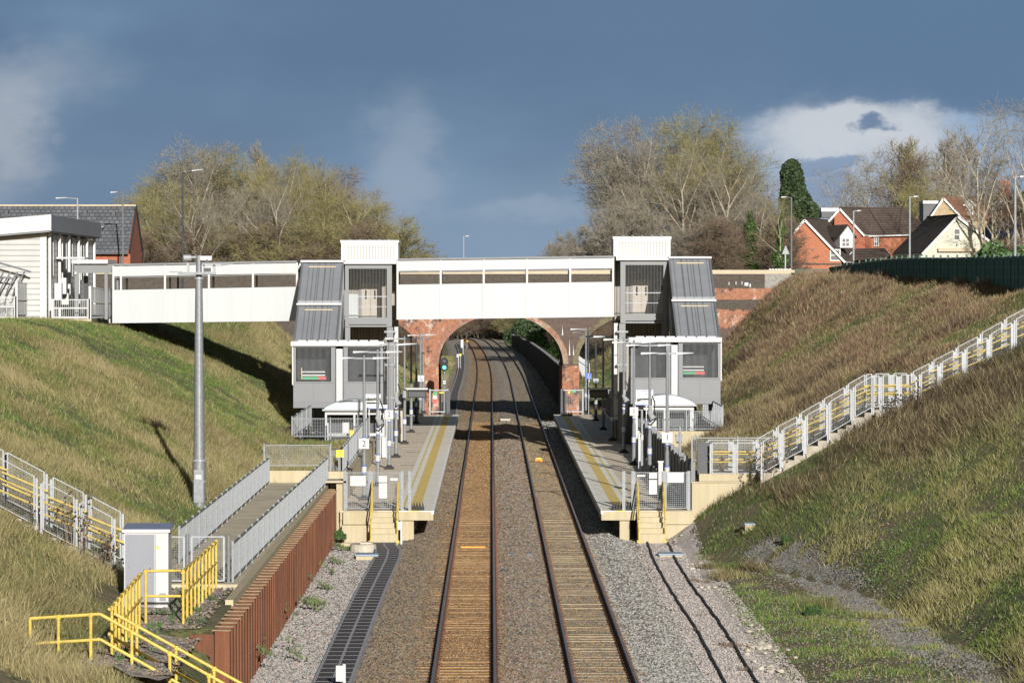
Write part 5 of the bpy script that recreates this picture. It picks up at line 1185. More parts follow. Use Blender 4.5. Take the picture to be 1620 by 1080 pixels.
street(1252,312,-16,245,'dark street lamp beside the evergreen tree','greymid')
# ------------------------------------------------------------------ station building
yb=180.; xr=-24.2; ZB=Z(500,yb); t=T('station_building','white clad single storey station building with grey sloping fascia at the far left','building',(xr,yb,ZB))
xl=-46.
def zr_(x): return Z(340,yb)-(xr-x)*.085
mb=MB(); mb.hexa([(xl,yb,6.5),(xr,yb,6.5),(xr,yb+21,6.5),(xl,yb+21,6.5),(xl,yb,zr_(xl)-1),(xr,yb,zr_(xr)-1.0),(xr,yb+21,zr_(xr)-1.1),(xl,yb+21,zr_(xl)-1.1)]); mb.build('wall',M['cladh'],t)
mb=MB(); mb.hexa([(xl,yb-.9,zr_(xl)-.85),(xr+.35,yb-.9,zr_(xr)-.85),(xr+.35,yb-.85,zr_(xr)-.85),(xl,yb-.85,zr_(xl)-.85),(xl,yb-.9,zr_(xl)),(xr+.35,yb-.9,zr_(xr)),(xr+.35,yb-.85,zr_(xr)),(xl,yb-.85,zr_(xl))]); mb.build('front_fascia',M['whitetrim'],t)
mb=MB(); mb.hexa([(xr+.3,yb-.85,zr_(xr)-.9),(xr+.38,yb-.85,zr_(xr)-.9),(xr+.38,yb+22,zr_(xr)-.9),(xr+.3,yb+22,zr_(xr)-.9),(xr+.3,yb-.85,zr_(xr)-.02),(xr+.38,yb-.85,zr_(xr)-.02),(xr+.38,yb+22,zr_(xr)-.02),(xr+.3,yb+22,zr_(xr)-.02)]); mb.build('side_fascia',M['fascia'],t)
mb=MB(); mb.hexa([(xl,yb-.84,zr_(xl)-.95),(xr+.29,yb-.84,zr_(xr)-.95),(xr+.29,yb+22,zr_(xr)-.95),(xl,yb+22,zr_(xl)-.95),(xl,yb-.84,zr_(xl)-.1),(xr+.29,yb-.84,zr_(xr)-.1),(xr+.29,yb+22,zr_(xr)-.1),(xl,yb+22,zr_(xl)-.1)]); mb.build('roof',M['greymid'],t)
for ya_,yb_,z0,z1 in ((181.2,182.4,ZB+2.2,13.0-.6),(186.5,188,ZB+.3,12.3),(189.5,190.7,ZB+2.2,12.3),(195,196,ZB+2.,12.3)):
    mb=MB(); mb.box(xr-.02,xr+.03,ya_,yb_,z0,z1); o=mb.build('window',M['glass'],t); mb=MB(); mb.box(xr+.0,xr+.06,ya_-.12,ya_,z0,z1); mb.box(xr+.0,xr+.06,yb_,yb_+.12,z0,z1); mb.build('window_frame',M['whitetrim'],o)
mb=MB()
for yy in (180.4,184.5,188.7,193,197,200.6): mb.box(xr+.06,xr+.2,yy-.12,yy+.12,ZB-.5,zr_(xr)-.95)
mb.build('white_pilaster',M['whitetrim'],t)
mb=MB(); mb.box(xr-.35,xr,yb-.04,yb-.0,ZB-.6,zr_(xr)-1); mb.build('corner_trim',M['whitetrim'],t)
mb=MB(); mb.box(xr+.03,xr+1.6,183.8,185.8,11.0,11.1); mb.build('side_canopy',M['whitetrim'],t)
for yy,z0 in ((183,ZB+.9),(185,ZB+1.2),(186,ZB+.6)): mb=MB(); mb.box(xr+.06,xr+.45,yy-.25,yy+.25,z0,z0+.9); mb.build('wall_cabinet',M['hwhite'],t)
mb=MB(); mb.box(X(23,yb),X(42,yb),yb-.12,yb,Z(437,yb),Z(433.5,yb)); mb.build('louvre',M['galv'],t)
# entrance canopy between building and span
yc=180.5; t=T('entrance_canopy','grey framed entrance canopy joining the footbridge to the station building','canopy',(X(152,yc),yc,7.8))
mb=MB(); mb.box(X(115,yc),X(172,yc),yc-.3,yc+4,Z(417,yc),Z(411,yc)); mb.build('roof',M['whitetrim'],t)
mb=MB(); mb.box(X(118,yc),X(190,yc),yc,yc+.2,Z(432,yc),Z(418,yc)); mb.build('beam',M['grey'],t)
for a,b in ((119,124.5),(166,171),(185,188)): mb=MB(); mb.box(X(a,yc),X(b,yc),yc,yc+.2,Z(505,yc),Z(432,yc)); mb.build('post',M['grey'],t)
mb=MB(); mb.box(X(119,yc),X(122,yc),yc-.12,yc,Z(434,yc),Z(430,yc)); mb.build('camera_dome',M['hwhite'],t)
mb=MB(); mb.box(X(126,yc),X(133,yc),yc+1.9,yc+2.0,Z(500,yc),Z(436,yc)); mb.build('dark_doorway',M['glass'],t)
# white louvred fences before it
def wfence(pa,pb,ya,yb_,qt0,qt1,label,solid=True):
    t=T('white_fence',label,'fence',(X(pa,ya),ya,7.8),'white fences by the station building')
    A_=Vector((X(pa,ya),ya,0)); B_=Vector((X(pb,yb_),yb_,0)); za,zb_=Z(qt0,ya),Z(qt1,yb_); n=max(2,int((B_-A_).length/.42)) if solid else max(2,int((B_-A_).length/1.9))
    for i in range(n):
        p=A_+(B_-A_)*i/n; q=A_+(B_-A_)*(i+1)/n; z1=za+(zb_-za)*i/n; d=(q-p)*.06
        if solid:
            for lo,hi in ((.12,.48),(.53,.98)): 
                mb=MB(); zz=ZB-.15; hh=z1-zz; mb.hexa([(p.x+d.x,p.y+d.y,zz+hh*lo),(q.x-d.x,q.y-d.y,zz+hh*lo),(q.x-d.x,q.y-d.y+.03,zz+hh*lo),(p.x+d.x,p.y+d.y+.03,zz+hh*lo),(p.x+d.x,p.y+d.y,zz+hh*hi),(q.x-d.x,q.y-d.y,zz+hh*hi),(q.x-d.x,q.y-d.y+.03,zz+hh*hi),(p.x+d.x,p.y+d.y+.03,zz+hh*hi)]); mb.build('louvre_panel',M['postwhite'],t)
        else:
            mb=MB(); k=9
            for j in range(1,k+1): r=p+(q-p)*j/k; mb.bar((r.x,r.y,ZB),(r.x,r.y,z1),.02)
            mb.build('railing_panel',M['postwhite'],t)
    mb=MB(); mb.bar((A_.x,A_.y,ZB-.05),(B_.x,B_.y,ZB-.05),.08,.1); mb.bar((A_.x,A_.y,za),(B_.x,B_.y,zb_),.05); mb.bar((A_.x,A_.y,ZB+(za-ZB)*.5),(B_.x,B_.y,ZB+(zb_-ZB)*.5),.06,.08); mb.build('rail',M['postwhite'],t)
    for p,zz in ((A_,za),(B_,zb_)): mb=MB(); mb.box(p.x-.07,p.x+.07,p.y-.07,p.y+.07,ZB-.4,zz+.05); mb.build('post',M['postwhite'],t)
wfence(-8,25,178.0,178.0,470,470,'low white railing at the left edge before the bicycle shelter',False)
wfence(27,68,178.,183.,446,452,'white louvred fence panel beside the bicycle shelter')
wfence(84,141,178.,178.,474,474,'low white railing in front of the station entrance',False)
wfence(143,175,178.,182.,454,459,'white louvred fence panel at the end of the footbridge')
mb=MB(); mb.box(X(78,178),X(145,178),177.9,178.3,Z(512,178),Z(504.5,178)); mb.box(X(-60,178),X(78,178),178.02,178.3,7,ZB-.1); tag(mb.build('low_wall',M['copingstone']),'low pale wall under the white station fences','wall')
t=T('bicycle_shelter','curved grey framed bicycle shelter beside the station building','shelter',(X(20,176),179,7.8)); yy=178.9
for k,dx in enumerate((0,11,22,-11)):
    mb=MB(); mb.path([(X(-2+dx,yy),yy,Z(470,yy)),(X(3+dx,yy),yy,Z(455,yy)),(X(17+dx,yy),yy+.2,Z(430-.0*dx,yy))],.045,6); mb.build('hoop',M['greymid'],t)
mb=MB(); mb.path([(X(-20,yy),yy-.1,Z(410,yy)),(X(10,yy),yy-.1,Z(418.5,yy)),(X(50,yy),yy-.1,Z(430,yy))],.06,6); mb.path([(X(-20,yy),yy,Z(434,yy)),(X(22,yy),yy,Z(441,yy))],.045,6); mb.build('roof_rail',M['galv'],t)
def bicycle(x,y,z,rot,label):
    t=T('bicycle',label,'bicycle',(x,y,z),'bicycles in the bicycle shelter'); t.rotation_euler=(0,0,rot)
    def w(cx): 
        mb=MB(); pts=[(cx+.34*math.cos(a),0,.34+.34*math.sin(a)) for a in np.linspace(0,2*math.pi,15)]; mb.path(pts,.022,5)
        for a in np.linspace(0,math.pi,5)[:-1]: mb.bar((cx+.33*math.cos(a),0,.34+.33*math.sin(a)),(cx-.33*math.cos(a),0,.34-.33*math.sin(a)),.008)
        return mb
    def bld(mb,nm,m): me=bpy.data.meshes.new(nm); me.from_pydata(mb.v,[],mb.f); me.materials.append(m); o=bpy.data.objects.new(nm,me); C.objects.link(o); o.parent=t
    for cx in (-.52,.52): bld(w(cx),'wheel',M['black'])
    mb=MB(); mb.path([(-.52,0,.34),(-.2,0,.82),(.38,0,.85),(.52,0,.34)],.02,5); mb.path([(-.2,0,.82),(-.05,0,.3),(.38,0,.78)],.02,5); bld(mb,'frame',M['bike'])
    mb=MB(); mb.path([(.38,0,.85),(.36,0,1.0)],.018,5); mb.path([(.36,-.28,1.0),(.36,.28,1.0)],.018,5); bld(mb,'handlebar',M['galv'])
    mb=MB(); mb.box(-.34,-.1,-.06,.06,.88,.93); mb.bar((-.2,0,.8),(-.22,0,.9),.03); bld(mb,'saddle',M['black'])
bl=['bicycle leaning leftmost in the shelter','bicycle second from the left in the shelter','bicycle third from the left in the shelter, nearest the white fence']
for i in range(3): bicycle(X(1+8*i,179.6),179.8+i*.2,ZB-.15,1.2+.12*i,bl[i])
# ------------------------------------------------------------------ houses
def house(name,label,gab,Y,vec,zb,wallm,roofm,trim=M['hwhite'],rt=.14,over=.35,hip=0,gmat=None):
    # gab: pixels (left eave, apex, right eave, left foot x, right foot x) in the plane y=Y, extruded by vec
    le,ap,re,lx,rx=gab; P=lambda p:Vector((X(p[0],Y),Y,Z(p[1],Y))); A_,B_,D_=P(le),P(ap),P(re); v=Vector(vec)
    t=T(name,label,'house',(B_.x,Y,zb))
    def zat(x):
        if x<B_.x: return A_.z+(B_.z-A_.z)*(x-A_.x)/(B_.x-A_.x)
        return D_.z+(B_.z-D_.z)*(D_.x-x)/(D_.x-B_.x)
    xl_,xr_=X(lx,Y),X(rx,Y)
    mb=MB(); mb.prism([(xl_,Y,zb),(xr_,Y,zb),(xr_,Y,zat(xr_)-.08),(B_.x,Y,B_.z-.08),(xl_,Y,zat(xl_)-.08)],v*.98); mb.build('wall',wallm,t)
    o=Vector((0,-over,0)); apx=B_-v.normalized()*over
    ap2=B_+v*(1-hip)
    for e in (A_,D_):
        e1=e-v.normalized()*over; e2=e+v*1.02; ap1=B_-v.normalized()*over
        up=Vector((0,0,rt))
        mb=MB(); mb.hexa([e1,ap1,ap2,e2,e1+up,ap1+up,ap2+up,e2+up]); r=mb.build('roof_slope',roofm,t)
        mb=MB(); mb.bar(e1-Vector((0,.05,.1)),ap1-Vector((0,.05,.1)),.1,.26); mb.build('bargeboard',trim,r)
        mb=MB(); mb.bar(e1+Vector((0,0,-.03)),e2+Vector((0,0,-.03)),.14,.14); mb.build('gutter',trim,r)
    if hip: mb=MB(); mb.add([A_+v*1.02,D_+v*1.02,ap2,A_+v*1.02+up,D_+v*1.02+up,ap2+up],[(0,1,2),(3,5,4),(0,3,4,1),(1,4,5,2),(2,5,3,0)]); mb.build('roof_hip',roofm,t)
    mb=MB(); mb.bar(apx+Vector((0,0,rt+.03)),ap2+Vector((0,0,rt+.03)),.2,.1); mb.build('ridge',roofm,t)
    return t
def win(par,p0,p1,q0,q1,y,bars=1,m='glass'):
    mb=MB(); mb.box(X(p0,y),X(p1,y),y-.08,y-.02,Z(q1,y),Z(q0,y)); o=mb.build('window_frame',M['hwhite'],par)
    mb=MB(); e=.14 if X(p1,y)-X(p0,y)>.8 else .1
    xs_=np.linspace(X(p0,y)+e*.6,X(p1,y)-e*.6,bars+1); zm=(Z(q0,y)+Z(q1,y))/2
    for a,b in zip(xs_[:-1],xs_[1:]):
        mb.box(a+e*.4,b-e*.4,y-.09,y-.08,zm+.06,Z(q0,y)-e); mb.box(a+e*.4,b-e*.4,y-.09,y-.08,Z(q1,y)+e,zm-.06)
    mb.build('pane',M[m],o)
YA=400.
hA=house('brick_house','orange red brick house with a long brown roof and a white gabled dormer',((1245,380.5),(1274,347),(1338,414),1253,1331),YA,(3.9,12,0),8.6,M['housered'],M['tilebrown'])
win(hA,1313,1330,394,413,YA,1); 
mb=MB(); mb.box(X(1253,YA),X(1331,YA),YA-.05,YA,Z(419,YA),Z(416.5,YA)); mb.build('brick_band',M['brdark'],hA)
mb=MB(); mb.box(X(1284,YA),X(1288,YA),YA-.06,YA,Z(396,YA),Z(394,YA)); mb.build('wall_lamp',M['dark'],hA)
# dormer
yd=YA+1.5; dm=MB(); dm.prism([(X(1329,yd),yd,Z(392,yd)),(X(1352,yd),yd,Z(392,yd)),(X(1352,yd),yd,Z(374,yd)),(X(1341.5,yd),yd,Z(358,yd)),(X(1329,yd),yd,Z(374,yd))],(-1.6,5.5,0)); d=dm.build('dormer',M['hwhite'],hA)
mb=MB(); 
for a,b in (((1326,377),(1341.5,356.5)),((1341.5,356.5),(1356,377))):
    P0=Vector((X(a[0],yd),yd-.15,Z(a[1],yd))); P1=Vector((X(b[0],yd),yd-.15,Z(b[1],yd))); v=Vector((-1.8,6,0)); up=Vector((0,0,.12)); mb.hexa([P0,P1,P1+v,P0+v,P0+up,P1+up,P1+v+up,P0+v+up])
mb.build('dormer_roof',M['tilebrown'],d); win(d,1331,1345,376,391,yd,2)
# low wing roof of A on the right
hA2=house('brick_house','low brown roofed wing between the two orange brick houses',((1340,413),(1352,398),(1362,398.5),1343,1360),YA+6,(3.7,2.6,0),8.6,M['housered'],M['tilebrown'])
mb=MB(); P0=Vector((X(1337,YA+3),YA+3,Z(412,YA+3))); P1=Vector((X(1412,YA+3),YA+3,Z(409,YA+3))); P2=Vector((X(1400,YA+6),YA+6,Z(394,YA+6))); P3=Vector((X(1355,YA+6),YA+6,Z(394.5,YA+6))); up=Vector((0,0,.12)); mb.hexa([P0,P1,P2,P3,P0+up,P1+up,P2+up,P3+up]); mb.build('lean_to_roof',M['tilebrown'],hA2)
YBh=420.
hB=house('brick_house','orange brick house with a broad brown hipped roof behind the first gable',((1296,369),(1331,329.5),(1370,372),1320,1368),YBh,(8.1,9.5,0),8.6,M['housered2'],M['tilebrown'],hip=.1)
yb2=YBh+.5
win(hB,1382.5,1390.5,374.5,390,YBh+1.1,2); win(hB,1441,1455,373.5,386,YBh+1.1,2)
mb=MB(); mb.box(X(1368,YBh+1),X(1463,YBh+1),YBh+1.2,YBh+7,8.6,Z(373,YBh)); mb.build('front_wall',M['housered'],hB)
mb=MB(); v0=Vector((X(1370,YBh+1),YBh+.7,Z(373,YBh))); v1=Vector((X(1478,YBh+1),YBh+.7,Z(370,YBh))); v2=Vector((X(1427,YBh+5),YBh+5,Z(328,YBh+5))); v3=Vector((X(1340,YBh+5),YBh+5,Z(330,YBh+5))); up=Vector((0,0,.12)); mb.hexa([v0,v1,v2,v3,v0+up,v1+up,v2+up,v3+up]); mb.build('front_roof',M['tilebrown'],hB)
mb=MB(); mb.bar(v0-Vector((0,.1,.05)),v1-Vector((0,.1,.05)),.1,.16); mb.build('gutter',M['hwhite'],hB)
mb=MB(); a=v0+(v1-v0)*.28+up; b=v3+(v2-v3)*.38+up; mb.bar(a,b,.18,.1); a=v0+(v1-v0)*.47+up; mb.bar(a,v2+up,.2,.12); mb.build('hip_ridge',M['tiledark'],hB)
t=hB; yy=YBh+3; mb=MB(); mb.box(X(1300,yy),X(1332,yy),yy,yy+3,Z(344,yy),Z(335,yy)); mb.build('flat_dormer',M['dark'],hB); mb=MB(); mb.box(X(1299,yy),X(1331,yy),yy-.15,yy+3,Z(334.8,yy),Z(329,yy)); mb.build('dormer_fascia',M['hwhite'],hB)
YC=380.
hC=house('cream_house','cream rendered house with a steep dark roof and one small window in its gable',((1458,401),(1514,341.5),(1578,391),1457,1577),YC,(-1.7,13,0),8.6,M['render'],M['tiledark'])
win(hC,1508.5,1520,361,381,YC,1)
mb=MB(); mb.box(X(1484,YC),X(1545,YC),YC-.5,YC-.02,Z(398,YC),Z(392.5,YC)); mb.build('yellow_awning',M['copingstone'],hC)
mb=MB(); mb.box(X(1513,YC),X(1515,YC),YC-.15,YC-.02,Z(389,YC),Z(386,YC)); mb.box(X(1520,YC),X(1521.5,YC),YC-.12,YC-.02,Z(386.5,YC),Z(385,YC)); mb.build('wall_lamp',M['dark'],hC)
YD=440.
hD=house('tan_brick_house','tan brick gabled house with an orange tiled roof and two small dormers',((1466,355),(1495,313),(1530,350),1470,1520),YD,(10,12,0),8.6,M['housetan'],M['tileorange'])
win(hD,1487,1493,340,351,YD,1)
mb=MB(); mb.box(X(1461,YD+2),X(1490,YD+2),YD+2,YD+6,Z(352,YD),Z(322,YD)); mb.build('flat_dormer',M['dark'],hD); mb=MB(); mb.box(X(1460,YD+2),X(1495,YD+2),YD+1.7,YD+6,Z(322,YD)+.01,Z(317,YD)); mb.build('dormer_fascia',M['hwhite'],hD)
mb=MB(); a=Vector((X(1524,YD+1),YD+1,Z(348,YD))); b=Vector((X(1632,YD+1),YD+1,Z(348,YD))); c=Vector((X(1632,YD+6),YD+6,Z(312,YD+6))); d=Vector((X(1500,YD+6),YD+6,Z(312,YD+6))); up=Vector((0,0,.12)); mb.hexa([a,b,c,d,a+up,b+up,c+up,d+up]); mb.build('front_roof',M['tileorange'],hD)
mb=MB(); mb.box(a.x,b.x,YD+1.3,YD+6,8.6,a.z); mb.build('front_wall',M['housetan'],hD)
for pc in (1534,1579):
    yd=YD+1.8; dm=MB(); dm.prism([(X(pc-6,yd),yd,Z(340,yd)),(X(pc+6,yd),yd,Z(340,yd)),(X(pc+6,yd),yd,Z(324,yd)),(X(pc,yd),yd,Z(317,yd)),(X(pc-6,yd),yd,Z(324,yd))],(0,4,0)); d=dm.build('dormer',M['hwhite'],hD)
    win(d,pc-4,pc+5,325,338,yd,2)
    mb=MB()
    for s in (-1,1):
        P0=Vector((X(pc+s*10,yd),yd-.2,Z(326,yd))); P1=Vector((X(pc,yd),yd-.2,Z(315.5,yd))); v=Vector((0,4,0)); mb.hexa([P0,P1,P1+v,P0+v,P0+up,P1+up,P1+v+up,P0+v+up])
    o=mb.build('dormer_roof',M['tileorange'],d); mb=MB()
    for s in (-1,1): mb.bar((X(pc+s*10,yd),yd-.25,Z(325.5,yd)),(X(pc,yd),yd-.25,Z(315.5,yd)),.1,.25)
    mb.build('bargeboard',M['hwhite'],d)
mb=MB(); mb.box(X(1582,YD+6),X(1598,YD+6),YD+6,YD+7,Z(330,YD),Z(283,YD)); ch=mb.build('chimney',M['housered2'],hD); mb=MB(); 
for pp in (1585,1590,1595): mb.tube((X(pp,YD+6.5),YD+6.5,Z(283,YD)),(X(pp,YD+6.5),YD+6.5,Z(277,YD)),.12,.1,8)
mb.build('chimney_pot',M['tileorange'],ch)
YE=396.
t=T('solar_roof_house','low dark roofed building with two blue solar panels behind the cream house','house',(X(1590,YE),YE,8.6))
a=Vector((X(1550,YE),YE,Z(380,YE))); b=Vector((X(1640,YE),YE,Z(380,YE))); c=Vector((X(1640,YE+5),YE+5,Z(346,YE+5))); d=Vector((X(1566,YE+5),YE+5,Z(346,YE+5))); mb=MB(); mb.hexa([a,b,c,d,a+up,b+up,c+up,d+up]); mb.build('roof_slope',M['tiledark'],t)
mb=MB(); mb.box(a.x,b.x,YE+.2,YE+6,8.6,a.z); mb.build('wall',M['housetan'],t)
def onroof(f0,f1,g0,g1):
    q=lambda f,g: (a+(b-a)*f)*(1-g)+(d+(c-d)*f)*g+up*1.4
    mb=MB(); P=[q(f0,g0),q(f1,g0),q(f1,g1),q(f0,g1)]; e=Vector((0,0,.05)); mb.hexa(P+[p+e for p in P]); mb.build('solar_panel',M['solar'],t)
onroof(.05,.6,.12,.42); onroof(.12,.62,.52,.85)
# left terrace house
YH=250.; xr2=X(203.5,YH); t=T('terraced_house','long red brick building with a grey slate roof behind the station','house',(xr2,YH,8))
xl2=-75.; rz=Z(329.5,YH+4.5); ez=Z(398,YH); 
mb=MB(); mb.prism([(xr2+.1,YH+.4,7.5),(xr2+.1,YH+8.6,7.5),(xr2+.1,YH+8.6,ez),(xr2+.1,YH+4.5,rz-.2),(xr2+.1,YH+.4,ez)],(xl2-xr2,0,0)); mb.build('wall',M['housered2'],t)
for s,nm in ((0,''),(1,'')):
    ye=YH-.1 if s==0 else YH+9.1
    mb=MB(); mb.hexa([(xl2,ye,ez-.05),(xr2+.0,ye,ez-.05),(xr2+.0,YH+4.5,rz),(xl2,YH+4.5,rz),(xl2,ye,ez+.1),(xr2+.0,ye,ez+.1),(xr2+.0,YH+4.5,rz+.15),(xl2,YH+4.5,rz+.15)]); r=mb.build('roof_slope',M['slate'],t)
mb=MB(); mb.box(xl2,xr2,YH-.2,YH-.05,ez-.2,ez-.02); mb.build('gutter',M['dark'],t)
mb=MB(); mb.box(xl2,xr2+.1,YH+4.35,YH+4.65,rz+.15,rz+.27); mb.build('ridge',M['copingstone'],t)
mb=MB(); mb.bar((xr2+.13,YH-.1,ez+.05),(xr2+.13,YH+4.5,rz+.1),.1,.25); mb.bar((xr2+.13,YH+9,ez+.05),(xr2+.13,YH+4.5,rz+.1),.1,.25); mb.build('verge',M['dark'],t)
for px,py in ((12,342),(136,342.5),(181,342.5),(192,336)):
    f=(py-329.5)/(398-329.5); yy=YH+4.5*(1-f); z=rz-(rz-ez)*f; mb=MB(); mb.box(X(px-2.5,yy),X(px+2.5,yy),yy-.25,yy+.3,z,z+.4); mb.build('roof_vent',M['dark'],t)
f=.33; yy=YH+3.0; mb=MB(); mb.box(X(143,yy),X(168,yy),yy-1.4,yy+1,Z(361,yy),Z(358,yy)); mb.build('skylight_hood',M['greymid'],t); mb=MB(); mb.box(X(146,yy),X(165,yy),yy-1.2,yy-1.1,Z(375,yy),Z(361,yy)); mb.build('skylight',M['glass'],t)
mb=MB(); mb.box(X(190,YH),X(191.5,YH),YH+.2,YH+.38,7.5,ez-.1); mb.build('downpipe',M['dark'],t)
win(t,172,178,438,452,YH+.4,1)
t=house('slate_roof_house','grey slate roofed house partly hidden behind the left trees',((190,425),(217,375),(246,420),196,240),285,(1.2,8,0),8,M['housered2'],M['slate'])
mb=MB(); yy=286; v0=Vector((X(205,yy),284.6,Z(424,yy))); v1=Vector((X(262,yy),284.6,Z(424,yy))); v2=Vector((X(245,yy+4),289,Z(382,yy))); v3=Vector((X(205,yy+4),289,Z(382,yy))); up=Vector((0,0,.12)); mb.hexa([v0,v1,v2,v3,v0+up,v1+up,v2+up,v3+up]); mb.build('front_roof',M['slate'],t)
# street hoarding and railing glimpsed beneath the span
t=T('palisade_fence','white palisade fence with an orange and white barrier seen under the left span','fence',(X(225,236),244,8)); y=246.5
mb=MB()
for px in np.arange(222,250,1.6): x=X(px,y); mb.box(x-.03,x+.03,y,y+.03,8.2,Z(448,y))
mb.build('pales',M['signw'],t); mb=MB(); mb.box(X(219,y),X(248,y),y-.3,y-.25,Z(456,y),Z(451,y)); mb.build('barrier',M['red'],t); mb=MB(); mb.box(X(219,y),X(248,y),y-.31,y-.3,Z(455,y),Z(453.5,y)); mb.build('barrier_stripe',M['signw'],t)
for px in (222.5,249,258): mb=MB(); x=X(px,y); mb.box(x-.06,x+.06,y-.1,y,8,Z(438,y)); mb.build('post',M['greenf'],t)
S(grid(np.linspace(-60,-17,8),[244,250,262,270],lambda x,y: 9.0+0*x,'road',M['road']))
# ------------------------------------------------------------------ trees
def branches(seed,H_,ang,stems=1,levels=4,kids=(7,6,5,5),up=.1,trunkr=.22,first=.25,twl=.9,wob=.12,twr=.012,len0=.5,lean=.25,crown=None):
    r=random.Random(seed); tr=MB(); cr=MB()
    def rv(): return Vector((r.gauss(0,1),r.gauss(0,1),r.gauss(0,1))).normalized()
    def grow(p,d,L_,rad,lv):
        n=4 if lv==0 else (3 if lv<3 else 2); pts=[p]; dd=d.copy(); q=p.copy(); ds=[d]
        for i in range(n):
            dd=(dd+rv()*wob+Vector((0,0,up*(.5 if lv else .2)))).normalized(); q=q+dd*L_/n; pts.append(q.copy()); ds.append(dd.copy())
        for i,(a,b) in enumerate(zip(pts[:-1],pts[1:])):
            ra=rad*(1-.8*i/n); rb=rad*(1-.8*(i+1)/n)
            if lv<=1: tr.tube(a,b,max(ra,.012),max(rb,.012),6 if lv==0 else 4,False)
            elif lv<levels: cr.tube(a,b,max(ra,twr),max(rb,twr*.8),3,False)
            else:
                s_=rv().cross((b-a).normalized())
                if s_.length<1e-3: continue
                s_=s_.normalized()*twr; cr.add([a-s_,a+s_,b],[(0,1,2)])
        if lv==levels: return
        k=kids[lv]; az0=r.uniform(0,6.283)
        for j in range(k):
            f=(first if lv==0 else .25)+(1-(first if lv==0 else .25))*(j+r.random())/k
            fi=f*n; i=min(n-1,int(fi)); a=pts[i]+(pts[i+1]-pts[i])*(fi-i); base=ds[i+1]
            az=az0+j*2.4+r.uniform(-.5,.5); u=base.cross(Vector((0,0,1)))
            if u.length<.05: u=Vector((1,0,0))
            u.normalize(); v=base.cross(u); side=u*math.cos(az)+v*math.sin(az)
            th=math.radians(ang*r.uniform(.75,1.25)*(1.15-.5*f if lv==0 else 1)); nd=(base*math.cos(th)+side*math.sin(th)).normalized()
            if nd.z<-.15: nd.z*=.3; nd.normalize()
            if lv==0:
                ll=H_*len0*(crown(f) if crown else 1.1-.65*abs(f-.35))*r.uniform(.8,1.15)
            elif lv+1==levels: ll=twl*r.uniform(.5,1.25)
            else: ll=L_*r.uniform(.4,.62)*(1.1-.4*f)
            grow(a,nd,ll,rad*(.45 if lv==0 else .5)*(1-.4*f),lv+1)
    for s in range(stems):
        az=r.uniform(0,6.283); ln=0 if stems==1 else lean*r.uniform(.4,1.3)
        p=Vector((math.cos(az),math.sin(az),0))*(.6 if stems>1 else 0)
        grow(p,Vector((math.cos(az)*ln,math.sin(az)*ln,1)).normalized(),H_*(.86 if stems==1 else r.uniform(.65,.92)),trunkr*(1 if stems==1 else .6),0)
    return tr,cr
def leafball(seed,n,fn,size):
    r=random.Random(seed); mb=MB()
    for i in range(n):
        p=fn(r); a=Vector((r.gauss(0,1),r.gauss(0,1),r.gauss(0,1))).normalized(); b=a.cross(Vector((r.gauss(0,1),r.gauss(0,1),r.gauss(0,1)))).normalized(); s=size*r.uniform(.5,1.4); p=Vector(p)
        mb.add([p-b*s*.5,p+a*s*.7+b*s*.1,p+b*s*.5,p-a*s*.6],[(0,1,2,3)])
    return mb
protos={}
def proto(key,trunk,crown,tm,cm,extra=None):
    def me(mb,nm,m): 
        d=bpy.data.meshes.new(nm); d.from_pydata([tuple(v) for v in mb.v],[],mb.f); d.materials.append(m); return d
    L_=[('trunk',me(trunk,'trunk',tm)),('crown',me(crown,'crown',cm))]
    if extra: L_+= [(n,me(mb,n,m)) for n,mb,m in extra]
    protos[key]=L_
def plant(key,nm,label,cat,x,y,z,s=1.,rz=None,sz=None,group=None,cm=None):
    t=T(nm,label,cat,(x,y,z),group); t.scale=(s,s,sz or s); t.rotation_euler=(0,0,random.uniform(0,6.28) if rz is None else rz)
    for n,d in protos[key]:
        o=bpy.data.objects.new(n,d); C.objects.link(o); o.parent=t
        if cm and n=='crown': o.material_slots[0].link='OBJECT'; o.material_slots[0].material=cm
    return t
# all trees are modelled about 10 m tall and scaled
for i in range(3):
    a,b=branches(20+i,10,48,1,4,(13,8,7,7),.1,.22,.25,.75,.13,.013,.48); proto('ash%d'%i,a,b,M['bark'],M['twiggrey'])
for i in range(2):
    a,b=branches(120+i,10,42,1,4,(9,6,6,6),.12,.2,.25,.8,.15,.012,.5); proto('open%d'%i,a,b,M['bark'],M['twiggrey'])
for i in range(3):
    a,b=branches(40+i,10,36,4,4,(7,6,6,6),.14,.34,.35,.75,.11,.011,.36); proto('multi%d'%i,a,b,M['bark'],M['twigolive'])
for i in range(2):
    a,b=branches(60+i,10,24,1,4,(24,5,5,5),.35,.15,.08,.5,.08,.011,.22); proto('poplar%d'%i,a,b,M['bark'],M['twiggrey'])
for i in range(3):
    a,b=branches(70+i,5,42,8,4,(6,6,6,6),.05,.1,.1,.42,.14,.012,.42,.5); proto('shrub%d'%i,a,b,M['barkdark'],M['twigbrown'])
def conif(r):
    z=r.uniform(.03,1)**.9; w=(.5+.5*math.sin(z*7+1.3))*.25+.75; rad=1.75*(min(1,z*5)**.5)*(1-z)**.42*(w+.12*math.sin(z*19+2))*(.3+.7*r.random()**.4); a=r.uniform(0,6.28); return (rad*math.cos(a)+.4*math.sin(5*z),rad*math.sin(a),z*9.6+.6)
a=MB(); a.tube((0,0,0),(0,0,8),.2,.04,8); proto('evergreen',a,leafball(3,15000,conif,.2),M['barkdark'],M['leafdark'])
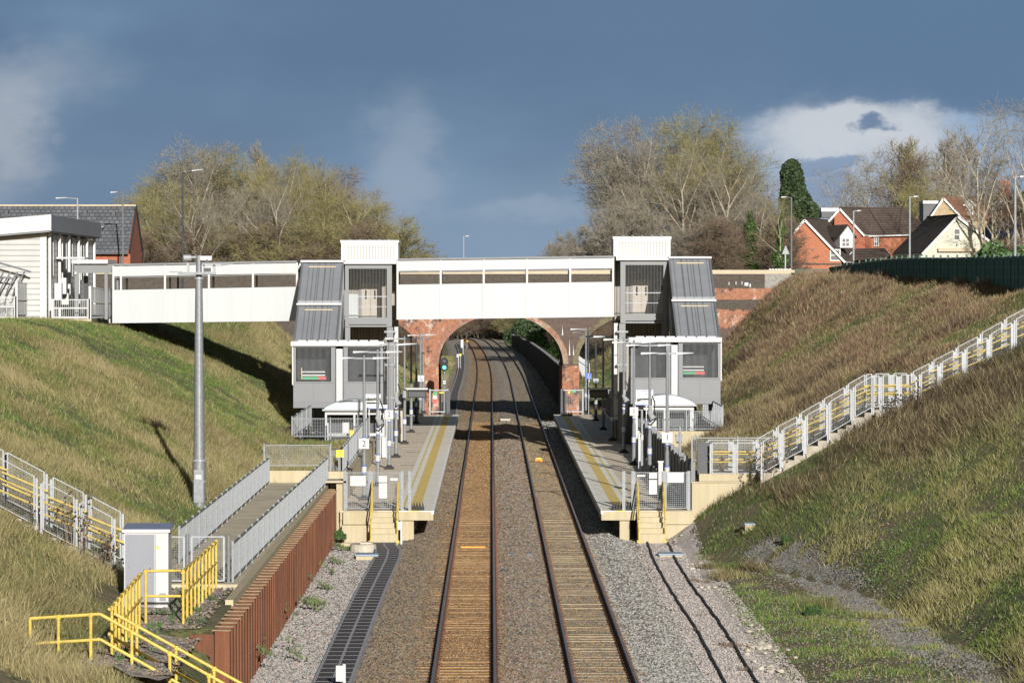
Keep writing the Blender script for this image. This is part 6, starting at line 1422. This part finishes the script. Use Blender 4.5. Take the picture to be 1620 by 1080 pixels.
def ivy(r):
    z=r.uniform(0,1); rad=(.35+.45*math.sin(z*9+1)**2)*(1.25-z)*(r.random()**.4)*1.6; a=r.uniform(0,6.28); return (rad*math.cos(a)+.5*math.sin(3*z),rad*math.sin(a),z*9.5)
a,b=branches(91,10,45,1,4,(8,5,5,5),.1,.16,.5,.7,.13,.011,.4); proto('ivytree',a,b,M['bark'],M['twiggrey'],[('ivy',leafball(4,7000,ivy,.17),M['leafivy'])])
def bushf(r):
    while 1:
        x,y,z=r.uniform(-1,1),r.uniform(-1,1),r.uniform(0,1)
        d=math.sqrt(x*x+y*y+z*z)
        if d<1*(.72+.28*math.sin(4*x+2)*math.cos(5*y+3*z)) and d>.3: return (x*2.2,y*2.2,z*2.6)
a=MB(); a.tube((0,0,0),(0,0,1.5),.1,.03,5); proto('leafbush',a,leafball(5,5000,bushf,.16),M['barkdark'],M['leafbush'])
def T2(key,nm,label,px,pt,y,zb,group,cm=None,rz=None,wide=1.0):
    h=Z(pt,y)-zb; k=sorted(v.co.z for n_,d_ in protos[key] for v in d_.vertices); k=k[int(len(k)*.985)]
    s=h/k; return plant(key,nm,label,'tree' if key[:4] not in('shru','leaf') else 'shrub',X(px,y),y,zb,s*wide,rz,s,group,cm)
gl='bare trees left, behind the footbridge'; gr='bare trees right, behind the footbridge'; gf='bare trees behind the houses'
tl=[('open1',318,300,274,'pale forked tree standing in front of the left clump near the dark lamp','twiggrey',1.0),('open0',452,270,276,'pale trunked open tree in front of the left clump centre','twiggrey',1.0),('ash2',318,240,298,'tall domed bare tree directly left of the leading dome, behind the dark lamp','twigolive',1.1),('ash1',360,250,305,'domed bare tree between the tallest dome and the narrow upright tree','twigolive',1.1),('ash1',480,262,306,'rounded tree behind the yellowish stems right of the narrow upright tree','twigolive',1.1),('ash2',285,275,300,'rounded olive tree left of the dark street lamp','twigolive',1.1),('ash0',335,232,292,'tall domed bare tree directly right of the dark street lamp','twiggrey',1.05),('ash1',262,292,285,'lower bare tree overhanging the slate roofs at the left of the clump','twigolive',1.15),('multi0',302,300,278,'olive tinted bare tree beside the dark street lamp pole','twigolive',1.1),('multi1',372,262,300,'upright olive bare tree in the middle of the left clump','twigolive',1.0),
('poplar0',431,236,303,'narrow upright tree at the centre top of the left clump','twiggrey',1.5),('multi2',466,256,295,'yellowish upright multi stemmed tree right of the narrow one','twigolive',1.0),('multi0',505,276,288,'yellow olive tree leaning over the left span','twigolive',1.15),('ash2',520,272,305,'brown topped bare tree in the right half of the left clump','twigbrown',1.0),('ash0',552,275,298,'grey spreading bare tree at the right side of the left clump','twiggrey',1.1),('ash1',580,305,290,'rounded bare tree at the right end of the left clump, behind the white tower','twiggrey',1.15),('multi1',410,300,282,'pale stemmed tree rising in front of the left clump','twiggrey',1.0),('multi2',545,310,283,'olive tree low at the right of the left clump','twigolive',1.2)]
for i,(k,px,pt,y,lb,cm,w_) in enumerate(tl): T2(k,'bare_tree',lb,px,pt,y,8.0,gl,M[cm],rz=i*1.7,wide=w_)
for i,(px,pt,lb) in enumerate([(232,360,'brown bush at the far left of the left clump, beside the slate roof'),(262,352,'olive bush second from the left beneath the left clump'),(300,350,'brown bush under the dark street lamp'),(338,345,'tangled brown bush third left of the camera mast head'),(372,350,'olive bush below the pale stemmed tree'),(408,345,'brown bush in the middle below the left clump'),(442,350,'dense brown bush over the left span centre'),(476,345,'olive bush just left of the white left tower'),(508,340,'yellow olive bush behind the left stair roof'),(540,345,'dark bush behind the white left lift tower'),(572,350,'olive bush hidden beside the left lift tower'),(605,345,'brown bush right behind the white left lift tower'),(618,384,'low grey bush just right of the left lift tower'),(640,392,'low brown bush tapering off right of the left lift tower'),(650,401,'lowest bush above the left end of the main span')]):
    T2('shrub%d'%(i%3),'undergrowth_bush',lb,px,pt+12,272+(i*7)%15,7.8,'undergrowth below the left trees',M[('twigbrown','twigolive','twigolive')[i%3]],wide=1.3)
trr=[('open0',1092,232,270,'pale trunked open tree standing in front of the right clump, left of its centre','twiggrey',1.0),('open1',1140,250,268,'pale forked open tree in front of the right clump, right of its centre','twiggrey',1.0),('ash1',1002,206,300,'tall bare ash at the left side of the right clump','twiggrey',1.0),('ash2',985,262,290,'grey bare tree hanging furthest left in the right clump','twiggrey',1.0),('multi0',1028,200,297,'upright tree with many stems left of centre in the right clump','twiggrey',1.0),('ash0',1062,205,305,'rounded crown left of the tallest tree in the right clump','twiggrey',1.0),('multi1',1085,250,285,'pale trunked tree in front at the centre of the right clump','twigolive',1.0),('ash0',1128,186,300,'tallest tree of the right clump','twigolive',1.0),('ash1',1150,200,293,'olive tinted spreading tree right of the tallest one','twigolive',1.0),('ash2',1182,222,298,'grey spreading tree at the right side of the right clump','twiggrey',1.05),('multi2',1105,290,280,'dark stemmed tree low in the middle of the right clump','twigbrown',1.1),('multi0',1150,300,279,'leaning pale stems at the right of the clump centre','twiggrey',1.1),('ash1',1018,300,280,'low bare tree above the white right lift tower','twiggrey',1.1),('multi1',1205,320,292,'thin bare tree between the ivy trunk and the evergreen','twiggrey',1.0)]
for i,(k,px,pt,y,lb,cm,w_) in enumerate(trr): T2(k,'bare_tree',lb,px,pt,y+135,9.0,gr,M[cm],rz=2+i*1.3,wide=w_)
t=T2('ivytree','ivy_tree','tree whose trunk is wrapped in bright green ivy at the right of the clump',1186,318,398,9.0,None,wide=1.3)
t=T2('evergreen','evergreen_tree','dark green dense evergreen tree beside the orange brick house',1261,256,417,9,None,wide=1.25,rz=.4)
t=T2('evergreen','evergreen_tree','smaller dark evergreen lobe low beside the orange brick house',1281,322,419,9,None,wide=1.1,rz=2.4)
t=T2('ivytree','ivy_tree','pale ivy hung tree in front of the evergreen beside the dark lamp',1240,318,322,9,None,M['twigolive'],wide=1.0)
t=T2('evergreen','evergreen_tree','dark conifer cut by the right edge of the picture',1625,305,420,9,None,wide=1.0,rz=.9)
for i,(px,pt,lb) in enumerate([(880,388,'small leafless bush left of the right clump over the main span'),(905,384,'sparse leafless bush above the main span, right part'),(940,362,'grey bush left of the white right lift tower'),(975,330,'bush behind the left corner of the right lift tower'),(1075,352,'brown bush just right of the white right lift tower'),(1105,345,'brown bush over the right stair roof'),(1140,350,'brown bush left of the ivy trunk'),(1165,340,'dark bush at the foot of the ivy trunk'),(1205,345,'brown bush right of the ivy trunk'),(1232,350,'olive bush behind the road sign')]):
    T2('shrub%d'%((i+1)%3),'undergrowth_bush',lb,px,pt,394+(i*5)%14,9.0,'undergrowth below the right trees',M[('twigbrown','twiggrey','twigbrown')[i%3] if i>3 else 'twiggrey'],wide=1.0)
tf=[('open1',1335,266,500,'leftmost bare tree behind the orange brick houses','twiggrey',.9),('open0',1372,246,505,'bare tree behind the left brick house ridge','twiggrey',1.0),('ash2',1405,236,510,'darkest topped bare tree behind the brick houses','twigbrown',1.05),('poplar1',1445,228,515,'pointed narrow bare tree with brown tint behind the houses','twigolive',1.8),('multi0',1430,276,500,'olive bare tree at the right end behind the hipped roof','twigolive',1.0),('multi1',1478,286,520,'thin grey tree between the two pairs of poplars','twiggrey',1.0),('poplar0',1497,218,530,'taller left poplar of the pair above the tan house','twiggrey',1.4),('poplar1',1513,219,534,'right poplar of the pair above the tan house','twiggrey',1.4),('poplar0',1527,254,530,'shorter poplar right of the pair above the tan house','twigbrown',1.4),
('open0',1560,178,376,'large open bare tree in front of the tan house','twiggrey',.9),('open1',1612,160,380,'tallest open bare tree at the right edge','twiggrey',.9),('multi1',1592,262,388,'brown bare tree by the chimney at the right edge','twigbrown',1.0)]
for i,(k,px,pt,y,lb,cm,w_) in enumerate(tf): T2(k,'bare_tree',lb,px,pt,y,9.0,gf,M[cm],rz=.5+i*2.1,wide=w_)
# bushes near the cream house
T2('shrub0','garden_bush','brown garden bush right of the cream house',1590,378,270,9.0,None,M['twigbrown']); T2('leafbush','garden_bush','small green garden bush behind the fence right of the cream house',1572,392,262,9.0,None)
# woodland beyond the arch
for k in range(26):
    px=668+(930-668)*(k+.5)/26+random.uniform(-4,4); y=random.uniform(604,628); x=X(px,y)
    if abs(x-float(off(y))-1)<5 : y+=14; x=X(px,y)
    plant('shrub%d'%(k%3),'woodland_bush','brown leafless bush edging the wood seen through the brick arch','shrub',x,y,H(x,y)-.3,1.15,None,random.uniform(.9,1.35),'bushes edging the wood through the arch',M[('twigbrown','twigolive','twigbrown')[k%3]])
i=0
for y,n,h in ((640,13,9.5),(690,15,10.5)):
    for k in range(n):
        px=640+ (960-640)*(k+.5)/n+random.uniform(-4,4); x=X(px,y)
        kk=random.choice(['ash0','ash1','ash2','multi0','multi1','shrub0','shrub1','shrub2']); sc=h/(4.6 if kk[:4]=='shru' else 9.6)*random.uniform(.8,1.05)
        plant(kk,'woodland_tree','leafless tree in the wood closing the view through the brick arch','tree',x,y+random.uniform(-12,12),H(x,y)-.3,sc*1.3,None,sc,'wood seen through the arch',M[random.choice(['twigbrown','twigolive','twiggrey','twigbrown'])]); i+=1
for k in range(16):
    y=random.uniform(360,560); x=random.choice([-1,1])*random.uniform(10,17)+float(off(y))+1
    sc=random.uniform(.5,.9); plant('shrub%d'%(k%3),'trackside_bush','leafless bush on the bank beyond the brick arch','shrub',x,y,H(x,y)-.1,sc,None,None,'bushes beyond the arch',M['twigbrown'])
for j,(px,y,s_) in enumerate(((868,430,1.3),(846,500,1.6),(830,560,2.0),(855,600,2.6),(880,560,2.8),(838,620,2.6))):
    x=X(px,y); plant('leafbush','evergreen_bush','dark green bush beyond the noise barrier','shrub',x,y,H(x,y)-.1,s_,None,None,'green bushes beyond the barrier',M['leafdark'] if j>1 else None)
# ------------------------------------------------------------------ grass
def make_grass(name,N,xr,yr,label,seed,ok,hfac=1.0,dens_pow=1.0):
    r=np.random.default_rng(seed)
    x=r.uniform(xr[0],xr[1],N); y=yr[0]+(yr[1]-yr[0])*r.random(N)**dens_pow
    k=ok(x,y); x=x[k]; y=y[k]; n=len(x)
    z=Hf(x,y)-.03
    big=fbm(x,y/2.6,5.5,0); med=fbm(x,y/2.8,1.5,2); fine=vnoise(x,y,.6,4)
    right=x>0
    up=np.clip((z-1.5)/5.5,0,1)
    # dryness 0 green .. 1 straw/brown
    d=.3+1.8*(big-.5)+1.1*(med-.5)+.4*(fine-.5)
    d=d+np.where(right,.02+.3*up*np.clip((y-125)/25,0,1)-.1*(1-up),.03)
    red=np.clip((fbm(x+50,y/2.2,3.5,1)-.53)*6,0,1)*np.where(right,1,.35)
    green=np.array([.078,.14,.016]); olive=np.array([.155,.148,.048]); straw=np.array([.28,.235,.115]); pinkb=np.array([.2,.112,.075]); dark=np.array([.085,.048,.034])
    d=np.clip(d,0,1)[:,None]
    col=np.where(d<.45,green+(olive-green)*(d/.45),olive+(straw-olive)*((d-.45)/.55))
    pb=(np.where(right,np.clip(.2+1.0*up,0,1)*np.clip((y-112)/25,0,1),.12)*np.clip(d[:,0]*1.3,0,1))[:,None]
    col=col*(1-pb)+pinkb*pb
    col=col*(1-.75*red[:,None])+dark*.75*red[:,None]
    lowr=np.clip(1.3-np.clip((y-100)/60,0,.5)-up*.35,.8,1.3)  # sunlight put into the colour: grass low on the right brightened
    col=col*np.where(right,.86*lowr,.9)[:,None]*np.array([1.,1.03,.95])
    B=7
    X_=np.repeat(x,B)+r.normal(0,.14,n*B); Y__=np.repeat(y,B)+r.normal(0,.14,n*B); Z_=Hf(X_,Y__)-.04
    h=np.repeat((.07+.2*d[:,0]+.2*red)*(.45+.7*fine+.6*vnoise(x,y,1.3,1)),B)*r.uniform(.5,1.35,n*B)*hfac
    w=(.007+.005*r.random(n*B))*(.8+np.repeat(y,B)/200)
    a=r.uniform(-1.0,1.0,n*B); lx=r.normal(.0,.5,n*B)*h+np.repeat((vnoise(x,y,3.,0)-.5),B)*h*1.2; ly=r.normal(-.05,.3,n*B)*h
    cx_,sy_=np.cos(a)*w,np.sin(a)*w
    v=np.empty((n*B,3,3)); v[:,0]=np.stack([X_-cx_,Y__-sy_,Z_],1); v[:,1]=np.stack([X_+cx_,Y__+sy_,Z_],1); v[:,2]=np.stack([X_+lx,Y__+ly,Z_+h],1)
    c=np.repeat(col,B,0)*r.uniform(.6,1.4,(n*B,1)); 
    hay=r.random(n*B)<(.03+.14*np.repeat(d[:,0],B)); c[hay]=straw*r.uniform(.7,1.25,(hay.sum(),1)); v[hay,2,2]+=.07*hfac
    me=bpy.data.meshes.new(name); nv=n*B*3
    me.vertices.add(nv); me.vertices.foreach_set('co',v.reshape(-1).astype(np.float32)); me.loops.add(nv); me.loops.foreach_set('vertex_index',np.arange(nv,dtype=np.int32))
    me.polygons.add(n*B); me.polygons.foreach_set('loop_start',np.arange(0,nv,3,dtype=np.int32)); me.polygons.foreach_set('loop_total',np.full(n*B,3,dtype=np.int32))
    at=me.color_attributes.new('tint','FLOAT_COLOR','POINT'); cc=np.ones((nv,4),np.float32); cc[:,:3]=np.repeat(np.clip(c,0,1),3,0); at.data.foreach_set('color',cc.ravel())
    me.materials.append(M['grass']); me.update(); o=bpy.data.objects.new(name,me); C.objects.link(o); return tag(o,label,'grass',kind='stuff')
M['grass']=attrmat('grass_blades',.75)
def ribmask(x,y,pts,w):
    m=np.zeros(len(x),bool)
    for a,b in zip(pts[:-1],pts[1:]):
        ax,ay=a; bx,by=b; dx,dy=bx-ax,by-ay; t_=np.clip(((x-ax)*dx+(y-ay)*dy)/(dx*dx+dy*dy),0,1); m|=np.hypot(x-ax-t_*dx,y-ay-t_*dy)<w
    return m
dgp=[G(1195,872),G(1250,888),G(1300,915),G(1345,945),G(1400,985),G(1470,1030),(13.4,66)]
def okL(x,y):
    e=(fbm(x,y,1.3,2)-.5)*1.2
    k=np.ones(len(x),bool)
    k&=~((y>74)&(y<128)&(x>-8.85)); k&=~((y<=74)&(x>-8.2+e*.3)&(y>66)); k&=~((y<=67)&(x>-6))
    k&=~((y>=128)&(y<163.7)&(x>-6.3)); k&=~((y>=163.6)&(y<224)&(x>-10.7)); k&=~((y>=163.5)&(y<166)&(x>-11)) 
    k&=~((y>=224)&(y<244)&(x>-7.2)); k&=~((y>231.8)&(y<243.2)&(x<-13.5)); k&=~((y>84.0)&(y<86.6)&(x<-9.2)); 
    k&=~((y>177.8)&(x<-20.5)&(y<232)); k&=~((y>=244)&((x-off(y))>-4.6+e*.5)); k&=~((y>77.5)&(y<81)&(x>-9.6))
    return k
def okR(x,y):
    e=(fbm(x,y,1.1,2)-.5)
    k=np.ones(len(x),bool)
    edge=np.interp(y,[60,80,92,105,118,124],[6.9,6.85,7.2,7.6,7.55,7.8])+e*1.5
    k&=~((y<124.5)&(x<edge)); k&=~((y>=124.5)&(y<163.8)&(x<7.9)); k&=~((y>=125.8)&(y<128.8)&(x<10.6)); k&=~((y>=163)&(y<226)&(x<11.9)); k&=~((y>162.9)&(y<165)&(x<11.4))
    k&=~((y>124.3)&(y<126.9)&(x>10.2)); k&=~((y>=226)&(y<244)&(x<9.5)); k&=~((y>231.8)&(y<243.2)&(x>14.8)); k&=~((y>=244)&(x<7.2))
    g=ribmask(x,y,dgp,.7)&(fbm(x,y,.9,3)<.6); k&=~g
    sparse=(x<np.where(y<112,10.5,7.5))&(y<118); k&=~(sparse&(fbm(x,y,1.6,4)<.36))
    return k
make_grass('grass',100000,(-24.5,-5.6),(63,232),'long mixed green and straw grass covering the left embankment',5,okL,1.,1.15)
make_grass('grass',120000,(6.4,29),(63,244),'long brown and olive grass covering the right embankment',6,okR,1.,1.15)
make_grass('grass',26000,(-19,-4.3),(243.5,460),'short grass on the left bank beyond the brick bridge',7,okL,1.2)
make_grass('grass',12000,(5,24),(243.5,420),'dry grass on the right bank beyond the brick bridge',8,okR,1.4)
make_grass('grass',3500,(-45,-20),(165,178),'dry grass edging the plateau before the station building',9,lambda x,y:np.ones(len(x),bool),1.2)
# weeds in the gravel
def weeds(name,pts,label,m,sz=.1):
    mb=MB(); r=random.Random(3)
    for (px,py,k) in pts:
        x,y=(px,py)
        for j in range(k):
            a=x+r.gauss(0,.16); b=y+r.gauss(0,.25); z=max(tz(a,b),-.3)
            for q in range(3):
                h=sz*r.uniform(.6,2.0); t_=r.uniform(0,3.14); dx,dy=math.cos(t_)*.03,math.sin(t_)*.03; lx,ly=r.gauss(0,.07),r.gauss(0,.07)
                mb.add([(a-dx,b-dy,z),(a+dx,b+dy,z),(a+lx,b+ly,z+h)],[(0,1,2)])
    return tag(mb.build(name,m),label,'weeds',kind='stuff')
def gz(px,py,z=-.22): y=F*(CZ-z)/(py-VY); return X(px,y),y
wl_=[gz(500,955)+(40,),gz(487,963)+(30,),gz(512,930)+(25,),gz(480,925)+(14,),gz(530,890)+(18,),gz(545,868)+(20,),gz(556,845)+(18,),gz(466,1045)+(12,),gz(440,985)+(16,),gz(530,870)+(25,),gz(462,1030)+(8,),gz(520,905)+(12,),gz(400,1045)+(16,),gz(415,1062)+(20,),gz(442,986)+(16,)]
weeds('weeds',wl_,'small green weeds at the foot of the sheet pile wall',M['leafbush'])
weeds('weeds',[gz(1098,920)+(26,),gz(1110,922)+(20,),gz(1160,1025)+(30,),gz(1180,1062)+(26,),gz(1092,998)+(8,),gz(1055,855)+(8,),gz(1110,975)+(8,),gz(1120,885)+(12,),gz(1150,1022)+(20,)],'scattered weeds creeping over the pale gravel path',M['twigbrown'],.09)
weeds('weeds',[(-7.4+random.uniform(-.5,.6),y,9) for y in np.linspace(68,83,22)],'tufts of weeds beside the cabinet and yellow handrails',M['leafbush'],.13)
for o in C.objects: 
    if o.name=='weeds': o.material_slots[0].material=mat('weed_leaves',(.1,.13,.05),.8,.4,2)
# pale rubble at the grass edge
rb=MB()
def rock(mb,x,y,z,s,r):
    v=[]; 
    for i in range(12):
        th=math.acos(1-2*(i+.5)/12); ph=2.399*i; q=s*r.uniform(.7,1.15); v.append((x+q*math.sin(th)*math.cos(ph),y+q*math.sin(th)*math.sin(ph),z+q*.65*math.cos(th)))
    import bmesh
    bm=bmesh.new(); vs=[bm.verts.new(p) for p in v]; res=bmesh.ops.convex_hull(bm,input=vs); bm.verts.index_update()
    mb.add([tuple(w.co) for w in bm.verts],[tuple(w.index for w in f.verts) for f in bm.faces]); bm.free()
r_=random.Random(9)
for (px,py,n,s) in ((1100,895,16,.09),(1118,925,22,.08),(1200,1020,24,.13),(1180,990,10,.1),(1075,848,16,.14),(1062,856,10,.1),(1130,960,8,.07),(1210,1050,14,.11)):
    x,y=gz(px,py,-.1)
    for i in range(n*3//5): a,b=x+r_.gauss(0,.28),y+r_.gauss(0,.9); rock(rb,a,b,max(tz(a,b),-.2)+.03,s*r_.uniform(.5,1.3),r_)
o=rb.build('rubble',M['stone']); tag(o,'pale broken stones along the edge of the right gravel path','stones',kind='stuff')
# dead stalks with dark seed heads
def stalk(x,y,h,label,grp,n=9):
    t=T('dead_weed_stalks',label,'plant',(x,y,H(x,y)),grp); r=random.Random(int(x*100)); mb=MB(); sd=MB()
    for i in range(n):
        a=r.gauss(0,.35); b=r.gauss(0,.25); z=H(x+a,y+b); tx,ty=x+a*1.5+r.gauss(0,.1),y+b; hh=h*r.uniform(.5,1.05); mb.tube((x+a,y+b,z-.1),(tx,ty,z+hh),.012,.007,3,False)
        for j in range(7):
            f=r.uniform(.45,1); q=(x+a+(tx-x-a)*f+r.gauss(0,.06),ty+r.gauss(0,.06),z+hh*f); s=.03*r.uniform(.6,1.3); sd.add([(q[0]-s,q[1],q[2]),(q[0],q[1]-s,q[2]+s*.3),(q[0]+s,q[1],q[2]),(q[0],q[1]+s,q[2]),(q[0],q[1],q[2]+s*1.5),(q[0],q[1],q[2]-s)],[(0,1,4),(1,2,4),(2,3,4),(3,0,4),(1,0,5),(2,1,5),(3,2,5),(0,3,5)])
    mb.build('stem',M['twigbrown'],t); sd.build('seed_heads',M['seed'],t)
stalk(10.2,123.2,1.9,'tall dead weed stalks with dark seed heads before the cream retaining wall',None,8)
stalk(-10.4,83.4,1.7,'dead weed stalks in front of the lower left stair panels',None,12); stalk(-9.6,83.2,1.1,'reddish dead stalks at the foot of the left stairs',None,9)
stalk(15.5,124.,.9,'dark dead stalks below the middle landing of the right stairs',None,10)
for j,(px,py,m_,lb) in enumerate(((1245,860,None,'low green clump on the flat ground right of the gravel path'),(1288,975,None,'spiky green clump near the dark gravel patch'),(536,835,None,'small green bush below the left platform end wall'),(1010,0,None,''))):
    if lb=='' : continue
    x,y=G(px,py) if px>700 else gz(548,838); plant('leafbush','green_clump',lb,'plant',x,y if px>700 else 124.6,max(H(x,y),-.25),.14 if px>700 else .17)
# ------------------------------------------------------------------ world
w=bpy.data.worlds.new("World"); bpy.context.scene.world=w; w.use_nodes=True; nt=w.node_tree; L=nt.links.new
bg=nt.nodes['Background']
SUN_EL=math.radians(16.); SUN_AZ=math.radians(10)   # sun behind the camera, to its right
sky=nt.nodes.new('ShaderNodeTexSky'); sky.sky_type='NISHITA'; sky.sun_disc=False; sky.sun_elevation=SUN_EL
sky.sun_rotation=math.pi-SUN_AZ; sky.air_density=1.2; sky.dust_density=1.0
tc=nt.nodes.new('ShaderNodeTexCoord'); sp=nt.nodes.new('ShaderNodeSeparateXYZ'); L(tc.outputs['Generated'],sp.inputs[0])
def mth(op,a,b=None,c=None,clamp=False):
    n=nt.nodes.new('ShaderNodeMath'); n.operation=op; n.use_clamp=clamp
    for i,v in enumerate((a,b,c)):
        if v is None: continue
        if isinstance(v,(int,float)): n.inputs[i].default_value=v
        else: L(v,n.inputs[i])
    return n.outputs[0]
az0=mth('ARCTAN2',sp.outputs[0],sp.outputs[1]); el0=mth('ARCSINE',sp.outputs[2]); az=az0; el=el0
def cn(scale,det,rough,off_,sx=1.,sy=1.,dist=0.):
    cb=nt.nodes.new('ShaderNodeCombineXYZ'); L(mth('MULTIPLY',az,sx),cb.inputs[0]); L(mth('MULTIPLY',el,sy),cb.inputs[1]); cb.inputs[2].default_value=off_
    n=nt.nodes.new('ShaderNodeTexNoise'); n.inputs['Scale'].default_value=scale; n.inputs['Detail'].default_value=det; n.inputs['Roughness'].default_value=rough; n.inputs['Distortion'].default_value=dist; L(cb.outputs[0],n.inputs['Vector']); return n.outputs[0]
def mixc(f,a,b):
    n=nt.nodes.new('ShaderNodeMixRGB'); L(f,n.inputs[0])
    for i,v in ((1,a),(2,b)):
        if isinstance(v,tuple): n.inputs[i].default_value=(*v,1)
        else: L(v,n.inputs[i])
    return n.outputs[0]
def sstep(v,lo,hi):
    n=nt.nodes.new('ShaderNodeMapRange'); n.interpolation_type='SMOOTHSTEP'; L(v,n.inputs[0]); n.inputs[1].default_value=lo; n.inputs[2].default_value=hi; return n.outputs[0]
K_=globals().get('SKYK',1.0)
# storm cloud, paler towards the horizon, mottled
base=mixc(sstep(el,-.005,.075),(.235,.335,.465),(.105,.183,.31))
n1=cn(9,6,.5,3.,1,1.8); base=mixc(mth('MULTIPLY',sstep(n1,.42,.68),.6),base,(.185,.3,.455))
n1b=cn(5,5,.55,9.,.8,2.5); base=mixc(mth('MULTIPLY',sstep(n1b,.4,.62),.5),base,(.088,.158,.275))
# sunlit white cloud patches by azimuth/elevation
def blob(a0,e0,sa,se,nz,lo=.25,hi=.75,amt=1.):
    da=mth('DIVIDE',mth('SUBTRACT',az,a0),sa); de=mth('DIVIDE',mth('SUBTRACT',el,e0),se)
    g=mth('POWER',2.718,mth('MULTIPLY',mth('ADD',mth('MULTIPLY',da,da),mth('MULTIPLY',de,de)),-1.))
    g=mth('ADD',g,mth('MULTIPLY',mth('SUBTRACT',nz,.5),amt)); return sstep(g,lo,hi)
nf=cn(34,9,.62,1.,1,1.5,.3); ng=cn(16,8,.6,5.,1,1.3)
wz=mth('SUBTRACT',cn(22,8,.62,11.,1,1.6),.5); wz2=mth('SUBTRACT',cn(22,8,.62,23.,1,1.6),.5)
az=mth('ADD',az0,mth('MULTIPLY',wz,.05)); el=mth('ADD',el0,mth('MULTIPLY',wz2,.028))
def PXA(px): return (px-VX)/F
def PYE(py): return (VY-py)/F
c=base
c=mixc(mth('MULTIPLY',blob(PXA(30),PYE(215),.018,.024,ng,.3,1.1,1.3),.62),c,(.47,.5,.55))
c=mixc(mth('MULTIPLY',blob(PXA(640),PYE(270),.016,.026,ng,.3,1.1,1.3),.5),c,(.34,.41,.51))
c=mixc(mth('MULTIPLY',blob(PXA(860),PYE(340),.035,.006,ng,.3,1.1,1.2),.45),c,(.36,.43,.53))
c=mixc(mth('MULTIPLY',blob(PXA(90),PYE(120),.03,.012,nf,.3,1.2,1.3),.4),c,(.3,.36,.45))
c=mixc(mth('MULTIPLY',blob(PXA(1440),PYE(330),.045,.028,ng,.2,.7,.9),.95),c,(.36,.45,.58))
c=mixc(mth('MULTIPLY',blob(PXA(1350),PYE(215),.031,.0115,nf,.12,.85,.95),.95),c,(.56,.6,.66))
c=mixc(mth('MULTIPLY',blob(PXA(1560),PYE(225),.022,.015,ng,.35,.8,.5),.75),c,(.3,.43,.62))
c=mixc(mth('MULTIPLY',blob(PXA(1375),PYE(207),.0062,.0033,nf,.2,.8,1.2),.95),c,(.13,.21,.35))
c=mixc(mth('MULTIPLY',blob(PXA(1300),PYE(268),.012,.0035,nf,.3,.6,.9),.75),c,(.17,.26,.42))
c=mixc(mth('MULTIPLY',blob(PXA(1300),PYE(310),.012,.006,nf,.3,.7,.9),.6),c,(.15,.24,.4))
# dark shelf of cloud over the white patch
sh_=mth('ADD',el,mth('MULTIPLY',mth('SUBTRACT',nf,.5),.005)); shelf=mth('MULTIPLY',sstep(sh_,PYE(186),PYE(160)),sstep(az,PXA(1150),PXA(1330)))
c=mixc(mth('MULTIPLY',shelf,.9),c,(.1,.182,.315))
hi_=mth('SUBTRACT',1.,mth('MULTIPLY',sstep(el0,.1,.32),.78)); cbh=nt.nodes.new('ShaderNodeMixRGB'); cbh.blend_type='MULTIPLY'; cbh.inputs[0].default_value=1; L(c,cbh.inputs[1]); L(hi_,cbh.inputs[2]); c=cbh.outputs[0]  # unseen sky above the frame darkened to deepen the shadows
# the rest of the sky dome: clear Nishita sky low behind the camera, darkened cloud added overhead
nis=nt.nodes.new('ShaderNodeMixRGB'); nis.blend_type='MULTIPLY'; nis.inputs[0].default_value=1; L(sky.outputs[0],nis.inputs[1]); nis.inputs[2].default_value=(.055,.055,.055,1)
front=sstep(sp.outputs[1],-.1,.45)
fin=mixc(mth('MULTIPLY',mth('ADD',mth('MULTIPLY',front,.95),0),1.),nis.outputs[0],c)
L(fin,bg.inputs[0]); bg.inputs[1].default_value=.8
# sun
sl=bpy.data.lights.new('sun','SUN'); sl.energy=5.0; sl.angle=math.radians(.5); sl.color=(1,.962,.905); so=bpy.data.objects.new('sun',sl); C.objects.link(so)
d=Vector((-math.sin(SUN_AZ)*math.cos(SUN_EL),math.cos(SUN_AZ)*math.cos(SUN_EL),-math.sin(SUN_EL))); so.rotation_euler=d.to_track_quat('-Z','Y').to_euler()
# ------------------------------------------------------------------ camera
cam=bpy.data.cameras.new('camera'); co=bpy.data.objects.new('camera',cam); C.objects.link(co); co.location=(0,0,CZ)
cam.sensor_width=36; cam.lens=F/1620*36; cam.clip_end=6000; cam.clip_start=1
dirv=Vector(((810-VX)/F,1,-(540-VY)/F)); co.rotation_euler=dirv.to_track_quat('-Z','Y').to_euler()
sc=bpy.context.scene; sc.camera=co; sc.render.resolution_x=1024; sc.render.resolution_y=682
sc.view_settings.view_transform='Standard'; sc.view_settings.look='None'; sc.view_settings.exposure=.4; sc.view_settings.gamma=1
sc.cycles.max_bounces=5; sc.cycles.diffuse_bounces=2; sc.cycles.glossy_bounces=2
